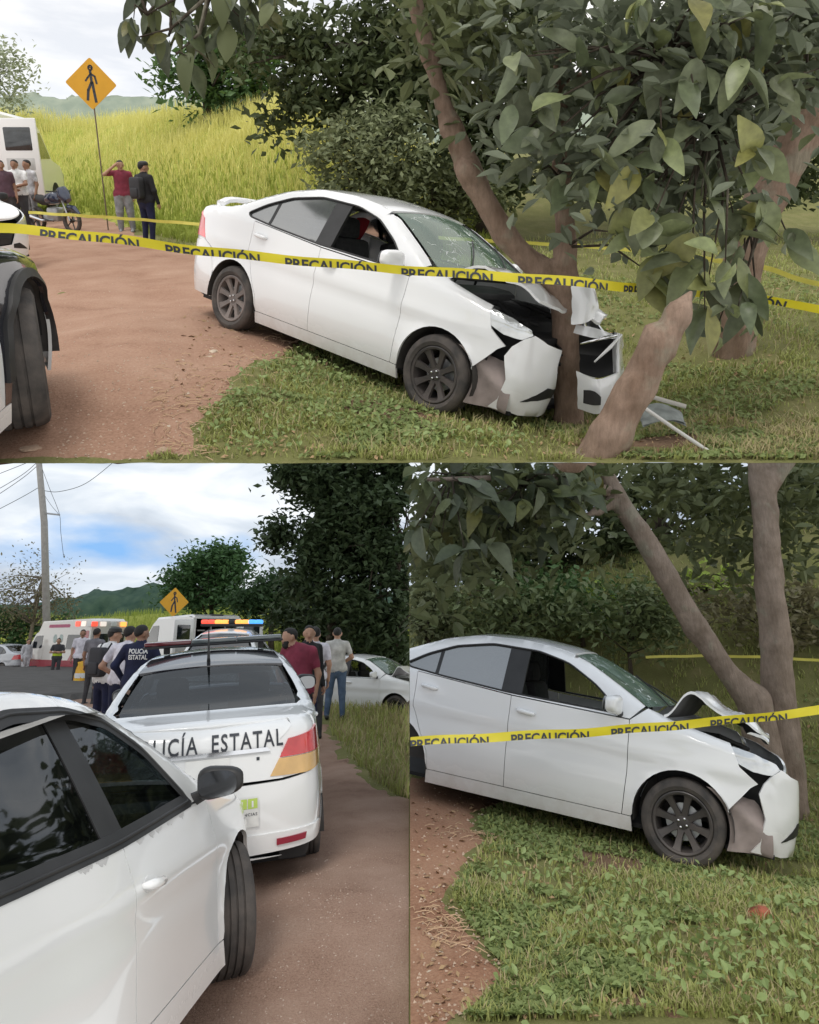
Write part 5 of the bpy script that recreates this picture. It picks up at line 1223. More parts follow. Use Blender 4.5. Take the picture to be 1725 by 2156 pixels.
# white patrol car behind it
p_ = FA.gnd(-60, 505, hA)
root = empty('white_patrol_car', 'white car with a teal emblem at the left edge, behind the black pickup', 'police car', place(FA, at_h(FA, hA, -150, 440, 13.5), R(-38)))
carV = sedan(root, COMPACT, M_clean, windows={}, mirror=dict(at=(.74, 1.06), len=.20, mat=M_trim), door_split=-.17, dlo=COMPACT_DLO)
front_end(carV); rear_end(carV)
M_teal = mat('teal_emblem', (.05, .36, .45), .5)
hood = [o for o in root.children if o.name.startswith('hood')][0]
mb = MB(); mb.grid(np.array([[(x, y, float(np.interp(x, carV.tg, carV.tz)) + .056 + (0.0)) for y in (.16 - w_, .16 + w_)] for x, w_ in ((1.3, .1), (1.4, .16), (1.5, .2), (1.65, .19), (1.8, .12))])); mb.build('emblem', [M_teal], hood)

# silver sedan far left on the asphalt
root = empty('silver_sedan', 'silver grey sedan parked beyond the ambulance at the far left', 'car', place(FB, at_h(FB, hB, 12, 1421, 38.5) + [-.6, .5, .02], R(152)))
carS = sedan(root, {}, M_silver, windows={}, mirror=dict(at=(.66, .99), len=.2)); rear_end(carS); front_end(carS)
# ------------------------------------------------------------------ vans
M_vanw = paint('van_white', (.78, .78, .77), dirt=.2, zd=.5)
M_cream = paint('cream_white', (.66, .64, .60), dirt=.2, zd=.5)
M_crim = paint('crimson_band', (.36, .05, .07), dirt=.3, zd=.5)
M_glassd = mat('dark_window', (.02, .025, .03), .08, var=.3, coat=1)
def body_shell(prof, hw, tum=.06, n=5):
    """van shell: side outline (x, z) lofted across with leaning sides and rounded roof edge"""
    mb = MB(); P = np.array(prof, float); zmax = P[:, 1].max(); cols = []
    for t, k in ((-1, 0), (-1, .03), (-.6, .08), (0, .10), (.6, .08), (1, .03), (1, 0)):
        pass
    ys = [-1, -.96, -.5, 0, .5, .96, 1]; rows = []
    for y in ys:
        q = P.copy(); drop = .05 if abs(y) == 1 else (.012 if abs(y) == .96 else 0)
        yy = np.array([y * hw * (1 - tum * max(0, (z - 1.0) / 1.5)) for z in q[:, 1]]); q[:, 1] = np.where(q[:, 1] > zmax - .5, q[:, 1] - drop, q[:, 1])
        c = q.mean(0); 
        if abs(y) == 1: q = c + (q - c) * [.985, .99]
        rows.append(np.stack([q[:, 0], yy, q[:, 1]], 1))
    G = np.array(rows); m, k = G.shape[:2]
    F = [[i * k + j, i * k + (j + 1) % k, (i + 1) * k + (j + 1) % k, (i + 1) * k + j] for i in range(m - 1) for j in range(k)]
    mb.add(G.reshape(-1, 3), F); mb.add(G[0], [list(range(k))]); mb.add(G[-1], [list(range(k))[::-1]]); return mb
def side_y(hw, tum, z): return hw * (1 - tum * max(0, (z - 1.0) / 1.5))
def side_panel(root, name, poly, hw, tum, m, sd, off=.012, parent=None, th=.03):
    q = fillet(poly, .05, 3); mb = MB(); n = len(q)
    V = [(a, sd * (side_y(hw, tum, b) + off), b) for a, b in q] + [(a, sd * (side_y(hw, tum, b) + off - th), b) for a, b in q]
    mb.add(V, [list(range(n)), list(range(n, 2 * n))[::-1]] + [[i, (i + 1) % n, n + (i + 1) % n, n + i] for i in range(n)]); return mb.build(name, [m], parent or root)
def light_mat(name, col, s): return mat(name, [c * .5 for c in col], .3, emit=col, es=s)
M_lr, M_lb, M_la, M_lw = light_mat('lit_red', (1, .10, .06), 1.0), light_mat('lit_blue', (.08, .35, 1), 1.2), light_mat('lit_amber', (1, .38, .08), 1.4), light_mat('lit_white', (1, .9, .8), .6)
# ambulance: faces left and away, its right... flank towards the road; x forward
g = FB.gnd(150, 1430, hB)
root = empty('ambulance', 'white and crimson box ambulance with red warning lamps on its roof edge', 'ambulance', place(FB, at_h(FB, hB, 142, 1428, 37.5) + [0, 0, .02], R(147)))
prof = [(-2.6, .45), (2.45, .45), (2.75, .60), (2.78, .95), (2.55, 1.12), (1.95, 1.22), (1.45, 1.95), (1.25, 2.05), (1.05, 2.52), (-2.45, 2.62), (-2.62, 2.5), (-2.66, 1.6)]
body_shell(prof, .98).build('body', [M_cream], root, sm='auto')
for sd in (1, -1):
    side_panel(root, 'window', [(1.72, 1.32), (1.38, 1.86), (.82, 1.88), (.82, 1.32)], .98, .06, M_glassd, sd)
    side_panel(root, 'window', [(-1.0, 1.3), (-2.2, 1.3), (-2.2, 1.92), (-1.05, 1.92)], .98, .06, M_glassd, sd)
    side_panel(root, 'red_band', [(-2.55, .50), (2.3, .50), (2.3, .82), (-2.55, .82)], .98, .06, M_crim, sd, off=.006)
    side_panel(root, 'red_stripe', [(-1.25, .80), (-2.55, .80), (-2.55, 2.1), (-2.3, 2.1), (-1.75, 1.5)], .98, .06, M_crim, sd, off=.005)
    side_panel(root, 'door', [(.70, .84), (1.86, .84), (1.86, 1.22), (1.44, 1.9), (.70, 1.93)], .98, .06, M_cream, sd, off=.006)
    for i in range(3): 
        s_ = side_panel(root, 'side_lamp', [(-1.5 - .42 * i, 2.28), (-1.82 - .42 * i, 2.28), (-1.82 - .42 * i, 2.5), (-1.5 - .42 * i, 2.5)], .98, .06, (M_lr, M_lw, M_plate)[i], sd, off=.03)
    side_panel(root, 'lettering_band', [(.5, 2.22), (-1.1, 2.24), (-1.1, 2.38), (.5, 2.36)], .98, .06, M_crim if False else mat('pink_lettering', (.45, .12, .2), .6), sd, off=.008)
    for x0 in (-.1, -.55): side_panel(root, 'emblem', [(x0 + .14 * math.cos(a), 1.75 + .2 * math.sin(a)) for a in np.linspace(0, 6.2, 10)], .98, .06, mat('faint_emblem', (.42, .5, .47), .7), sd, off=.007)
    for x in (1.75, -1.55):
        side_panel(root, 'arch', arc(x, .40, .44, 0, 180, 10), .98, .06, M_dark, sd, off=.004); wheel(root, x, .86 * sd, .37, w=.22, out=sd, rim=M_steel, grooves=False)
    side_panel(root, 'mirror', [(1.55, 1.3), (1.68, 1.3), (1.68, 1.62), (1.55, 1.62)], .98, .06, M_trim, sd, off=.22, th=.12)
mb = MB(); mb.box((-2.69, 0, 1.0), (.04, 1.7, .9), bev=.02); mb.build('rear_panel', [M_crim], root)
for y, m in ((.8, M_lr), (.35, M_lw), (-.2, M_plate), (-.72, M_la)):
    q = MB(); q.box((-2.68, y, 2.38), (.06, .3, .2), bev=.02); q.build('rear_lamp', [m], root)
for y in (.42, -.42):
    q = MB(); q.box((-2.70, y, 1.68), (.03, .76, .56), bev=.02); q.build('rear_window', [M_glassd], root)
mb = MB(); mb.box((2.76, 0, .62), (.12, 1.8, .22), bev=.04); mb.build('bumper', [M_trim], root)
mb = MB(); mb.add([(1.93, -.78, 1.24), (1.93, .78, 1.24), (1.47, .72, 1.9), (1.47, -.72, 1.9)], [[0, 1, 2, 3]]); mb.V[0] += np.array([.02, 0, .015]); mb.build('windscreen', [M_glassd], root)

def make_van(M, label, doors=True, da=(R(95), R(100)), group=None, holeside=True):
    """white panel van with open back; rear faces -x"""
    root = empty('panel_van', label, 'van', M, group)
    prof = [(-2.3, .42), (2.5, .42), (2.72, .6), (2.74, .98), (2.5, 1.22), (1.75, 1.38), (1.05, 2.18), (.7, 2.38), (-2.1, 2.46), (-2.38, 2.40)]
    hw, tum = .98, .06; P = np.array(prof)
    # shell open at the back: roof, sides, floor as sheets
    rows = []
    for y in (-1, -.95, 0, .95, 1):
        dr = .07 if abs(y) == 1 else 0
        rows.append(np.stack([P[:, 0], [y * side_y(hw, tum, z) for z in P[:, 1]], np.where(P[:, 1] > 2.0, P[:, 1] - dr, P[:, 1])], 1))
    G = np.array(rows); mb = MB(); mb.grid(G)
    top_of = lambda x: np.interp(x, [-2.38, -2.1, .7, 1.05, 1.75, 2.5, 2.74], [2.33, 2.39, 2.31, 2.11, 1.38, 1.22, .98])
    xs = [-2.34, -1.9, -1.2, -.5, .2, .7, 1.05, 1.4, 1.75, 2.1, 2.5, 2.7]
    for sd in (1, -1):
        mb.grid(np.array([[(x, sd * side_y(hw, tum, z), z) for x in xs] for z in (.42,)] + [[(x, sd * side_y(hw, tum, .42 + (top_of(x) - .42) * t), .42 + (top_of(x) - .42) * t) for x in xs] for t in (.33, .66, 1)]))
        mb.box((-2.33, sd * .90, 1.40), (.08, .12, 1.9)); 
    mb.box((-2.33, 0, 2.36), (.1, 1.8, .10)); mb.box((-2.33, 0, .55), (.1, 1.86, .2))
    mb.build('body', [M_vanw], root, sm='auto')
    q = MB(); q.box((-.7, 0, 1.42), (2.9, 1.72, 1.75)); 
    V = np.concatenate(q.V); q2 = MB(); q2.add(V, [f for k in q.F.values() for _, f in k if not all(abs(V[i][0] + 2.15) < .02 for i in f)]); q2.build('cargo_bay', [M_dark], root)
    for y in (-.5, .0, .55): 
        q = MB(); q.box((-1.9 + .3 * y, y, 1.5), (.05, .05, 1.5)); q.box((-1.8, y * .8, 1.9), (.4, .3, .05)); q.build('rack', [M_steel], root)
    for sd in (1, -1):
        side_panel(root, 'window', [(1.62, 1.42), (1.0, 2.06), (.45, 2.08), (.45, 1.42)], hw, tum, M_glassd, sd)
        for x in (1.75, -1.45): side_panel(root, 'arch', arc(x, .38, .42, 0, 180, 10), hw, tum, M_dark, sd, off=.004); wheel(root, x, .86 * sd, .35, w=.22, out=sd, rim=M_steel, grooves=False)
        side_panel(root, 'sliding_door_rail', [(-.4, 1.40), (-2.2, 1.42), (-2.2, 1.46), (-.4, 1.44)], hw, tum, M_trim, sd, off=.01)
        # open back door, hinged at the corner post
        D = Matrix.Translation((-2.36, sd * .93, 0)) @ Matrix.Rotation(sd * -da[0 if sd > 0 else 1], 4, 'Z') 
        d = MB(); d.box((.0, -sd * .45, 1.42), (.06, .88, 1.72), bev=.025); dd = d.build('rear_door', [M_vanw], root, D, sm='auto')
        w = MB(); w.box((0, -sd * .46, 1.84), (.075, .62, .52), bev=.03); w.build('door_window', [M_glassd], dd, sm='auto')
        w = MB(); w.box((0, -sd * .46, 1.3), (.07, .66, .3), bev=.03); w.build('door_pocket', [mat('door_grey', (.5, .5, .49), .6)], dd, sm='auto')
    mb = MB(); mb.box((-2.30, 0, 2.44), (.12, .5, .06), bev=.02); mb.build('top_lamp', [M_trim], root)
    mb = MB(); mb.add([(1.74, -.82, 1.40), (1.74, .82, 1.40), (1.06, .76, 2.17), (1.06, -.76, 2.17)], [[0, 1, 2, 3]]); mb.V[0] += np.array([.02, 0, .02]); mb.build('windscreen', [M_glassd], root)
    mb = MB(); mb.box((2.75, 0, .6), (.12, 1.86, .26), bev=.05); mb.build('bumper', [M_trim], root)
    return root
p = FB.at(395, 1421, 30.5); 
make_van(place(FB, (FB.at(372, 1400, 30.0)[0], 31.0, float(hB(np.array([-9.0]), np.array([31.0]))[0]) + .03), R(132)), 'white panel van with both back doors open, right of the ambulance', da=(R(165), R(150)))
# the police pickup behind the patrol car, only its cab roof and lit bar show
root = empty('police_truck', 'white police vehicle behind the patrol car with lit amber and blue roof lamps', 'police car', place(FB, (FB.at(478, 1400, 17.0)[0], 17.5, -1.65), R(92)))
carT = sedan(root, dict(COMPACT, top=[(a, b + (.17 if a != 'f' and a != 'r' and -1.3 < a < .8 else 0)) for a, b in COMPACT['top']]), M_clean, windows={}, mirror=dict(at=(.74, 1.06), len=.2), door_split=-.17, dlo=COMPACT_DLO)
rear_end(carT); front_end(carT)
mb = MB(); mb.box((-.3, 0, 1.78), (.3, 1.3, .06), bev=.02); lb = mb.build('light_bar', [M_trim], root)
for i, m in enumerate((M_lr, M_lr, M_la, M_la, M_trim, M_la, M_la, M_lb, M_lb)):
    q = MB(); q.box((-.3, .58 - i * .145, 1.85), (.28, .135, .09), bev=.03); q.build('lamp', [m], lb, sm='auto')

# ------------------------------------------------------------------ people
def surface_nets(f, lo, hi, h):
    n = [int(np.ceil((b - a) / h)) + 1 for a, b in zip(lo, hi)]
    ax = [lo[i] + h * np.arange(n[i]) for i in range(3)]; X = np.stack(np.meshgrid(*ax, indexing='ij'), -1)
    D = f(X.reshape(-1, 3)).reshape(n); s = D < 0
    c = np.zeros([k - 1 for k in n], int)
    for i in (0, 1):
        for j in (0, 1):
            for k in (0, 1): c += s[i:n[0] - 1 + i, j:n[1] - 1 + j, k:n[2] - 1 + k]
    act = (c > 0) & (c < 8); idx = -np.ones(act.shape, int); I = np.argwhere(act); idx[act] = np.arange(len(I))
    acc = np.zeros((len(I), 3)); cnt = np.zeros(len(I)); corners = [(i, j, k) for i in (0, 1) for j in (0, 1) for k in (0, 1)]
    for a in corners:
        for b in corners:
            if sum(abs(p - q) for p, q in zip(a, b)) == 1 and a < b:
                A = D[I[:, 0] + a[0], I[:, 1] + a[1], I[:, 2] + a[2]]; B = D[I[:, 0] + b[0], I[:, 1] + b[1], I[:, 2] + b[2]]
                m = (A < 0) != (B < 0); t = np.where(m, A / np.where(A == B, 1, A - B), 0)[:, None]
                acc += np.where(m[:, None], np.array(a) + (np.array(b) - np.array(a)) * t, 0); cnt += m
    V = np.array(lo) + h * (I + acc / np.maximum(cnt, 1)[:, None]); F = []
    for d in range(3):
        e = [0, 0, 0]; e[d] = 1; a = s[:n[0] - e[0], :n[1] - e[1], :n[2] - e[2]]; b = s[e[0]:, e[1]:, e[2]:]
        E = np.argwhere(a != b); u, w = [k for k in range(3) if k != d]
        E = E[(E[:, u] > 0) & (E[:, w] > 0) & (E[:, u] < n[u] - 1) & (E[:, w] < n[w] - 1)]
        def at(du, dw): q = E.copy(); q[:, u] -= du; q[:, w] -= dw; return idx[q[:, 0], q[:, 1], q[:, 2]]
        Q = np.stack([at(1, 1), at(0, 1), at(0, 0), at(1, 0)], 1); fl = a[E[:, 0], E[:, 1], E[:, 2]]
        if d == 1: fl = ~fl
        Q[~fl] = Q[~fl][:, ::-1]; F.append(Q[(Q >= 0).all(1)])
    return V, np.vstack(F)
def cone(P, a, b, r1, r2, fl=None):
    """rounded cone distance; fl = (direction, factor) squashes the section along a direction"""
    a, b = np.asarray(a, float), np.asarray(b, float)
    if fl is not None:
        d = np.asarray(fl[0], float); d = d / np.linalg.norm(d); k = 1 / fl[1] - 1
        P = P + ((P - a) @ d)[:, None] * d * k; b = b + ((b - a) @ d) * d * k
    ab = b - a; t = np.clip(((P - a) @ ab) / (ab @ ab + 1e-9), 0, 1)
    return (np.linalg.norm(P - a - t[:, None] * ab, axis=1) - (r1 + (r2 - r1) * t)) * (fl[1] if fl is not None else 1)
def smin(ds, k): 
    out = ds[0]
    for d in ds[1:]:
        h = np.clip(.5 + .5 * (d - out) / k, 0, 1); out = d * (1 - h) + out * h - k * h * (1 - h)
    return out
SKIN = [mat('skin_tan', (.42, .24, .16), .6), mat('skin_brown', (.30, .165, .105), .6)]
M_hair = mat('black_hair', (.012, .010, .009), .7, var=.4)
M_shoe = mat('dark_shoe', (.03, .03, .032), .6)
M_eye = mat('eye_dark', (.02, .015, .012), .3)
def person(label, M, shirt, trousers, pose=None, skin=0, h=.02, hair=True, sleeve=.55, girth=1.0, shoe=None, cap=None, long_sleeve=False, extra=None, group=None, loose=1.0, beard=False, jacket_hem=.90, mask=None):
    """faces -y; +x is its left"""
    J = dict(pel=(0, 0, .95), wa=(0, 0, 1.10), ch=(0, .01, 1.30), nk=(0, .015, 1.475), hd=(0, -.012, 1.605),
             hL=(.095, 0, .93), hR=(-.095, 0, .93), kL=(.105, -.02, .50), kR=(-.105, -.02, .50), aL=(.11, .02, .085), aR=(-.11, .02, .085), tL=(.13, -.15, .035), tR=(-.13, -.15, .035),
             sL=(.185, .01, 1.405), sR=(-.185, .01, 1.405), eL=(.245, .03, 1.13), eR=(-.245, .03, 1.13), wL=(.25, -.05, .89), wR=(-.25, -.05, .89))
    J.update(pose or {}); J = {k: np.array(v, float) for k, v in J.items()}; g = girth
    up = J['ch'] - J['wa']; up /= np.linalg.norm(up); sx = J['sL'] - J['sR']; sx /= np.linalg.norm(sx); fw = np.cross(sx, up); fw /= np.linalg.norm(fw); fw = -fw if fw @ np.array([0, -1, 0]) < -.99 and False else fw
    f2 = np.array([0, 1.0, 0]) if abs(sx[0]) > .8 else fw
    pr = []
    def add(m, a, b, r1, r2, fl=None): pr.append((m, J[a] if isinstance(a, str) else a, J[b] if isinstance(b, str) else b, r1, r2, fl))
    add(1, J['pel'] + (J['wa'] - J['pel']) * (.0 if jacket_hem < .92 else .5), 'wa', .165 * g, .155 * g, (f2, .68 if g <= 1 else .8)); add(1, 'wa', J['ch'] + [0, 0, .02], .155 * g, .172 * g ** .6, (f2, .66 if g <= 1 else .78))
    add(1, J['sL'] * .8 + J['sR'] * .2, J['sR'] * .8 + J['sL'] * .2, .074, .074); add(1, J['ch'], J['nk'] - [0, 0, .05], .13, .08, (f2, .7))
    add(2, J['hL'] + [0, 0, .02], J['hR'] + [0, 0, .02], .118 * g ** .7, .118 * g ** .7, (f2, .9))
    for s in 'LR':
        add(2, 'h' + s, 'k' + s, .092 * loose, .064 * loose); add(2, 'k' + s, J['a' + s] + [0, 0, .03], .063 * loose, .047 * loose); add(3, J['a' + s] + [0, .03, -.03], 't' + s, .045, .036)
        e = J['s' + s] + (J['e' + s] - J['s' + s]) * (1 if long_sleeve else sleeve); add(1, 's' + s, e, .068, .058 if not long_sleeve else .052)
        add(0 if not long_sleeve else 1, e, 'e' + s, .047 if not long_sleeve else .052, .040 if not long_sleeve else .048)
        w = J['w' + s]; add(0 if not long_sleeve else 1, 'e' + s, w, .041 if not long_sleeve else .048, .029 if not long_sleeve else .036)
        d = w - J['e' + s]; d /= np.linalg.norm(d); add(0, w, w + d * .075, .033, .036, (sx if abs(d @ sx) < .8 else up, .55))
    add(0, 'nk', J['hd'] - [0, 0, .07], .058, .056)
    hd = J['hd']; look = np.array((pose or {}).get('look', (0, -1, 0)), float); look /= np.linalg.norm(look); side = np.cross(look, [0, 0, 1]); side /= np.linalg.norm(side) + 1e-9
    add(0, hd + [0, 0, .025] - look * .015, hd + [0, 0, .03] + look * .01, .092, .088, (side, .86)); add(0, hd + look * .02 - [0, 0, .01], hd + look * .045 - [0, 0, .085], .07, .042, (side, .88))
    add(0, hd + look * .098 + [0, 0, .0], hd + look * .108 - [0, 0, .03], .012, .016)
    for q in (-1, 1): add(0, hd + side * .083 * q - [0, 0, .02], hd + side * .085 * q + [0, 0, .015], .016, .018)
    A = np.array([p[1] for p in pr] + [p[2] for p in pr]); lo, hi = A.min(0) - .24, A.max(0) + .24; lo[2] = max(lo[2], -.03)
    def f(P): return smin([cone(P, *p[1:]) for p in pr], .028)
    V, F = surface_nets(f, lo, hi, h)
    c = V[F].mean(1); D = np.stack([cone(c, *p[1:]) - (.012 if p[0] == 1 else .004 if p[0] == 2 else 0) for p in pr], 1); am = D.argmin(1); mi = np.array([p[0] for p in pr])[am]; hem = J['pel'][2] - .055 + .012 * np.sin(c[:, 0] * 31 + c[:, 1] * 17); mi = np.where((am < 2) & (c[:, 2] < hem), 2, mi); mi = np.where((mi == 2) & (c[:, 2] > hem) & (np.hypot(c[:, 0] - J['pel'][0], c[:, 1] - J['pel'][1]) < .24), 1, mi)
    sk = SKIN[skin]; mb = MB()
    # five fingers on each hand, rooted inside the palm
    for s in 'LR':
        w = J['w' + s]; d = w - J['e' + s]; d /= np.linalg.norm(d); pn = sx - d * (sx @ d)
        if np.linalg.norm(pn) < .2: pn = fw - d * (fw @ d)
        pn /= np.linalg.norm(pn); ac = np.cross(d, pn)
        for k, (o, L) in enumerate(((-.026, .062), (-.009, .075), (.009, .070), (.025, .055))):
            b = w + d * .085 + ac * o; mb.tube([b - d * .02, b + d * L * .5, b + d * L * .8 - pn * .018 * (1 if s == 'L' else -1), b + d * L * .85 - pn * .035 * (1 if s == 'L' else -1)], [.0095, .009, .008, .006], 6)
        b = w + d * .035 - ac * .03; mb.tube([b + ac * .01, b - ac * .025 + d * .03, b - ac * .03 + d * .06], [.011, .010, .007], 6)
    FV = np.concatenate(mb.V); ff = {k: np.array([x for _, x in v]) + len(V) for k, v in mb.F.items()}
    root = link('person', npmesh('person', np.vstack([V, FV]), [F] + list(ff.values()), [sk, shirt, trousers, shoe or M_shoe], True, np.r_[mi, np.zeros(sum(len(v) for v in ff.values()), int)]), M=M); tag(root, label, 'person', group)
    if hair or cap is not None:
        def fh(P):
            a = cone(P, hd + [0, 0, .03] - look * .02, hd + [0, 0, .037] + look * .0, .097, .094, (side, .87)); q = P - hd
            return np.maximum(a, -((q @ -look) * .8 + q[:, 2] * 1.0 - .022))
        hv, hf = surface_nets(fh, hd - .16, hd + .17, .016); link('hair', npmesh('hair', hv, hf, M_hair, True), root)
    if cap is not None:
        cb = MB(); cb.lathe([(0, .135), (.06, .13), (.098, .105), (.108, .06), (.104, .05)], 20, axis='z'); cb.prism([(.07 * math.cos(a), .075 * math.sin(a)) for a in np.linspace(0, 6.1, 14)], .045, .055, axis='z')
        rot = Matrix((( -side[0], -look[0], 0), (-side[1], -look[1], 0), (0, 0, 1))); 
        V2 = [np.array([rot @ Vector(v) for v in q]) for q in cb.V]; V2[1] += look * .085; cb.V = [v + hd for v in V2]; cb.build('cap', [cap], root, sm='auto')
    if beard:
        def fb(P): 
            q = P - hd; return np.maximum(np.maximum(cone(P, hd + look * .022 - [0, 0, .01], hd + look * .05 - [0, 0, .085], .076, .05, (side, .9)), q[:, 2] + .038), -(q @ look) + .0)
        hv, hf = surface_nets(fb, hd - .17, hd + .17, .016); link('beard', npmesh('beard', hv, hf, M_hair, True), root)
    for q in (-1, 1):
        e = MB(); c0 = hd + look * .083 + side * .032 * q + np.array([0, 0, .012]); e.lathe([(0, -.006), (.008, -.004), (.011, 0), (.008, .004), (0, .006)], 8, c=c0); e.build('eye', [M_eye], root)
    m = MB(); c0 = hd + look * .094 - np.array([0, 0, .055]); m.tube([c0 - side * .022, c0 + look * .006, c0 + side * .022], [.003, .006, .003], 5); m.build('mouth', [mat('lip', (.25, .1, .08), .6)], root)
    if extra: extra(root, J, f)
    return root
def cloth(name, c, **k): return mat(name, c, .9, var=.3, vs=7, bump=1.0, bs=11, **k)
C_mar, C_blk, C_navy, C_white, C_grey, C_jean, C_khaki = cloth('maroon_cloth', (.21, .03, .055)), cloth('black_cloth', (.014, .014, .016)), cloth('navy_cloth', (.012, .016, .05)), cloth('white_cloth', (.72, .72, .72)), cloth('grey_cloth', (.24, .245, .26)), cloth('denim', (.05, .085, .15), col2=(.10, .15, .23)), cloth('light_grey_cloth', (.46, .455, .43))
C_hiv = mat('high_vis_yellow', (.55, .72, .05), .7); C_lgrey = cloth('pale_overall', (.50, .50, .52)); C_pale = cloth('lilac_white_cloth', (.66, .64, .70)); C_dk = cloth('charcoal_cloth', (.05, .05, .055))
def stand(fr, h_, u, v, dep=None, face=0., sc=1.0):
    g_ = fr.gnd(u, v, h_) if dep is None else np.array([fr.at(u, v, dep)[0], dep, float(h_(np.array([fr.at(u, v, dep)[0]]), np.array([dep]))[0])])
    return place(fr, g_, face, sc=sc)
def bag(label, root, J, m, name='backpack', w=.30, hh=.44, dz=-.02, back=.19, y=1):
    mb = MB(); bm = bmesh.new(); bmesh.ops.create_cube(bm, size=1); bmesh.ops.bevel(bm, geom=bm.edges[:], offset=.2, segments=3, profile=.6, affect='EDGES')
    for v in bm.verts: v.co = Vector((v.co.x * w, v.co.y * .16 + (J['ch'][1] + back) * y, v.co.z * hh + J['ch'][2] - .08 + dz))
    bm.verts.index_update(); mb.add([v.co[:] for v in bm.verts], [[v.index for v in f.verts] for f in bm.faces]); bm.free()
    o = mb.build(name, [m], None, root.matrix_world.copy(), sm='auto'); tag(o, label, 'bag')
    for s in (-1, 1):
        q = MB(); q.tube([(.09 * s, J['ch'][1] + back * y - .06, 1.36 + dz), (.11 * s, .02, 1.475), (.12 * s, -.14, 1.36), (.12 * s, -.16, 1.22), (.13 * s, -.08, 1.10)], .018, 5, flat=.5); q.build('strap', [m], o, sm=True)
    q = MB(); q.box((0, J['ch'][1] + back + .085, J['ch'][2] - .17 + dz), (w * .72, .05, hh * .42), bev=.03); q.build('pocket', [m], o, sm='auto')
# upper scene: the two by the road
person('man in a maroon shirt and grey sweatpants raising a hand to his face', stand(FA, hA, 268, 490, face=R(14)), C_mar, C_grey,
       pose=dict(sR=(-.19, 0, 1.43), eR=(-.37, -.10, 1.40), wR=(-.12, -.16, 1.60), eL=(.27, .02, 1.15), wL=(.26, -.06, .90), look=(.35, -1, -.1), kL=(.13, -.02, .5), kR=(-.12, -.02, .5), aL=(.15, .02, .085), aR=(-.13, .02, .085)), girth=1.14, loose=1.45, shoe=C_grey, h=.018)
pz = stand(FA, hA, 317, 517, face=R(150))
po = person('officer in black with a peaked cap, a dark pack on the back, seen from behind', pz, C_blk, C_navy, pose=dict(eL=(.28, -.03, 1.14), wL=(.22, -.18, .98), eR=(-.27, .0, 1.14), wR=(-.27, -.08, .90), look=(-.5, -1, 0)), girth=1.16, loose=1.12, long_sleeve=True, cap=M_trim, h=.018)
bag('black backpack worn by the capped officer in the upper scene', po, dict(ch=np.array((0, .01, 1.30))), mat('black_pack', (.03, .03, .034), .7), back=.20)
# upper scene: the group at the left edge
for (u, dep, fc, lb, sh, tr, kw) in ((38, 19.3, .1, 'person in a white top and dark trousers, centre of the left edge group', C_white, C_dk, dict(girth=1.3, loose=1.3, pose=dict(eL=(.25, -.12, 1.16), wL=(.02, -.2, 1.10), eR=(-.25, -.12, 1.16), wR=(-.0, -.22, 1.06)))),
                                     (64, 20.0, -.5, 'person half hidden behind the white topped one', C_lgrey, C_grey, {}), (8, 18.6, .6, 'person in a dark top cut by the left frame edge', cloth('plum_cloth', (.10, .055, .075)), C_dk, dict(girth=1.15))):
    person(lb, stand(FA, hA, u, 400, dep, face=fc), sh, tr, h=.024, skin=1, **kw)
# lower scene, near group behind the patrol car
fB = lambda u, dep, fc: stand(FB, hB, u, 1400, dep, face=fc)
def vest_text(txts):
    def fn(root, J, f):
        for t, z in txts:
            V, F = text_mesh(t, 1.0, bold=.03); w = V[:, 0].max(); V = V * [.26 / w, .062 / .72, 1]; V[:, 0] -= .13
            mb = MB(); mb.add(np.stack([-V[:, 0], np.full(len(V), .150), z + V[:, 1]], 1), F); 
            q = mb.V[0]
            for i in range(len(q)):
                for y in np.linspace(.24, .08, 60):
                    if f(np.array([[q[i, 0], y, q[i, 2]]]))[0] < 0: q[i, 1] = y + .006; break
            tag(mb.build('lettering', [M_plate], root), kind='stuff')
    return fn
lean = dict(ch=(0, -.05, 1.30), nk=(0, -.09, 1.47), hd=(0, -.12, 1.60), sL=(.185, -.04, 1.405), sR=(-.185, -.04, 1.405))
person('officer in dark blue with white police lettering across the back', fB(292, 11.4, R(188)), C_navy, C_navy, pose=dict(look=(-.8, -.7, 0), eR=(-.30, -.05, 1.16), wR=(-.12, -.2, 1.0), eL=(.32, .02, 1.18), wL=(.20, -.12, .96)), girth=1.15, long_sleeve=True, extra=vest_text((('POLICÍA', 1.345), ('ESTATAL', 1.265))), h=.018, skin=1)
person('dark haired man in a white shirt with a navy sleeve, left of the police lettering', fB(258, 12.2, R(165)), C_pale, C_navy, pose=dict(lean, look=(-.3, -1, -.2), eL=(.33, .05, 1.14), wL=(.20, -.12, 1.0)), girth=1.05, h=.018)
pb = person('man with a dark backpack over a white shirt near the orange bag', fB(222, 12.8, R(150)), C_white, C_navy, pose=dict(lean, look=(-.6, -1, 0)), girth=1.05, h=.018, cap=M_trim)
bag('dark grey backpack on the man in white near the orange bag', pb, dict(ch=np.array((0, -.05, 1.30))), mat('grey_pack', (.035, .036, .042), .8), back=.20)
person('bystander in a grey hooded top behind the backpack wearer', fB(196, 19.0, R(170)), cloth('mid_grey_cloth', (.16, .16, .18)), C_dk, h=.024, skin=1)
person('bystander in a pale shirt by the ambulance rear wheel', fB(167, 24.5, R(20)), C_pale, C_dk, h=.024, skin=1)
def vest(root, J, f):
    mb = MB(); mb.lathe([(.185, 1.02), (.19, 1.1), (.186, 1.17)], 20, axis='z'); q = mb.V[0]; q[:, 1] *= .78; mb.build('vest', [C_hiv], root, sm=True)
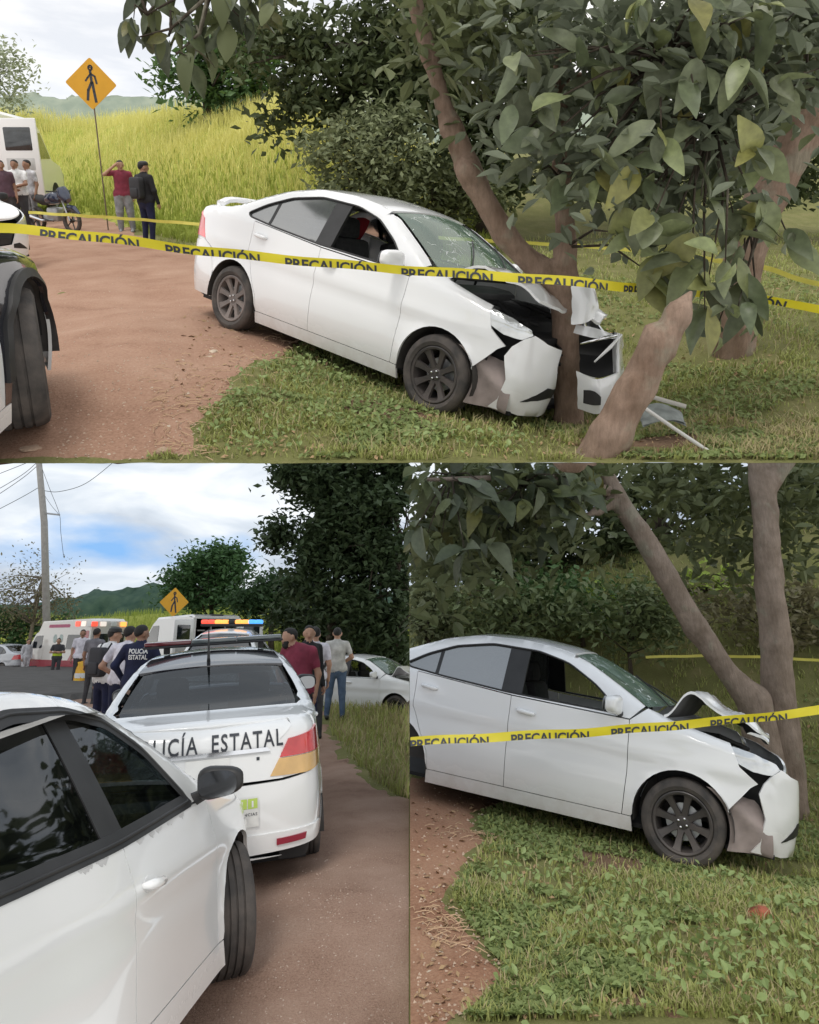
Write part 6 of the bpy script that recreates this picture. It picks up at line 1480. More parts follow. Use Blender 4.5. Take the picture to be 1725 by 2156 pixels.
person('paramedic with a lime yellow vest standing before the ambulance', stand(FB, hB, 113, 1436, 33.5, face=R(15)), C_dk, C_dk, extra=vest, h=.022, cap=None, pose=dict(eL=(.27, -.05, 1.16), wL=(.02, -.2, 1.18), eR=(-.27, -.05, 1.16), wR=(.0, -.2, 1.16)))
person('person in pale overalls standing left of the ambulance bonnet', stand(FB, hB, 50, 1421, 37, face=R(60)), C_lgrey, C_lgrey, h=.026, long_sleeve=True, loose=1.2, shoe=C_lgrey)
person('bearded man in a maroon shirt looking down beside the patrol car', fB(628, 10.6, R(-12)), C_mar, C_dk, pose=dict(nk=(-.04, -.02, 1.46), hd=(-.12, -.05, 1.57), look=(-.7, -.8, -.15), eL=(.27, .04, 1.12), wL=(.24, .02, .86), eR=(-.27, .02, 1.14), wR=(-.2, -.1, .92)), girth=1.2, beard=True, h=.018)
person('person in a black jacket behind the bearded man', fB(648, 12.0, R(40)), C_blk, C_navy, girth=1.2, long_sleeve=True, pose=dict(look=(-.6, -1, 0)), h=.02)
person('person mostly hidden between the black jacket and the pale shirt', fB(662, 13.2, R(200)), C_pale, C_dk, h=.024)
person('man in a light grey T-shirt and blue jeans watching the wreck', stand(FB, hB, 706, 1516, face=R(192)), C_khaki, C_jean, pose=dict(eR=(-.30, .0, 1.16), wR=(-.15, -.2, 1.05), eL=(.30, 0, 1.16), wL=(.15, -.2, 1.05), kL=(.13, -.04, .5), kR=(-.12, 0, .5), aL=(.17, -.02, .085), aR=(-.13, .04, .085), look=(-.2, -1, 0)), girth=1.06, loose=1.15, h=.018)
# orange sack on the ground
mb = MB(); mb.lathe([(0, 0), (.15, .01), (.19, .15), (.18, .4), (.16, .6), (.10, .72), (.12, .8), (0, .8)], 14, axis='z'); q = mb.V[0]; q += .02 * np.sin(q[:, [1, 2, 0]] * 23)
sk_ = mb.build('sack', [mat('orange_sack', (.75, .25, .03), .6, col2=(.8, .55, .05), vs=7)], None, stand(FB, hB, 167, 1452), sm=True); tag(sk_, 'orange and yellow sack standing on the road beside the crowd', 'sack')
q = MB(); q.lathe([(.186, .33), (.188, .40), (.186, .47)], 14, axis='z'); q.build('band', [M_plate], sk_)
# motorcycle leaning at the upper left
root = empty('motorcycle', 'dark blue motorcycle parked by the weeds beside the group at the left', 'motorcycle', stand(FA, hA, 108, 425, 19.6, face=R(-28)))
M_mblue = mat('dark_blue_fairing', (.015, .025, .06), .25, coat=1)
for x in (.68, -.62):
    t = MB(); a = np.linspace(0, 2 * math.pi, 29); t.tube(np.stack([x + .27 * np.cos(a), a * 0, .31 + .27 * np.sin(a)], 1), .05, 8, cap=False); w = t.build('tyre', [M_tyre], root, sm=True)
    s_ = MB(); s_.lathe([(.05, -.04), (.05, .04)], 10, c=(x, 0, .31))
    for k in range(5): s_.tube([(x, 0, .31), (x + .25 * math.cos(k * 1.2566), 0, .31 + .25 * math.sin(k * 1.2566))], .016, 5)
    s_.build('rim', [M_rim], w)
def part(nm, fn, m, sm='auto'): q = MB(); fn(q); return q.build(nm, [m], root, sm=sm)
part('fork', lambda q: (q.tube([(.68, .07, .31), (.42, .07, .95)], .02, 6), q.tube([(.68, -.07, .31), (.42, -.07, .95)], .02, 6)), M_steel)
part('handlebar', lambda q: q.tube([(.32, -.36, 1.02), (.42, -.1, 1.0), (.42, .1, 1.0), (.32, .36, 1.02)], .015, 6), M_trim)
part('fuel_tank', lambda q: q.tube([(.36, 0, .80), (.2, 0, .86), (-.05, 0, .82), (-.15, 0, .76)], [.08, .16, .15, .09], 12), M_mblue)
part('fairing', lambda q: q.tube([(.62, 0, .78), (.5, 0, .92), (.42, 0, 1.08)], [.1, .17, .12], 12), M_mblue)
part('seat', lambda q: q.tube([(-.1, 0, .76), (-.35, 0, .79), (-.72, 0, .86)], [.11, .13, .07], 10, flat=.7), M_trim)
part('engine', lambda q: (q.box((.12, 0, .45), (.4, .28, .34), bev=.06), q.box((-.1, 0, .38), (.3, .22, .2), bev=.04)), M_steel)
part('exhaust', lambda q: q.tube([(.2, -.16, .3), (-.2, -.17, .3), (-.75, -.18, .42)], [.025, .04, .055], 8), M_chrome)
part('mudguard', lambda q: q.tube([(.98, 0, .48), (.82, 0, .62), (.58, 0, .65)], [.03, .06, .05], 8), M_mblue)
# the open van at the upper left edge: only its right back door reaches into view
vp = FA.gnd(0, 425, hA); make_van(place(FA, (FA.at(-22, 400, 23.5)[0] - .05, 24.0, float(hA(np.array([-14.0]), np.array([22.0]))[0]) + .05), R(100), sc=1.2), 'white van at the upper left edge with a back door standing open', da=(R(160), R(172)))
# ------------------------------------------------------------------ trees of the upper place
def chain(fr, pts):
    return [(fr.at(u, v, y), r) for u, v, y, r in pts]
def limb_mesh(chains, base, h=.035, k=.05, knobs=(), amp=.012, seed=1):
    """stems that grow into one another, with swellings; chains hold (point, radius)"""
    pr = []
    for c in chains:
        for (a, ra), (b, rb) in zip(c[:-1], c[1:]): pr.append((a - base, b - base, ra, rb))
    for p, r in knobs: pr.append((p - base, p - base + [0, 0, .01], r, r))
    A = np.array([p[0] for p in pr] + [p[1] for p in pr]); mr = max(max(p[2], p[3]) for p in pr)
    def f(P): return smin([cone(P, *p) for p in pr], k) + amp * vnoise(P[:, 0] * 1.2 + P[:, 2] * .5, P[:, 1] + P[:, 2] * .35, .11, seed, 3)
    return surface_nets(f, A.min(0) - mr - .08, A.max(0) + mr + .08, h)
yT = float((np.array(FA.M.inverted() @ MA @ Vector((1.92, YT, .5))))[1]) - .10
bT = FA.at(1196, 930, yT)
root = empty('tree', 'forked brown tree the upper wreck is wrapped round, with large grey green leaves', 'tree', place(FA, bT)); T1 = root
trunkc = chain(FA, [(1200, 960, yT, .15), (1197, 880, yT, .118), (1196, 760, yT, .105), (1194, 640, yT, .115), (1190, 600, yT, .11)])
leftc = chain(FA, [(1190, 620, yT, .10), (1135, 568, yT, .092), (1062, 492, yT - .03, .088), (1000, 385, yT - .05, .090), (950, 268, yT - .05, .074), (905, 120, yT, .066), (868, -20, yT + .05, .06), (830, -160, yT + .1, .05)])
rightc = chain(FA, [(1190, 610, yT, .10), (1191, 520, yT + .02, .078), (1184, 380, yT + .04, .074), (1180, 250, yT + .05, .068), (1184, 120, yT + .05, .064), (1190, -30, yT + .05, .06), (1200, -160, yT + .05, .05)])
V, F = limb_mesh([trunkc, leftc, rightc], bT, knobs=[(FA.at(985, 360, yT - .10), .10), (FA.at(1205, 650, yT - .06), .085)])
link('trunk', npmesh('trunk', V, F, M_barkA, True), root)
yS = 4.48
V, F = limb_mesh([chain(FA, [(1250, 985, yS + .1, .150), (1292, 905, yS + .05, .128), (1337, 820, yS, .108), (1387, 725, yS, .094), (1427, 660, yS, .066), (1452, 618, yS, .026)])], bT, knobs=[(FA.at(1378, 708, yS - .03), .07)], amp=.016, seed=4)
F = F[((V + bT)[:, 2][F] > hA(V[:, 0] + bT[0], V[:, 1] + bT[1])[F] - .02).any(1)]
link('broken_stem', npmesh('broken_stem', V, F, M_barkA, True), root)
def leaf_shape(curl, fold, wide, wav, n=7):
    s = np.linspace(0, 1, n); w = wide * np.sin(np.pi * np.clip(s, .02, .985) ** .8) ** .85; V = []
    for t, q in zip(s, w):
        z = -curl * t * t
        V += [(q * .5, t, z + fold * q + wav * math.sin(9 * t)), (0, t, z), (-q * .5, t, z + fold * q - wav * math.sin(8 * t + 1))]
    F = []
    for i in range(n - 1):
        a = 3 * i; F += [[a, a + 1, a + 4, a + 3], [a + 1, a + 2, a + 5, a + 4]]
    return np.array(V), F
LV = []
for i, (c_, f_, w_, v_) in enumerate(((.25, .25, .50, .012), (.45, .12, .56, .02), (.1, .35, .46, .01), (.6, .2, .52, .02), (.3, -.1, .6, .025), (.2, .15, .42, .015))):
    V, F = leaf_shape(c_, f_, w_, v_); LV.append((V, F))
def leaf_variants(mats):
    out = []
    for m in mats:
        for V, F in LV: out.append(npmesh('leaf', V, np.array(F), m, True, attr={'tone': np.full(len(V), random.random())}))
    return out
def leaf_basis(d, up, L):
    d = d / np.linalg.norm(d); x = np.cross(d, up); x /= np.linalg.norm(x) + 1e-9; z = np.cross(x, d)
    M = np.eye(4); M[:3, 0] = x * L; M[:3, 1] = d * L; M[:3, 2] = z * L; return M
def big_leaves(root, fr, poly, n_nodes, y0, y1, size, mats, limbs, seed, per=(5, 8), down=.45, twigm=None, tw_every=1, maxn=290, base=None):
    rg = np.random.default_rng(seed); P = np.array(poly, float); nodes = []
    lo, hi = P.min(0), P.max(0)
    while len(nodes) < n_nodes:
        q = rg.uniform(lo, hi, (200, 2)); q = q[in_poly(q, P)]
        for p in q:
            if len(nodes) < n_nodes and all(np.hypot(*(p - a)) > 34 for a, _ in nodes): nodes.append((p, rg.uniform(y0, y1)))
            if len(nodes) >= n_nodes: break
        if len(q) == 0 or rg.random() < .02: break
    var = leaf_variants(mats); tw = MB(); cnt = 0
    inv = np.array(fr.M.inverted() @ root.matrix_world)[:3, 3]
    for (p, y) in nodes:
        c = fr.at(p[0], p[1], y) - inv; src = min(limbs, key=lambda q: np.linalg.norm(q - inv - c)) - inv
        mid = (c + src) / 2 + np.array([0, 0, .06]) + rg.normal(size=3) * .04; tw.tube([src, mid, c], [.014, .009, .004], 5)
        ax = c - mid; ax /= np.linalg.norm(ax)
        for k in range(rg.integers(*per)):
            if cnt >= maxn: break
            d = rg.normal(size=3) + ax * .5; d[2] -= down * 1.2; d[1] -= .25
            nrm = np.array([0, -.55, 1.0]) + rg.normal(size=3) * .55
            L = size * rg.uniform(.45, 1.45); o = link('leaf', var[rg.integers(len(var))], root); o.matrix_local = Matrix((lambda M: (M.__setitem__((slice(0, 3), 3), c + rg.normal(size=3) * .03), M)[1])(leaf_basis(d, nrm, L)).tolist()); cnt += 1
    tw.build('twigs', [twigm or M_barkD], root, sm=True); return nodes
L_g1 = mat('broad_leaf_light', (.20, .225, .13), .38, var=.3, vs=4, trans=.22, spec=.5); L_g2 = mat('broad_leaf', (.13, .145, .085), .5, var=.22, trans=.15, spec=.4); L_g3 = mat('broad_leaf_deep', (.075, .09, .05), .5, var=.25, trans=.15)
limbA = [p for p, _ in rightc] + [FA.at(1700, 200, 5.6), FA.at(1600, 420, 5.7), FA.at(1500, 250, 5.2), FA.at(1400, 120, 5.2)]
POLYL = [(1080, 330), (1070, 130), (1150, 40), (1400, -10), (1760, -20), (1760, 160), (1640, 210), (1575, 330), (1600, 420), (1670, 480), (1610, 620), (1590, 710), (1500, 715), (1390, 620), (1320, 560), (1280, 500), (1190, 420), (1140, 400)]
big_leaves(root, FA, POLYL, 78, 4.72, 5.35, .235, [L_g1, L_g1, L_g2], limbA, 21, per=(3, 5), maxn=298)
for m_ in (L_g1, L_g2, L_g3):                            # every leaf its own green, some yellowing
    t = m_.node_tree; N, L = t.nodes, t.links; b = N['Principled BSDF']; old = b.inputs['Base Color'].links[0].from_socket; oi = N.new('ShaderNodeObjectInfo'); cr = N.new('ShaderNodeValToRGB'); e = cr.color_ramp.elements
    for p_, c_ in ((.0, (.55, .62, .55)), (.45, (1, 1, 1)), (.85, (1.25, 1.3, .95)), (1.0, (1.7, 1.35, .6))):
        k_ = e[0] if p_ == 0 else e[-1] if p_ == 1 else e.new(p_); k_.color = list(c_) + [1]
    L.new(oi.outputs['Random'], cr.inputs[0]); mm = N.new('ShaderNodeMix'); mm.data_type = 'RGBA'; mm.blend_type = 'MULTIPLY'; mm.inputs[0].default_value = 1; L.new(old, mm.inputs[6]); L.new(cr.outputs[0], mm.inputs[7]); L.new(mm.outputs[2], b.inputs['Base Color'])
    for n_ in N:
        if n_.type == 'BSDF_TRANSLUCENT': L.new(mm.outputs[2], n_.inputs[0])
def leaf_mass(root, fr, poly, n, y0, y1, size, m, seed, name='crown', full=True, cl=70, cr=.16, up=.5, clipf=None, droop=.3, wide=.5):
    rg = np.random.default_rng(seed); P = np.array(poly, float); lo, hi = P.min(0), P.max(0); N = []
    q = rg.uniform(lo, hi, (cl * 8, 2)); q = q[in_poly(q, P)][:cl]
    c = np.array([fr.at(a, b, rg.uniform(y0, y1)) for a, b in q]); C = c[rg.integers(0, len(c), n)] + rg.normal(size=(n, 3)) * cr
    if clipf is not None: C = C[clipf(C @ fr.R.T)]
    inv = np.array(fr.M.inverted() @ root.matrix_world)[:3, 3]
    V, F, tn = leaves(C - inv, np.full(len(C), size), rg, up, wide, droop, full)
    return link(name, npmesh(name, V, F, m, False, attr={'tone': tn}), root)
POLYM = [(1060, 330), (1010, 60), (1150, -40), (1780, -60), (1780, 130), (1640, 200), (1560, 330), (1560, 420), (1420, 480), (1330, 470), (1250, 400), (1120, 360)]
tag(leaf_mass(root, FA, POLYM, 2600, 4.9, 5.9, .15, L_grey, 31, name='leaves', cl=110, cr=.2), kind='stuff')
tag(leaf_mass(root, FA, [(880, 70), (870, -60), (1100, -60), (1080, 120), (960, 180)], 500, 5.4, 6.5, .16, L_olive, 32, name='leaves', cl=22, cr=.2), kind='stuff')
# twig that crosses from the right limb
tw = MB(); tw.tube([FA.at(u, v, yT) - bT for u, v in ((1180, 160), (1230, 158), (1280, 160), (1335, 148))], [.03, .018, .014, .009], 6); tw.build('side_branch', [M_barkA], root, sm=True)
# right hand tree
b2 = FA.gnd(1548, 742, hA); y2 = b2[1]
root = empty('tree', 'thick leaning tree at the right edge of the upper scene, mostly behind leaves', 'tree', place(FA, b2))
t2 = [(b2 - [0, 0, .1], .21)] + chain(FA, [(1552, 620, y2, .185), (1578, 500, y2, .175), (1612, 420, y2, .178), (1662, 330, y2, .17), (1722, 235, y2, .165), (1790, 120, y2, .15), (1850, -60, y2, .12)])
V, F = limb_mesh([t2, chain(FA, [(1662, 330, y2, .13), (1700, 200, y2 - .1, .1), (1690, 60, y2 - .1, .08), (1650, -100, y2, .06)])], b2, knobs=[(FA.at(1716, 230, y2 - .1), .15)], h=.045)
link('trunk', npmesh('trunk', V, F, M_barkA, True), root)
tag(leaf_mass(root, FA, [(1500, 60), (1500, -80), (1790, -80), (1790, 200), (1600, 180)], 900, y2 - .3, y2 + .8, .19, L_olive, 33, cl=50, cr=.25), kind='stuff')
# background trees of the upper place (behind the wreck, on the bank)
def bgtree(name, label, fr, h_, u, y, blobs, m, nl, size, seed, group=None, cat='tree', clip=None, **k):
    """blobs: (u, v, ru, rv) ellipses seen at distance y"""
    b = at_h(fr, h_, u, 400 if fr is FA else 1400, y); s = y / FPX * 1.04; cr = []
    for (bu, bv, ru, rv) in blobs:
        p = fr.at(bu, bv, y) - b; cr.append((p[0], p[1], p[2], ru * s, max(ru, rv) * s * k.get('deep', .7), rv * s))
    k.pop('deep', 0); top = max(c[2] for c in cr)
    return tree(name, label, fr, b, top, cr, m, nl, size, seed=seed, group=group, cat=cat, clip=clip, **k)
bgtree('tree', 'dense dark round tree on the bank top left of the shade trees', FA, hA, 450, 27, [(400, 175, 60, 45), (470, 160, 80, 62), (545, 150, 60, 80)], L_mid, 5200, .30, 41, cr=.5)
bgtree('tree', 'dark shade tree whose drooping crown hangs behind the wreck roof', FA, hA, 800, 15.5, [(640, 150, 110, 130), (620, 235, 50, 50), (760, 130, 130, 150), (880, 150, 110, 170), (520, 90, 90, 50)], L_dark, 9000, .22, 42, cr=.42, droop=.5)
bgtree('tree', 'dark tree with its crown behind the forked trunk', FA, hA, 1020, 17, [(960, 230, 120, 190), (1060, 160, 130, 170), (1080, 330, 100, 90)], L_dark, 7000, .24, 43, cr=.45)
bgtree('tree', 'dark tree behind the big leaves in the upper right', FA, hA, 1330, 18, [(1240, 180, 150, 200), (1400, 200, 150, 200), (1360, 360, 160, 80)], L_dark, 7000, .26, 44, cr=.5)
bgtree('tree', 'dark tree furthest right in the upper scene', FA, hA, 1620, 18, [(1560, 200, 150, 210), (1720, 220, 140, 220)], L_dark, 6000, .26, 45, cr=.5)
bgtree('bush', 'grey green bush in front of the dark shade trees', FA, hA, 765, 14.2, [(720, 330, 85, 70), (800, 310, 90, 80), (770, 390, 110, 50)], L_pale, 5200, .14, 46, cat='bush', cr=.3, trunk_r=.06)
bgtree('bush', 'dark low bush right of the grey green bush', FA, hA, 930, 15, [(900, 400, 90, 45), (1000, 420, 80, 35)], L_olive, 2600, .16, 47, cat='bush', cr=.3, trunk_r=.05)
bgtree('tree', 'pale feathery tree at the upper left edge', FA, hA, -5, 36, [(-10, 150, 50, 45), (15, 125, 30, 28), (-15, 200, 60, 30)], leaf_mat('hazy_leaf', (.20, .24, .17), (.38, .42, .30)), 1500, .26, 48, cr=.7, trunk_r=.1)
def hanging(fr, n, us, y, m, label, seed):
    rg = np.random.default_rng(seed); 
    return
root = empty('branch', 'leafy branch hanging into the top of the sky, left of the shade trees', 'branch', place(FA, FA.at(440, -20, 7.0))); tb = FA.at(440, -20, 7.0)
mb = MB(); lim = []
for pts in (((520, -60), (440, -10), (360, 60), (285, 80)), ((440, -10), (420, 70), (372, 112)), ((520, -60), (400, -20), (310, 30))):
    q = [FA.at(u, v, 7.0) - tb for u, v in pts]; mb.tube(q, np.linspace(.025, .006, len(q)), 5); lim += [p + tb for p in q]
mb.build('twig', [M_barkD], root, sm=True)
big_leaves(root, FA, [(262, 50), (300, -30), (600, -60), (560, 60), (450, 80), (400, 120), (350, 105), (310, 95)], 30, 6.8, 7.3, .23, [L_olive, L_g3, L_g3], lim, 52, per=(4, 6), maxn=110, down=1.1)

# ------------------------------------------------------------------ trees of the lower place, road side
def clipB(W): return (W[:, 0] < -.02) & ((W @ FA.R)[:, 2] < -2.5)
def clipC(W): return (W[:, 0] > .02) & ((W @ FA.R)[:, 2] < np.maximum(-2.42, -.402 * (W @ FA.R)[:, 1] - .1))
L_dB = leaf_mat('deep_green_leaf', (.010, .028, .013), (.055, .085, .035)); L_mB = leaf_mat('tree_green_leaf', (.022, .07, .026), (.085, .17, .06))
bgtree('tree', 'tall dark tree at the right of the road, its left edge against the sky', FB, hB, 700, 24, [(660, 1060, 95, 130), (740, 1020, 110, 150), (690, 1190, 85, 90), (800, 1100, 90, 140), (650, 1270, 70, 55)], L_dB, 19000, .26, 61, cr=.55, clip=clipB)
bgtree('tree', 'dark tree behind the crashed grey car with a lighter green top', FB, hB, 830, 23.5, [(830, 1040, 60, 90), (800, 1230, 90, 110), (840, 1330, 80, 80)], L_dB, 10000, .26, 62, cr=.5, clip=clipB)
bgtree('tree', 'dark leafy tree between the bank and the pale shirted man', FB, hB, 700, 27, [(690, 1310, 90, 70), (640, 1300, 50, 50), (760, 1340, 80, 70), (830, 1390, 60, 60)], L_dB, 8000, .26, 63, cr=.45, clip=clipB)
bgtree('tree', 'round green tree on the bank behind the yellow sign', FB, hB, 440, 36, [(440, 1205, 72, 55), (400, 1225, 48, 45), (485, 1220, 48, 48), (370, 1250, 28, 26)], L_mB, 8500, .26, 64, cr=.55)
bgtree('bush', 'green bushes between the round tree and the dark trees', FB, hB, 570, 33, [(560, 1260, 50, 38), (605, 1255, 45, 45), (520, 1262, 30, 28)], leaf_mat('bush_green_leaf', (.02, .055, .024), (.06, .11, .045)), 4200, .24, 65, cat='bush', cr=.5)  # leaf colour a duller, darker green than the round tree
bgtree('tree', 'thin twiggy brownish tree left of the utility pole', FB, hB, 60, 42, [(45, 1215, 48, 50), (125, 1240, 28, 58), (20, 1270, 60, 50), (90, 1290, 70, 40)], L_dry, 2600, .18, 66, cr=.75, trunk_r=.14, limbs=14, barkm=mat('pale_bark', (.22, .18, .13), .9))
bgtree('bush', 'dark green bush under the thin tree at the far left', FB, hB, 20, 43, [(10, 1320, 60, 45), (70, 1330, 60, 32), (130, 1325, 40, 30), (-30, 1300, 50, 50)], L_mB, 4200, .25, 67, cat='bush', cr=.5)
# ------------------------------------------------------------------ trees of the lower place, wreck side
yc = 8.9; bc = at_h(FB, hC, 1610, 1500, yc)
root = empty('tree', 'slim leaning tree behind the crumpled hood of the lower right wreck', 'tree', place(FB, bc))
lc = [(bc + [-.02, 0, -.15], .20)] + chain(FB, [(1590, 1480, yc, .185), (1535, 1420, yc, .112), (1465, 1320, yc, .135), (1405, 1215, yc - .05, .125), (1345, 1115, yc - .05, .118), (1295, 1040, yc, .112), (1252, 955, yc, .10)])
rc = [(bc + [.19, .1, -.15], .185)] + chain(FB, [(1640, 1480, yc + .1, .18), (1634, 1360, yc + .1, .165), (1620, 1220, yc + .1, .15), (1612, 1080, yc + .1, .145), (1604, 1010, yc + .1, .145), (1596, 945, yc + .1, .11)])
rf = chain(FB, [(1610, 1030, yc + .1, .14), (1640, 985, yc + .05, .12), (1670, 945, yc, .10)])
sb = chain(FB, [(1300, 1050, yc, .08), (1262, 1075, yc - .1, .06), (1240, 1082, yc - .15, .04)])
V, F = limb_mesh([lc, sb], bc, h=.035, k=.03, amp=.012, knobs=[(FB.at(1440, 1275, yc - .09), .075)], seed=8)
link('trunk', npmesh('trunk', V, F, M_barkC, True), root)
rr_ = empty('tree', 'upright grey brown trunk right of the leaning one, at the right edge', 'tree', place(FB, bc + [.3, .4, 0]))
V, F = limb_mesh([rc, rf], bc + np.array([.3, .4, 0]), h=.035, k=.04, amp=.012, seed=9)
link('trunk', npmesh('trunk', V, F, M_barkC, True), rr_)
limC = [p for p, _ in lc[3:]] + [FB.at(1100, 1020, 8.2), FB.at(950, 1000, 8.2)]
br = MB(); br.tube([FB.at(u, v, y) - bc for u, v, y in ((1300, 1040, yc), (1200, 1010, 8.6), (1080, 1005, 8.2), (900, 1010, 8.0))], [.08, .05, .035, .02], 7); br.build('branch', [M_barkC], root, sm=True)
big_leaves(root, FB, [(875, 985), (1250, 985), (1220, 1060), (1100, 1130), (950, 1180), (875, 1150)], 30, 7.6, 8.6, .30, [L_g2, L_g3, L_g3], limC, 71, per=(4, 6), maxn=130, down=.7)
tag(leaf_mass(root, FB, [(866, 960), (1330, 960), (1230, 1120), (1020, 1210), (866, 1240)], 1500, 8.0, 9.6, .2, L_olive, 72, name='leaves', cl=60, cr=.22, clipf=clipC), kind='stuff')
tag(leaf_mass(root, FB, [(1330, 960), (1740, 960), (1740, 1180), (1480, 1180), (1400, 1080)], 1500, 9.2, 10.4, .2, L_olive, 73, name='leaves', cl=60, cr=.25, clipf=clipC), kind='stuff')
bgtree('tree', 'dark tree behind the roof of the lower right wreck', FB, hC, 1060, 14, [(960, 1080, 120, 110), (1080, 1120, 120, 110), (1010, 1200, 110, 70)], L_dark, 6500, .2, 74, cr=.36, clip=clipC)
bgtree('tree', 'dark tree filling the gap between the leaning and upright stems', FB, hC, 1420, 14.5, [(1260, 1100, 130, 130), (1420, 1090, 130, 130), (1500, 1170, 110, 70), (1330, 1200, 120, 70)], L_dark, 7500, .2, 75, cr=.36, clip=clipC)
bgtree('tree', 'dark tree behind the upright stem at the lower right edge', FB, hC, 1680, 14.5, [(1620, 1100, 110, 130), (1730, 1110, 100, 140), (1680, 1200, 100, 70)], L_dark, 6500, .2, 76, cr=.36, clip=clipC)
bgtree('bush', 'soft grey green bush at the left edge of the wreck close up', FB, hC, 905, 12.4, [(890, 1240, 60, 90), (950, 1270, 60, 60), (900, 1310, 80, 40)], L_pale, 4200, .12, 77, cat='bush', cr=.26, clip=clipC, trunk_r=.05)
L_und = leaf_mat('undergrowth_leaf', (.05, .08, .03), (.16, .20, .085))
bgtree('bush', 'mid green shrubs behind the roof of the lower right wreck', FB, hC, 1100, 12.0, [(1010, 1280, 90, 55), (1110, 1290, 90, 50)], L_und, 2000, .13, 84, cat='bush', cr=.3, clip=clipC, trunk_r=.04)
bgtree('bush', 'olive undergrowth between the leaning trunk and the windshield', FB, hC, 1330, 11.6, [(1290, 1290, 90, 55), (1390, 1300, 70, 55), (1340, 1330, 80, 30)], L_und, 1500, .14, 85, cat='bush', cr=.3, clip=clipC, trunk_r=.04)
bgtree('bush', 'brownish undergrowth behind the upright trunk', FB, hC, 1620, 11.6, [(1530, 1290, 70, 50), (1640, 1290, 80, 60), (1730, 1300, 60, 60)], L_dry, 1700, .13, 86, cat='bush', cr=.3, clip=clipC, trunk_r=.04)
bgtree('bush', 'leafy shrub above the wreck windshield', FB, hC, 1230, 12.6, [(1150, 1260, 90, 45), (1260, 1270, 90, 40)], L_mid, 1800, .14, 78, cat='bush', cr=.3, clip=clipC, trunk_r=.04)
bgtree('bush', 'lime green leaves between the two stems', FB, hC, 1500, 12.8, [(1500, 1235, 60, 26), (1560, 1255, 40, 24), (1700, 1250, 50, 34), (1420, 1270, 50, 26), (1240, 1280, 60, 26)], L_lime, 900, .16, 79, cat='bush', cr=.25, clip=clipC, trunk_r=.03)

# ------------------------------------------------------------------ signs, pole, wires, tape, litter
M_sign = mat('sign_yellow', (.72, .36, .012), .45, var=.06, vs=3); M_signback = mat('galvanised', (.4, .41, .42), .5, .6)
def walk_sign(label, fr, h_, u, v, y, diag, tilt, foot):
    p = fr.at(u, v, y); g_ = np.array([p[0], p[1], float(h_(np.array([p[0]]), np.array([p[1]]))[0])]); zc = p[2] - g_[2]
    root = empty('pedestrian_sign', label, 'sign', place(fr, g_, math.atan2(-p[0], p[1]) * .4)); d = diag / 2
    q = MB(); q.tube([(0, .03, -.1), (0, .03, zc + .1)], .017, 8); q.build('post', [mat('rusty_post', (.16, .12, .085), .8)], root)
    c, s = math.cos(tilt), math.sin(tilt)
    sq = fillet([(0, d), (d, 0), (0, -d), (-d, 0)], .05, 4); sq = [(a * c - b * s, zc + a * s + b * c) for a, b in sq]
    q = MB(); q.prism(sq, -.012, .006); pl_ = q.build('plate', [M_sign], root)
    f = MB()
    def st(pts, w):
        pts = np.array(pts) * d; 
        for a, b in zip(pts[:-1], pts[1:]):
            t = (b - a) / (np.linalg.norm(b - a) + 1e-9); n = np.array([-t[1], t[0]]) * w * d / 2; a2, b2 = a - t * w * d * .3, b + t * w * d * .3
            f.add([(k[0] * c - k[1] * s, -.0155, zc + k[0] * s + k[1] * c) for k in (a2 + n, a2 - n, b2 - n, b2 + n)], [[0, 1, 2, 3]])
    hd = [(.0 + .075 * math.cos(a), .60 + .085 * math.sin(a)) for a in np.linspace(0, 2 * math.pi, 13)]
    st(hd, .06); st([(-.02, .62), (.05, .58)], .05); st([(-.01, .50), (.0, .38), (.03, .02)], .10); st([(-.01, .36), (-.12, .22), (-.20, .10)], .07); st([(.02, .37), (.16, .28), (.22, .02)], .075)
    st([(.02, .05), (-.12, -.25), (-.16, -.62)], .10); st([(.05, .05), (.10, -.3), (.16, -.68)], .105)
    f.build('walking_figure', [M_ink], pl_, fix=False)
walk_sign('yellow diamond pedestrian crossing sign above the weeds in the upper scene', FA, hA, 192, 176, 19.6, 1.18, R(-3), 440)
walk_sign('yellow diamond pedestrian crossing sign above the panel van in the road view', FB, hB, 367, 1268, 33, 1.20, R(0), 1330)
M_conc = mat('weathered_concrete', (.36, .34, .31), .9, bump=.4)
M_wire = mat('cable', (.04, .04, .042), .6)
ya = 40.0; pb_ = FB.at(112, 1312, ya); pt_ = FB.at(76, 905, ya) 

root = empty('utility_pole', 'tall pale utility pole leaning slightly, rising from the weeds at the left', 'utility pole', place(FB, pb_))
q = MB(); q.tube([(.1, 0, -2.6), (pt_ - pb_) * .5, pt_ - pb_], [.20, .17, .14], 12); q.build('shaft', [M_conc], root, sm=True)
q = MB(); q.tube([FB.at(91, 1080, ya) - pb_, FB.at(126, 1084, ya) - pb_], .045, 6); q.build('arm', [M_signback], root)
q = MB(); a_ = FB.at(80, 968, ya) - pb_; q.box(a_ + [0, .2, 0], (2.2, .12, .12)); q.build('crossarm', [M_signback], root)
def wire(label, pts, r=.016, sag=0., g_='power lines on the utility pole'):
    P = np.array([FB.at(u, v, y) for u, v, y in pts]); P = catmull(P, 8) if len(P) > 2 else P
    o = P[0].copy(); q = MB(); q.tube(P - o, r, 5); tag(q.build('power_line', [M_wire], None, place(FB, o), sm=True), label, 'power line', g_)
wire('uppermost power line running left from the pole', [(72, 968, ya), (30, 985, ya), (-60, 1020, ya)])
wire('second power line from the top, running left from the pole', [(80, 972, ya), (40, 1004, ya), (-60, 1062, ya)])
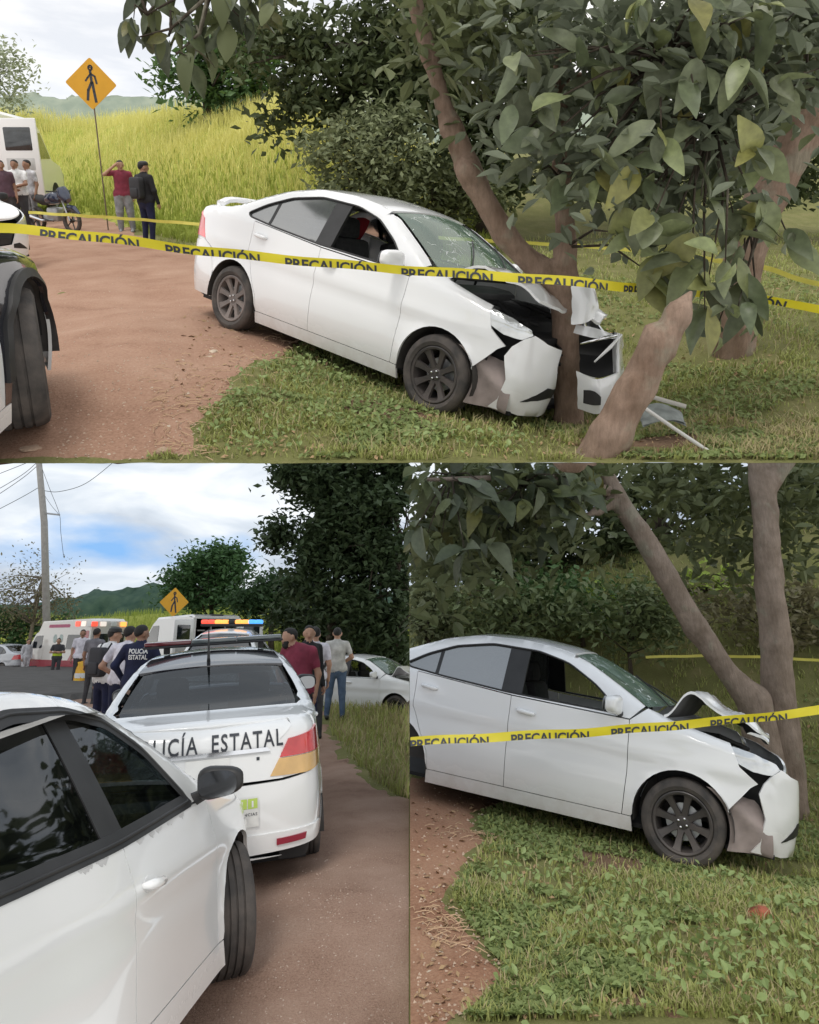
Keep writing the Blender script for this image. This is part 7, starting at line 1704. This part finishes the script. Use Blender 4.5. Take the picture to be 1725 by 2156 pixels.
wire('third power line down, running left from the pole', [(85, 975, ya), (40, 1012, ya), (-60, 1078, ya)])
wire('lowest power line running left from the pole', [(82, 1026, ya), (40, 1050, ya), (-60, 1102, ya)])
wire('slack power line sagging right from the pole into the sky', [(90, 1033, ya), (125, 1035, ya), (180, 1018, ya), (240, 972, ya), (262, 950, ya)])
wire('thin stay wire dropping from the pole arm', [(88, 985, ya), (105, 1030, ya), (125, 1082, ya), (128, 1120, ya), (134, 1172, ya)], .012)
wire('short stay wire between the pole and its arm', [(92, 1040, ya), (108, 1064, ya), (125, 1084, ya)], .01)

M_tape = mat('yellow_tape', (.72, .62, .03), .4, var=.1, vs=3, trans=.25); M_tape2 = mat('pale_yellow_tape', (.66, .60, .12), .5, var=.1, trans=.25)
TV, TF = text_mesh('PRECAUCIÓN', 1.0, bold=.028); TV[:, 0] -= TV[:, 0].min(); TWD = TV[:, 0].max()
def tape(label, fr, pts, width, m, text=True, crop=.36, gapw=.10, start=.0, lean_=0.25, cat='caution tape', th=.72, group=None, tscale=1.0):
    P = catmull(np.array([fr.at(u, v, y) for u, v, y in pts]), 14); o = P[0].copy(); P = P - o
    d = np.r_[0, np.cumsum(np.linalg.norm(np.diff(P, axis=0), axis=1))]; L = d[-1]; n = int(L / .06) + 2; s = np.linspace(0, L, n)
    cen = np.stack([np.interp(s, d, P[:, i]) for i in range(3)], 1); cen[:, 2] += .004 * np.sin(s * 9)
    tw = lean_ * np.sin(s * 1.9 + 1) + .15 * np.sin(s * 4.3); up = np.stack([0 * s, np.sin(tw), np.cos(tw)], 1)
    G = np.stack([cen - up * width / 2, cen, cen + up * width / 2], 1); G[:, 1, 1] += .004 * np.sin(s * 13)
    mb = MB(); mb.grid(G); root = mb.build('caution_tape', [m], None, place(fr, o), sm=True, fix=False); tag(root, label, cat, group)
    if text:
        bm = bmesh.new(); vs = [bm.verts.new((v[0], v[1], 0)) for v in TV]
        for f_ in TF:
            try: bm.faces.new([vs[i] for i in f_])
            except ValueError: pass
        bmesh.ops.bisect_plane(bm, geom=bm.verts[:] + bm.edges[:] + bm.faces[:], plane_co=(0, crop * .72, 0), plane_no=(0, -1, 0), clear_outer=True)
        for k in range(1, 14): bmesh.ops.bisect_plane(bm, geom=bm.verts[:] + bm.edges[:] + bm.faces[:], plane_co=(TWD * k / 14, 0, 0), plane_no=(1, 0, 0))
        bm.verts.index_update(); W = np.array([v.co[:] for v in bm.verts]); F = [[v.index for v in f_.verts] for f_ in bm.faces]; bm.free()
        hh = width * th; scl = hh / (.72 * (1 - crop)) * tscale; W[:, 0] *= scl * 1.35; W[:, 1] = (W[:, 1] - crop * .72) / (.72 * (1 - crop)) * hh - width / 2 + width * .02
        wl = W[:, 0].max(); x0 = start
        while x0 + wl < L:
            q = MB()
            sx_ = x0 + W[:, 0]; C = np.stack([np.interp(sx_, s, cen[:, i]) for i in range(3)], 1); U = np.stack([np.interp(sx_, s, up[:, i]) for i in range(3)], 1); U /= np.linalg.norm(U, axis=1, keepdims=True)
            q.add(C + U * W[:, 1:2] + np.array([0, -.0045, 0]), F); x0 += wl + gapw; q.build('lettering', [M_ink], root, fix=False)
    return root
tape('yellow caution tape stretched across the whole wreck in the upper scene', FA, [(-40, 480, 4.75), (60, 484, 4.75), (240, 503, 4.8), (420, 527, 4.85), (650, 550, 4.9), (870, 569, 4.9), (1080, 583, 4.82), (1250, 597, 4.78), (1350, 607, 5.0), (1500, 618, 5.3), (1640, 634, 5.1), (1780, 664, 4.9)], .060, M_tape, start=.36, gapw=.16, tscale=.75)
tape('thin yellow tape far behind, running to the tail lamp of the upper wreck', FA, [(60, 447, 13.5), (250, 459, 13), (430, 472, 12.5), (700, 486, 12.0), (1000, 505, 11.5), (1230, 518, 11), (1330, 527, 10.8)], .05, M_tape2, text=False)
0 and tape('yellow caution tape leaving the right edge under the big leaves', FA, [(1560, 604, 5.2), (1640, 631, 5.0), (1700, 644, 4.9), (1780, 662, 4.8)], .085, M_tape, start=.22, th=.8, crop=.15, tscale=.9)
tape('thin yellow tape behind the right hand tree in the upper scene', FA, [(1420, 535, 8), (1600, 562, 7.6), (1680, 586, 7.4), (1780, 612, 7.2)], .05, M_tape2, text=False)
yq = 5.9
tape('yellow caution tape across the doors of the lower right wreck', FB, [(864.5, 1562, yq), (1000, 1554, yq), (1250, 1541, yq), (1500, 1520, yq), (1640, 1506, yq), (1790, 1488, yq)], .060, M_tape, start=.0, gapw=.16, th=.66, tscale=.78)
tape('thin yellow tape behind the lower right wreck', FB, [(1360, 1384, 10.8), (1480, 1381, 10.8), (1640, 1385, 10.6), (1790, 1396, 10.4)], .035, M_tape2, text=False)

# rocks and litter
def rock(label, fr, h_, u, v, r, m, seed, group=None, name='rock', flat=.55, cat='rock'):
    g_ = fr.gnd(u, v, h_); bm = bmesh.new(); bmesh.ops.create_icosphere(bm, subdivisions=2, radius=r); rg = np.random.default_rng(seed); k = rg.uniform(.6, 1.3, 3)
    for w in bm.verts:
        a = 1 + .25 * float(vnoise(w.co.x / r * .7 + seed, w.co.y / r * .7 + w.co.z / r, .7, seed, 2)); w.co = Vector((w.co.x * k[0] * 1.2 * a, w.co.y * k[1] * a, w.co.z * flat * a))
    me = bpy.data.meshes.new(name); bm.to_mesh(me); bm.free(); me.materials.append(m); o = link(name, me, None, place(fr, g_ + [0, 0, r * flat * .35], rg.uniform(0, 6))); tag(o, label, cat, group)
M_rock = mat('pale_stone', (.48, .40, .31), .9, var=.25, bump=.6); M_rock2 = mat('tan_stone', (.40, .28, .20), .9, var=.25, bump=.6)
rock('pale stone atop the small pile near the upper wreck rear wheel', FA, hA, 450, 742, .035, M_rock, 1); rock('flat pale stone of the small pile near the upper wreck rear wheel', FA, hA, 442, 754, .055, M_rock, 2, flat=.25)
rock('tan stone at the bottom of the dirt road in the upper scene', FA, hA, 340, 958, .055, M_rock2, 3); rock('flat pale stone left of the tan stone, near the big tyre', FA, hA, 72, 946, .06, M_rock2, 4, flat=.15)
for i, (u, v) in enumerate(((372, 690), (335, 705), (300, 660), (395, 830), (356, 900), (430, 690), (410, 720), (250, 745), (385, 760), (230, 960), (320, 820))): rock('small pale stone loose on the upper dirt road', FA, hA, u, v, .014, M_rock, 10 + i, group='small stones on the upper dirt road')
for i, (u, v) in enumerate(((905, 1890), (880, 1925), (940, 1800), (965, 1752), (990, 1735), (930, 2010), (905, 2050), (960, 1965), (985, 1760), (1015, 1716))): rock('small pale stone on the dirt left of the grass', FB, hC, u, v, .014, M_rock, 40 + i, group='small stones on the lower dirt')
rg = np.random.default_rng(91)
def straw(name, fr, h_, P, L, m, seed):
    rg = np.random.default_rng(seed); q = MB()
    for x, y in P:
        a = rg.uniform(0, 6.28); l = L * rg.uniform(.4, 1.3); z = float(h_(np.array([x]), np.array([y]))[0]) + .012
        q.tube([(x, y, z), (x + l * .5 * math.cos(a), y + l * .5 * math.sin(a), z + .012), (x + l * math.cos(a + .3), y + l * math.sin(a + .3), z)], .0025, 3, cap=False)
    tag(q.build(name, [m], None, fr.M.copy()), kind='stuff')
M_straw = mat('straw', (.48, .33, .21), .9)
P = scatter(900, -.36, -.1, 4.3, 9, rg, 1.0); P = P[in_poly(P, POLY_A) & (rg.random(len(P)) < smooth(.9, .1, bdist(P, POLY_A)))]; straw('straw_litter', FA, hA, P, .12, M_straw, 92)
P = np.vstack([np.array([FB.gnd(930, 1960, hC)[:2]]) + rg.normal(size=(70, 2)) * [.10, .16], np.array([FB.gnd(985, 1760, hC)[:2]]) + rg.normal(size=(30, 2)) * .12]); P = P[P[:, 0] > .03]; straw('straw_litter', FB, hC, P, .12, M_straw, 93)
# grit on the roads
def grit(fr, h_, n, k0, k1, y0, y1, poly, seed, m, s, xf):
    rg = np.random.default_rng(seed); P = scatter(n, k0, k1, y0, y1, rg, 1.2); P = P[in_poly(P, poly)]; P = P[xf(P[:, 0])]; z = h_(P[:, 0], P[:, 1]) + .008; S = s * rg.uniform(.4, 1.6, len(P)) * (P[:, 1] / 5) ** .5
    t = rg.normal(size=(len(P), 5, 3)); t[:, :, 2] = np.abs(t[:, :, 2]) * .5; t /= np.linalg.norm(t, axis=2, keepdims=True)
    base = np.array([[1, 0, 0], [-.5, .9, 0], [-.5, -.9, 0], [0, 0, .8]]); V = np.stack([P[:, 0], P[:, 1], z], 1)[:, None] + base[None] * S[:, None, None] * rg.uniform(.6, 1.3, (len(P), 4, 1))
    F = (np.array([[0, 1, 3], [1, 2, 3], [2, 0, 3]])[None] + (np.arange(len(P)) * 4)[:, None, None]).reshape(-1, 3); tag(link('gravel', npmesh('gravel', V.reshape(-1, 3), F, m, attr={'tone': np.repeat(rg.random(len(P)), 4)}), M=fr.M), kind='stuff')
M_grit = mat('grit', (.14, .09, .065), .9, col2=(.50, .38, .29), attr='tone')
M_gritB = mat('grey_grit', (.16, .11, .085), .9, col2=(.42, .33, .27), attr='tone')
grit(FA, hA, 3000, -.5, -.05, 4.2, 14, POLY_A, 94, M_grit, .008, lambda x: x < 9)
grit(FB, hB, 4000, -.4, 0, 4, 14, POLY_B, 95, M_gritB, .0055, lambda x: x < -.02)
grit(FB, hC, 1500, 0, .25, 4, 9, POLY_C, 96, M_grit, .009, lambda x: x > .02)
# white trim strips and a grey plastic panel torn off the car, by the hole
def strip(label, fr, pts, r, m, name='trim_strip', cat='car part', flat=.35):
    P = np.array([fr.at(*p) for p in pts]); o = P[0].copy(); q = MB(); q.tube(P - o, r, 6, flat=flat); tag(q.build(name, [m], None, place(fr, o), sm='auto'), label, cat)
strip('long white trim strip lying across the dark hole right of the broken stem', FA, [(1345, 850, 5.0), (1420, 902, 4.75), (1492, 950, 4.5)], .014, M_plate)
strip('shorter pale trim strip behind the long white one', FA, [(1362, 832, 5.15), (1395, 842, 5.1), (1445, 856, 5.0)], .016, mat('pale_trim', (.5, .48, .44), .6))
pm_ = FA.at(1400, 868, 5.0); q = MB(); t = np.linspace(0, 1, 8); q.grid(np.array([[(-.16 + .30 * a, .1 - .16 * b, -.02 + .05 * math.sin(3 * a) - .06 * b + .01 * math.sin(9 * b + 5 * a)) for b in t] for a in t])); q.grid(np.array([[(-.16 + .30 * a, .1 - .16 * b, -.03 + .05 * math.sin(3 * a) - .06 * b) for b in t] for a in t]))
tag(q.build('plastic_panel', [mat('dull_grey_plastic', (.20, .22, .21), .6, var=.35, vs=12)], None, place(FA, pm_), sm=True), 'torn grey plastic panel under the white strip by the hole', 'car part')
# bits of the wreck's bodywork that stick out beside the trunk
rock('reddish brown clod in the weeds at the lower right', FB, hC, 1600, 1935, .07, mat('red_clod', (.30, .09, .05), .9, var=.3), 99, name='clod', flat=.8, cat='clod')
# red cloth inside both wrecks
M_redc = cloth('red_cloth', (.34, .02, .03))
for M_, lb in ((MA, 'red cloth hanging behind the front seat of the upper wreck'), (MC, 'red cloth hanging behind the front seat of the lower right wreck')):
    q = MB(); a = np.linspace(0, 1, 10); q.grid(np.array([[(-.50 - .12 * u + .03 * math.sin(7 * w + 4 * u), -.42 + .46 * w, 1.30 - .36 * u + .03 * math.sin(9 * w)) for w in a] for u in a])); q.grid(np.array([[(-.48 - .12 * u + .03 * math.sin(7 * w + 4 * u), -.42 + .46 * w, 1.30 - .36 * u + .03 * math.sin(9 * w)) for w in a] for u in a]))
    tag(q.build('cloth', [M_redc], None, M_.copy(), sm=True), lb, 'cloth')
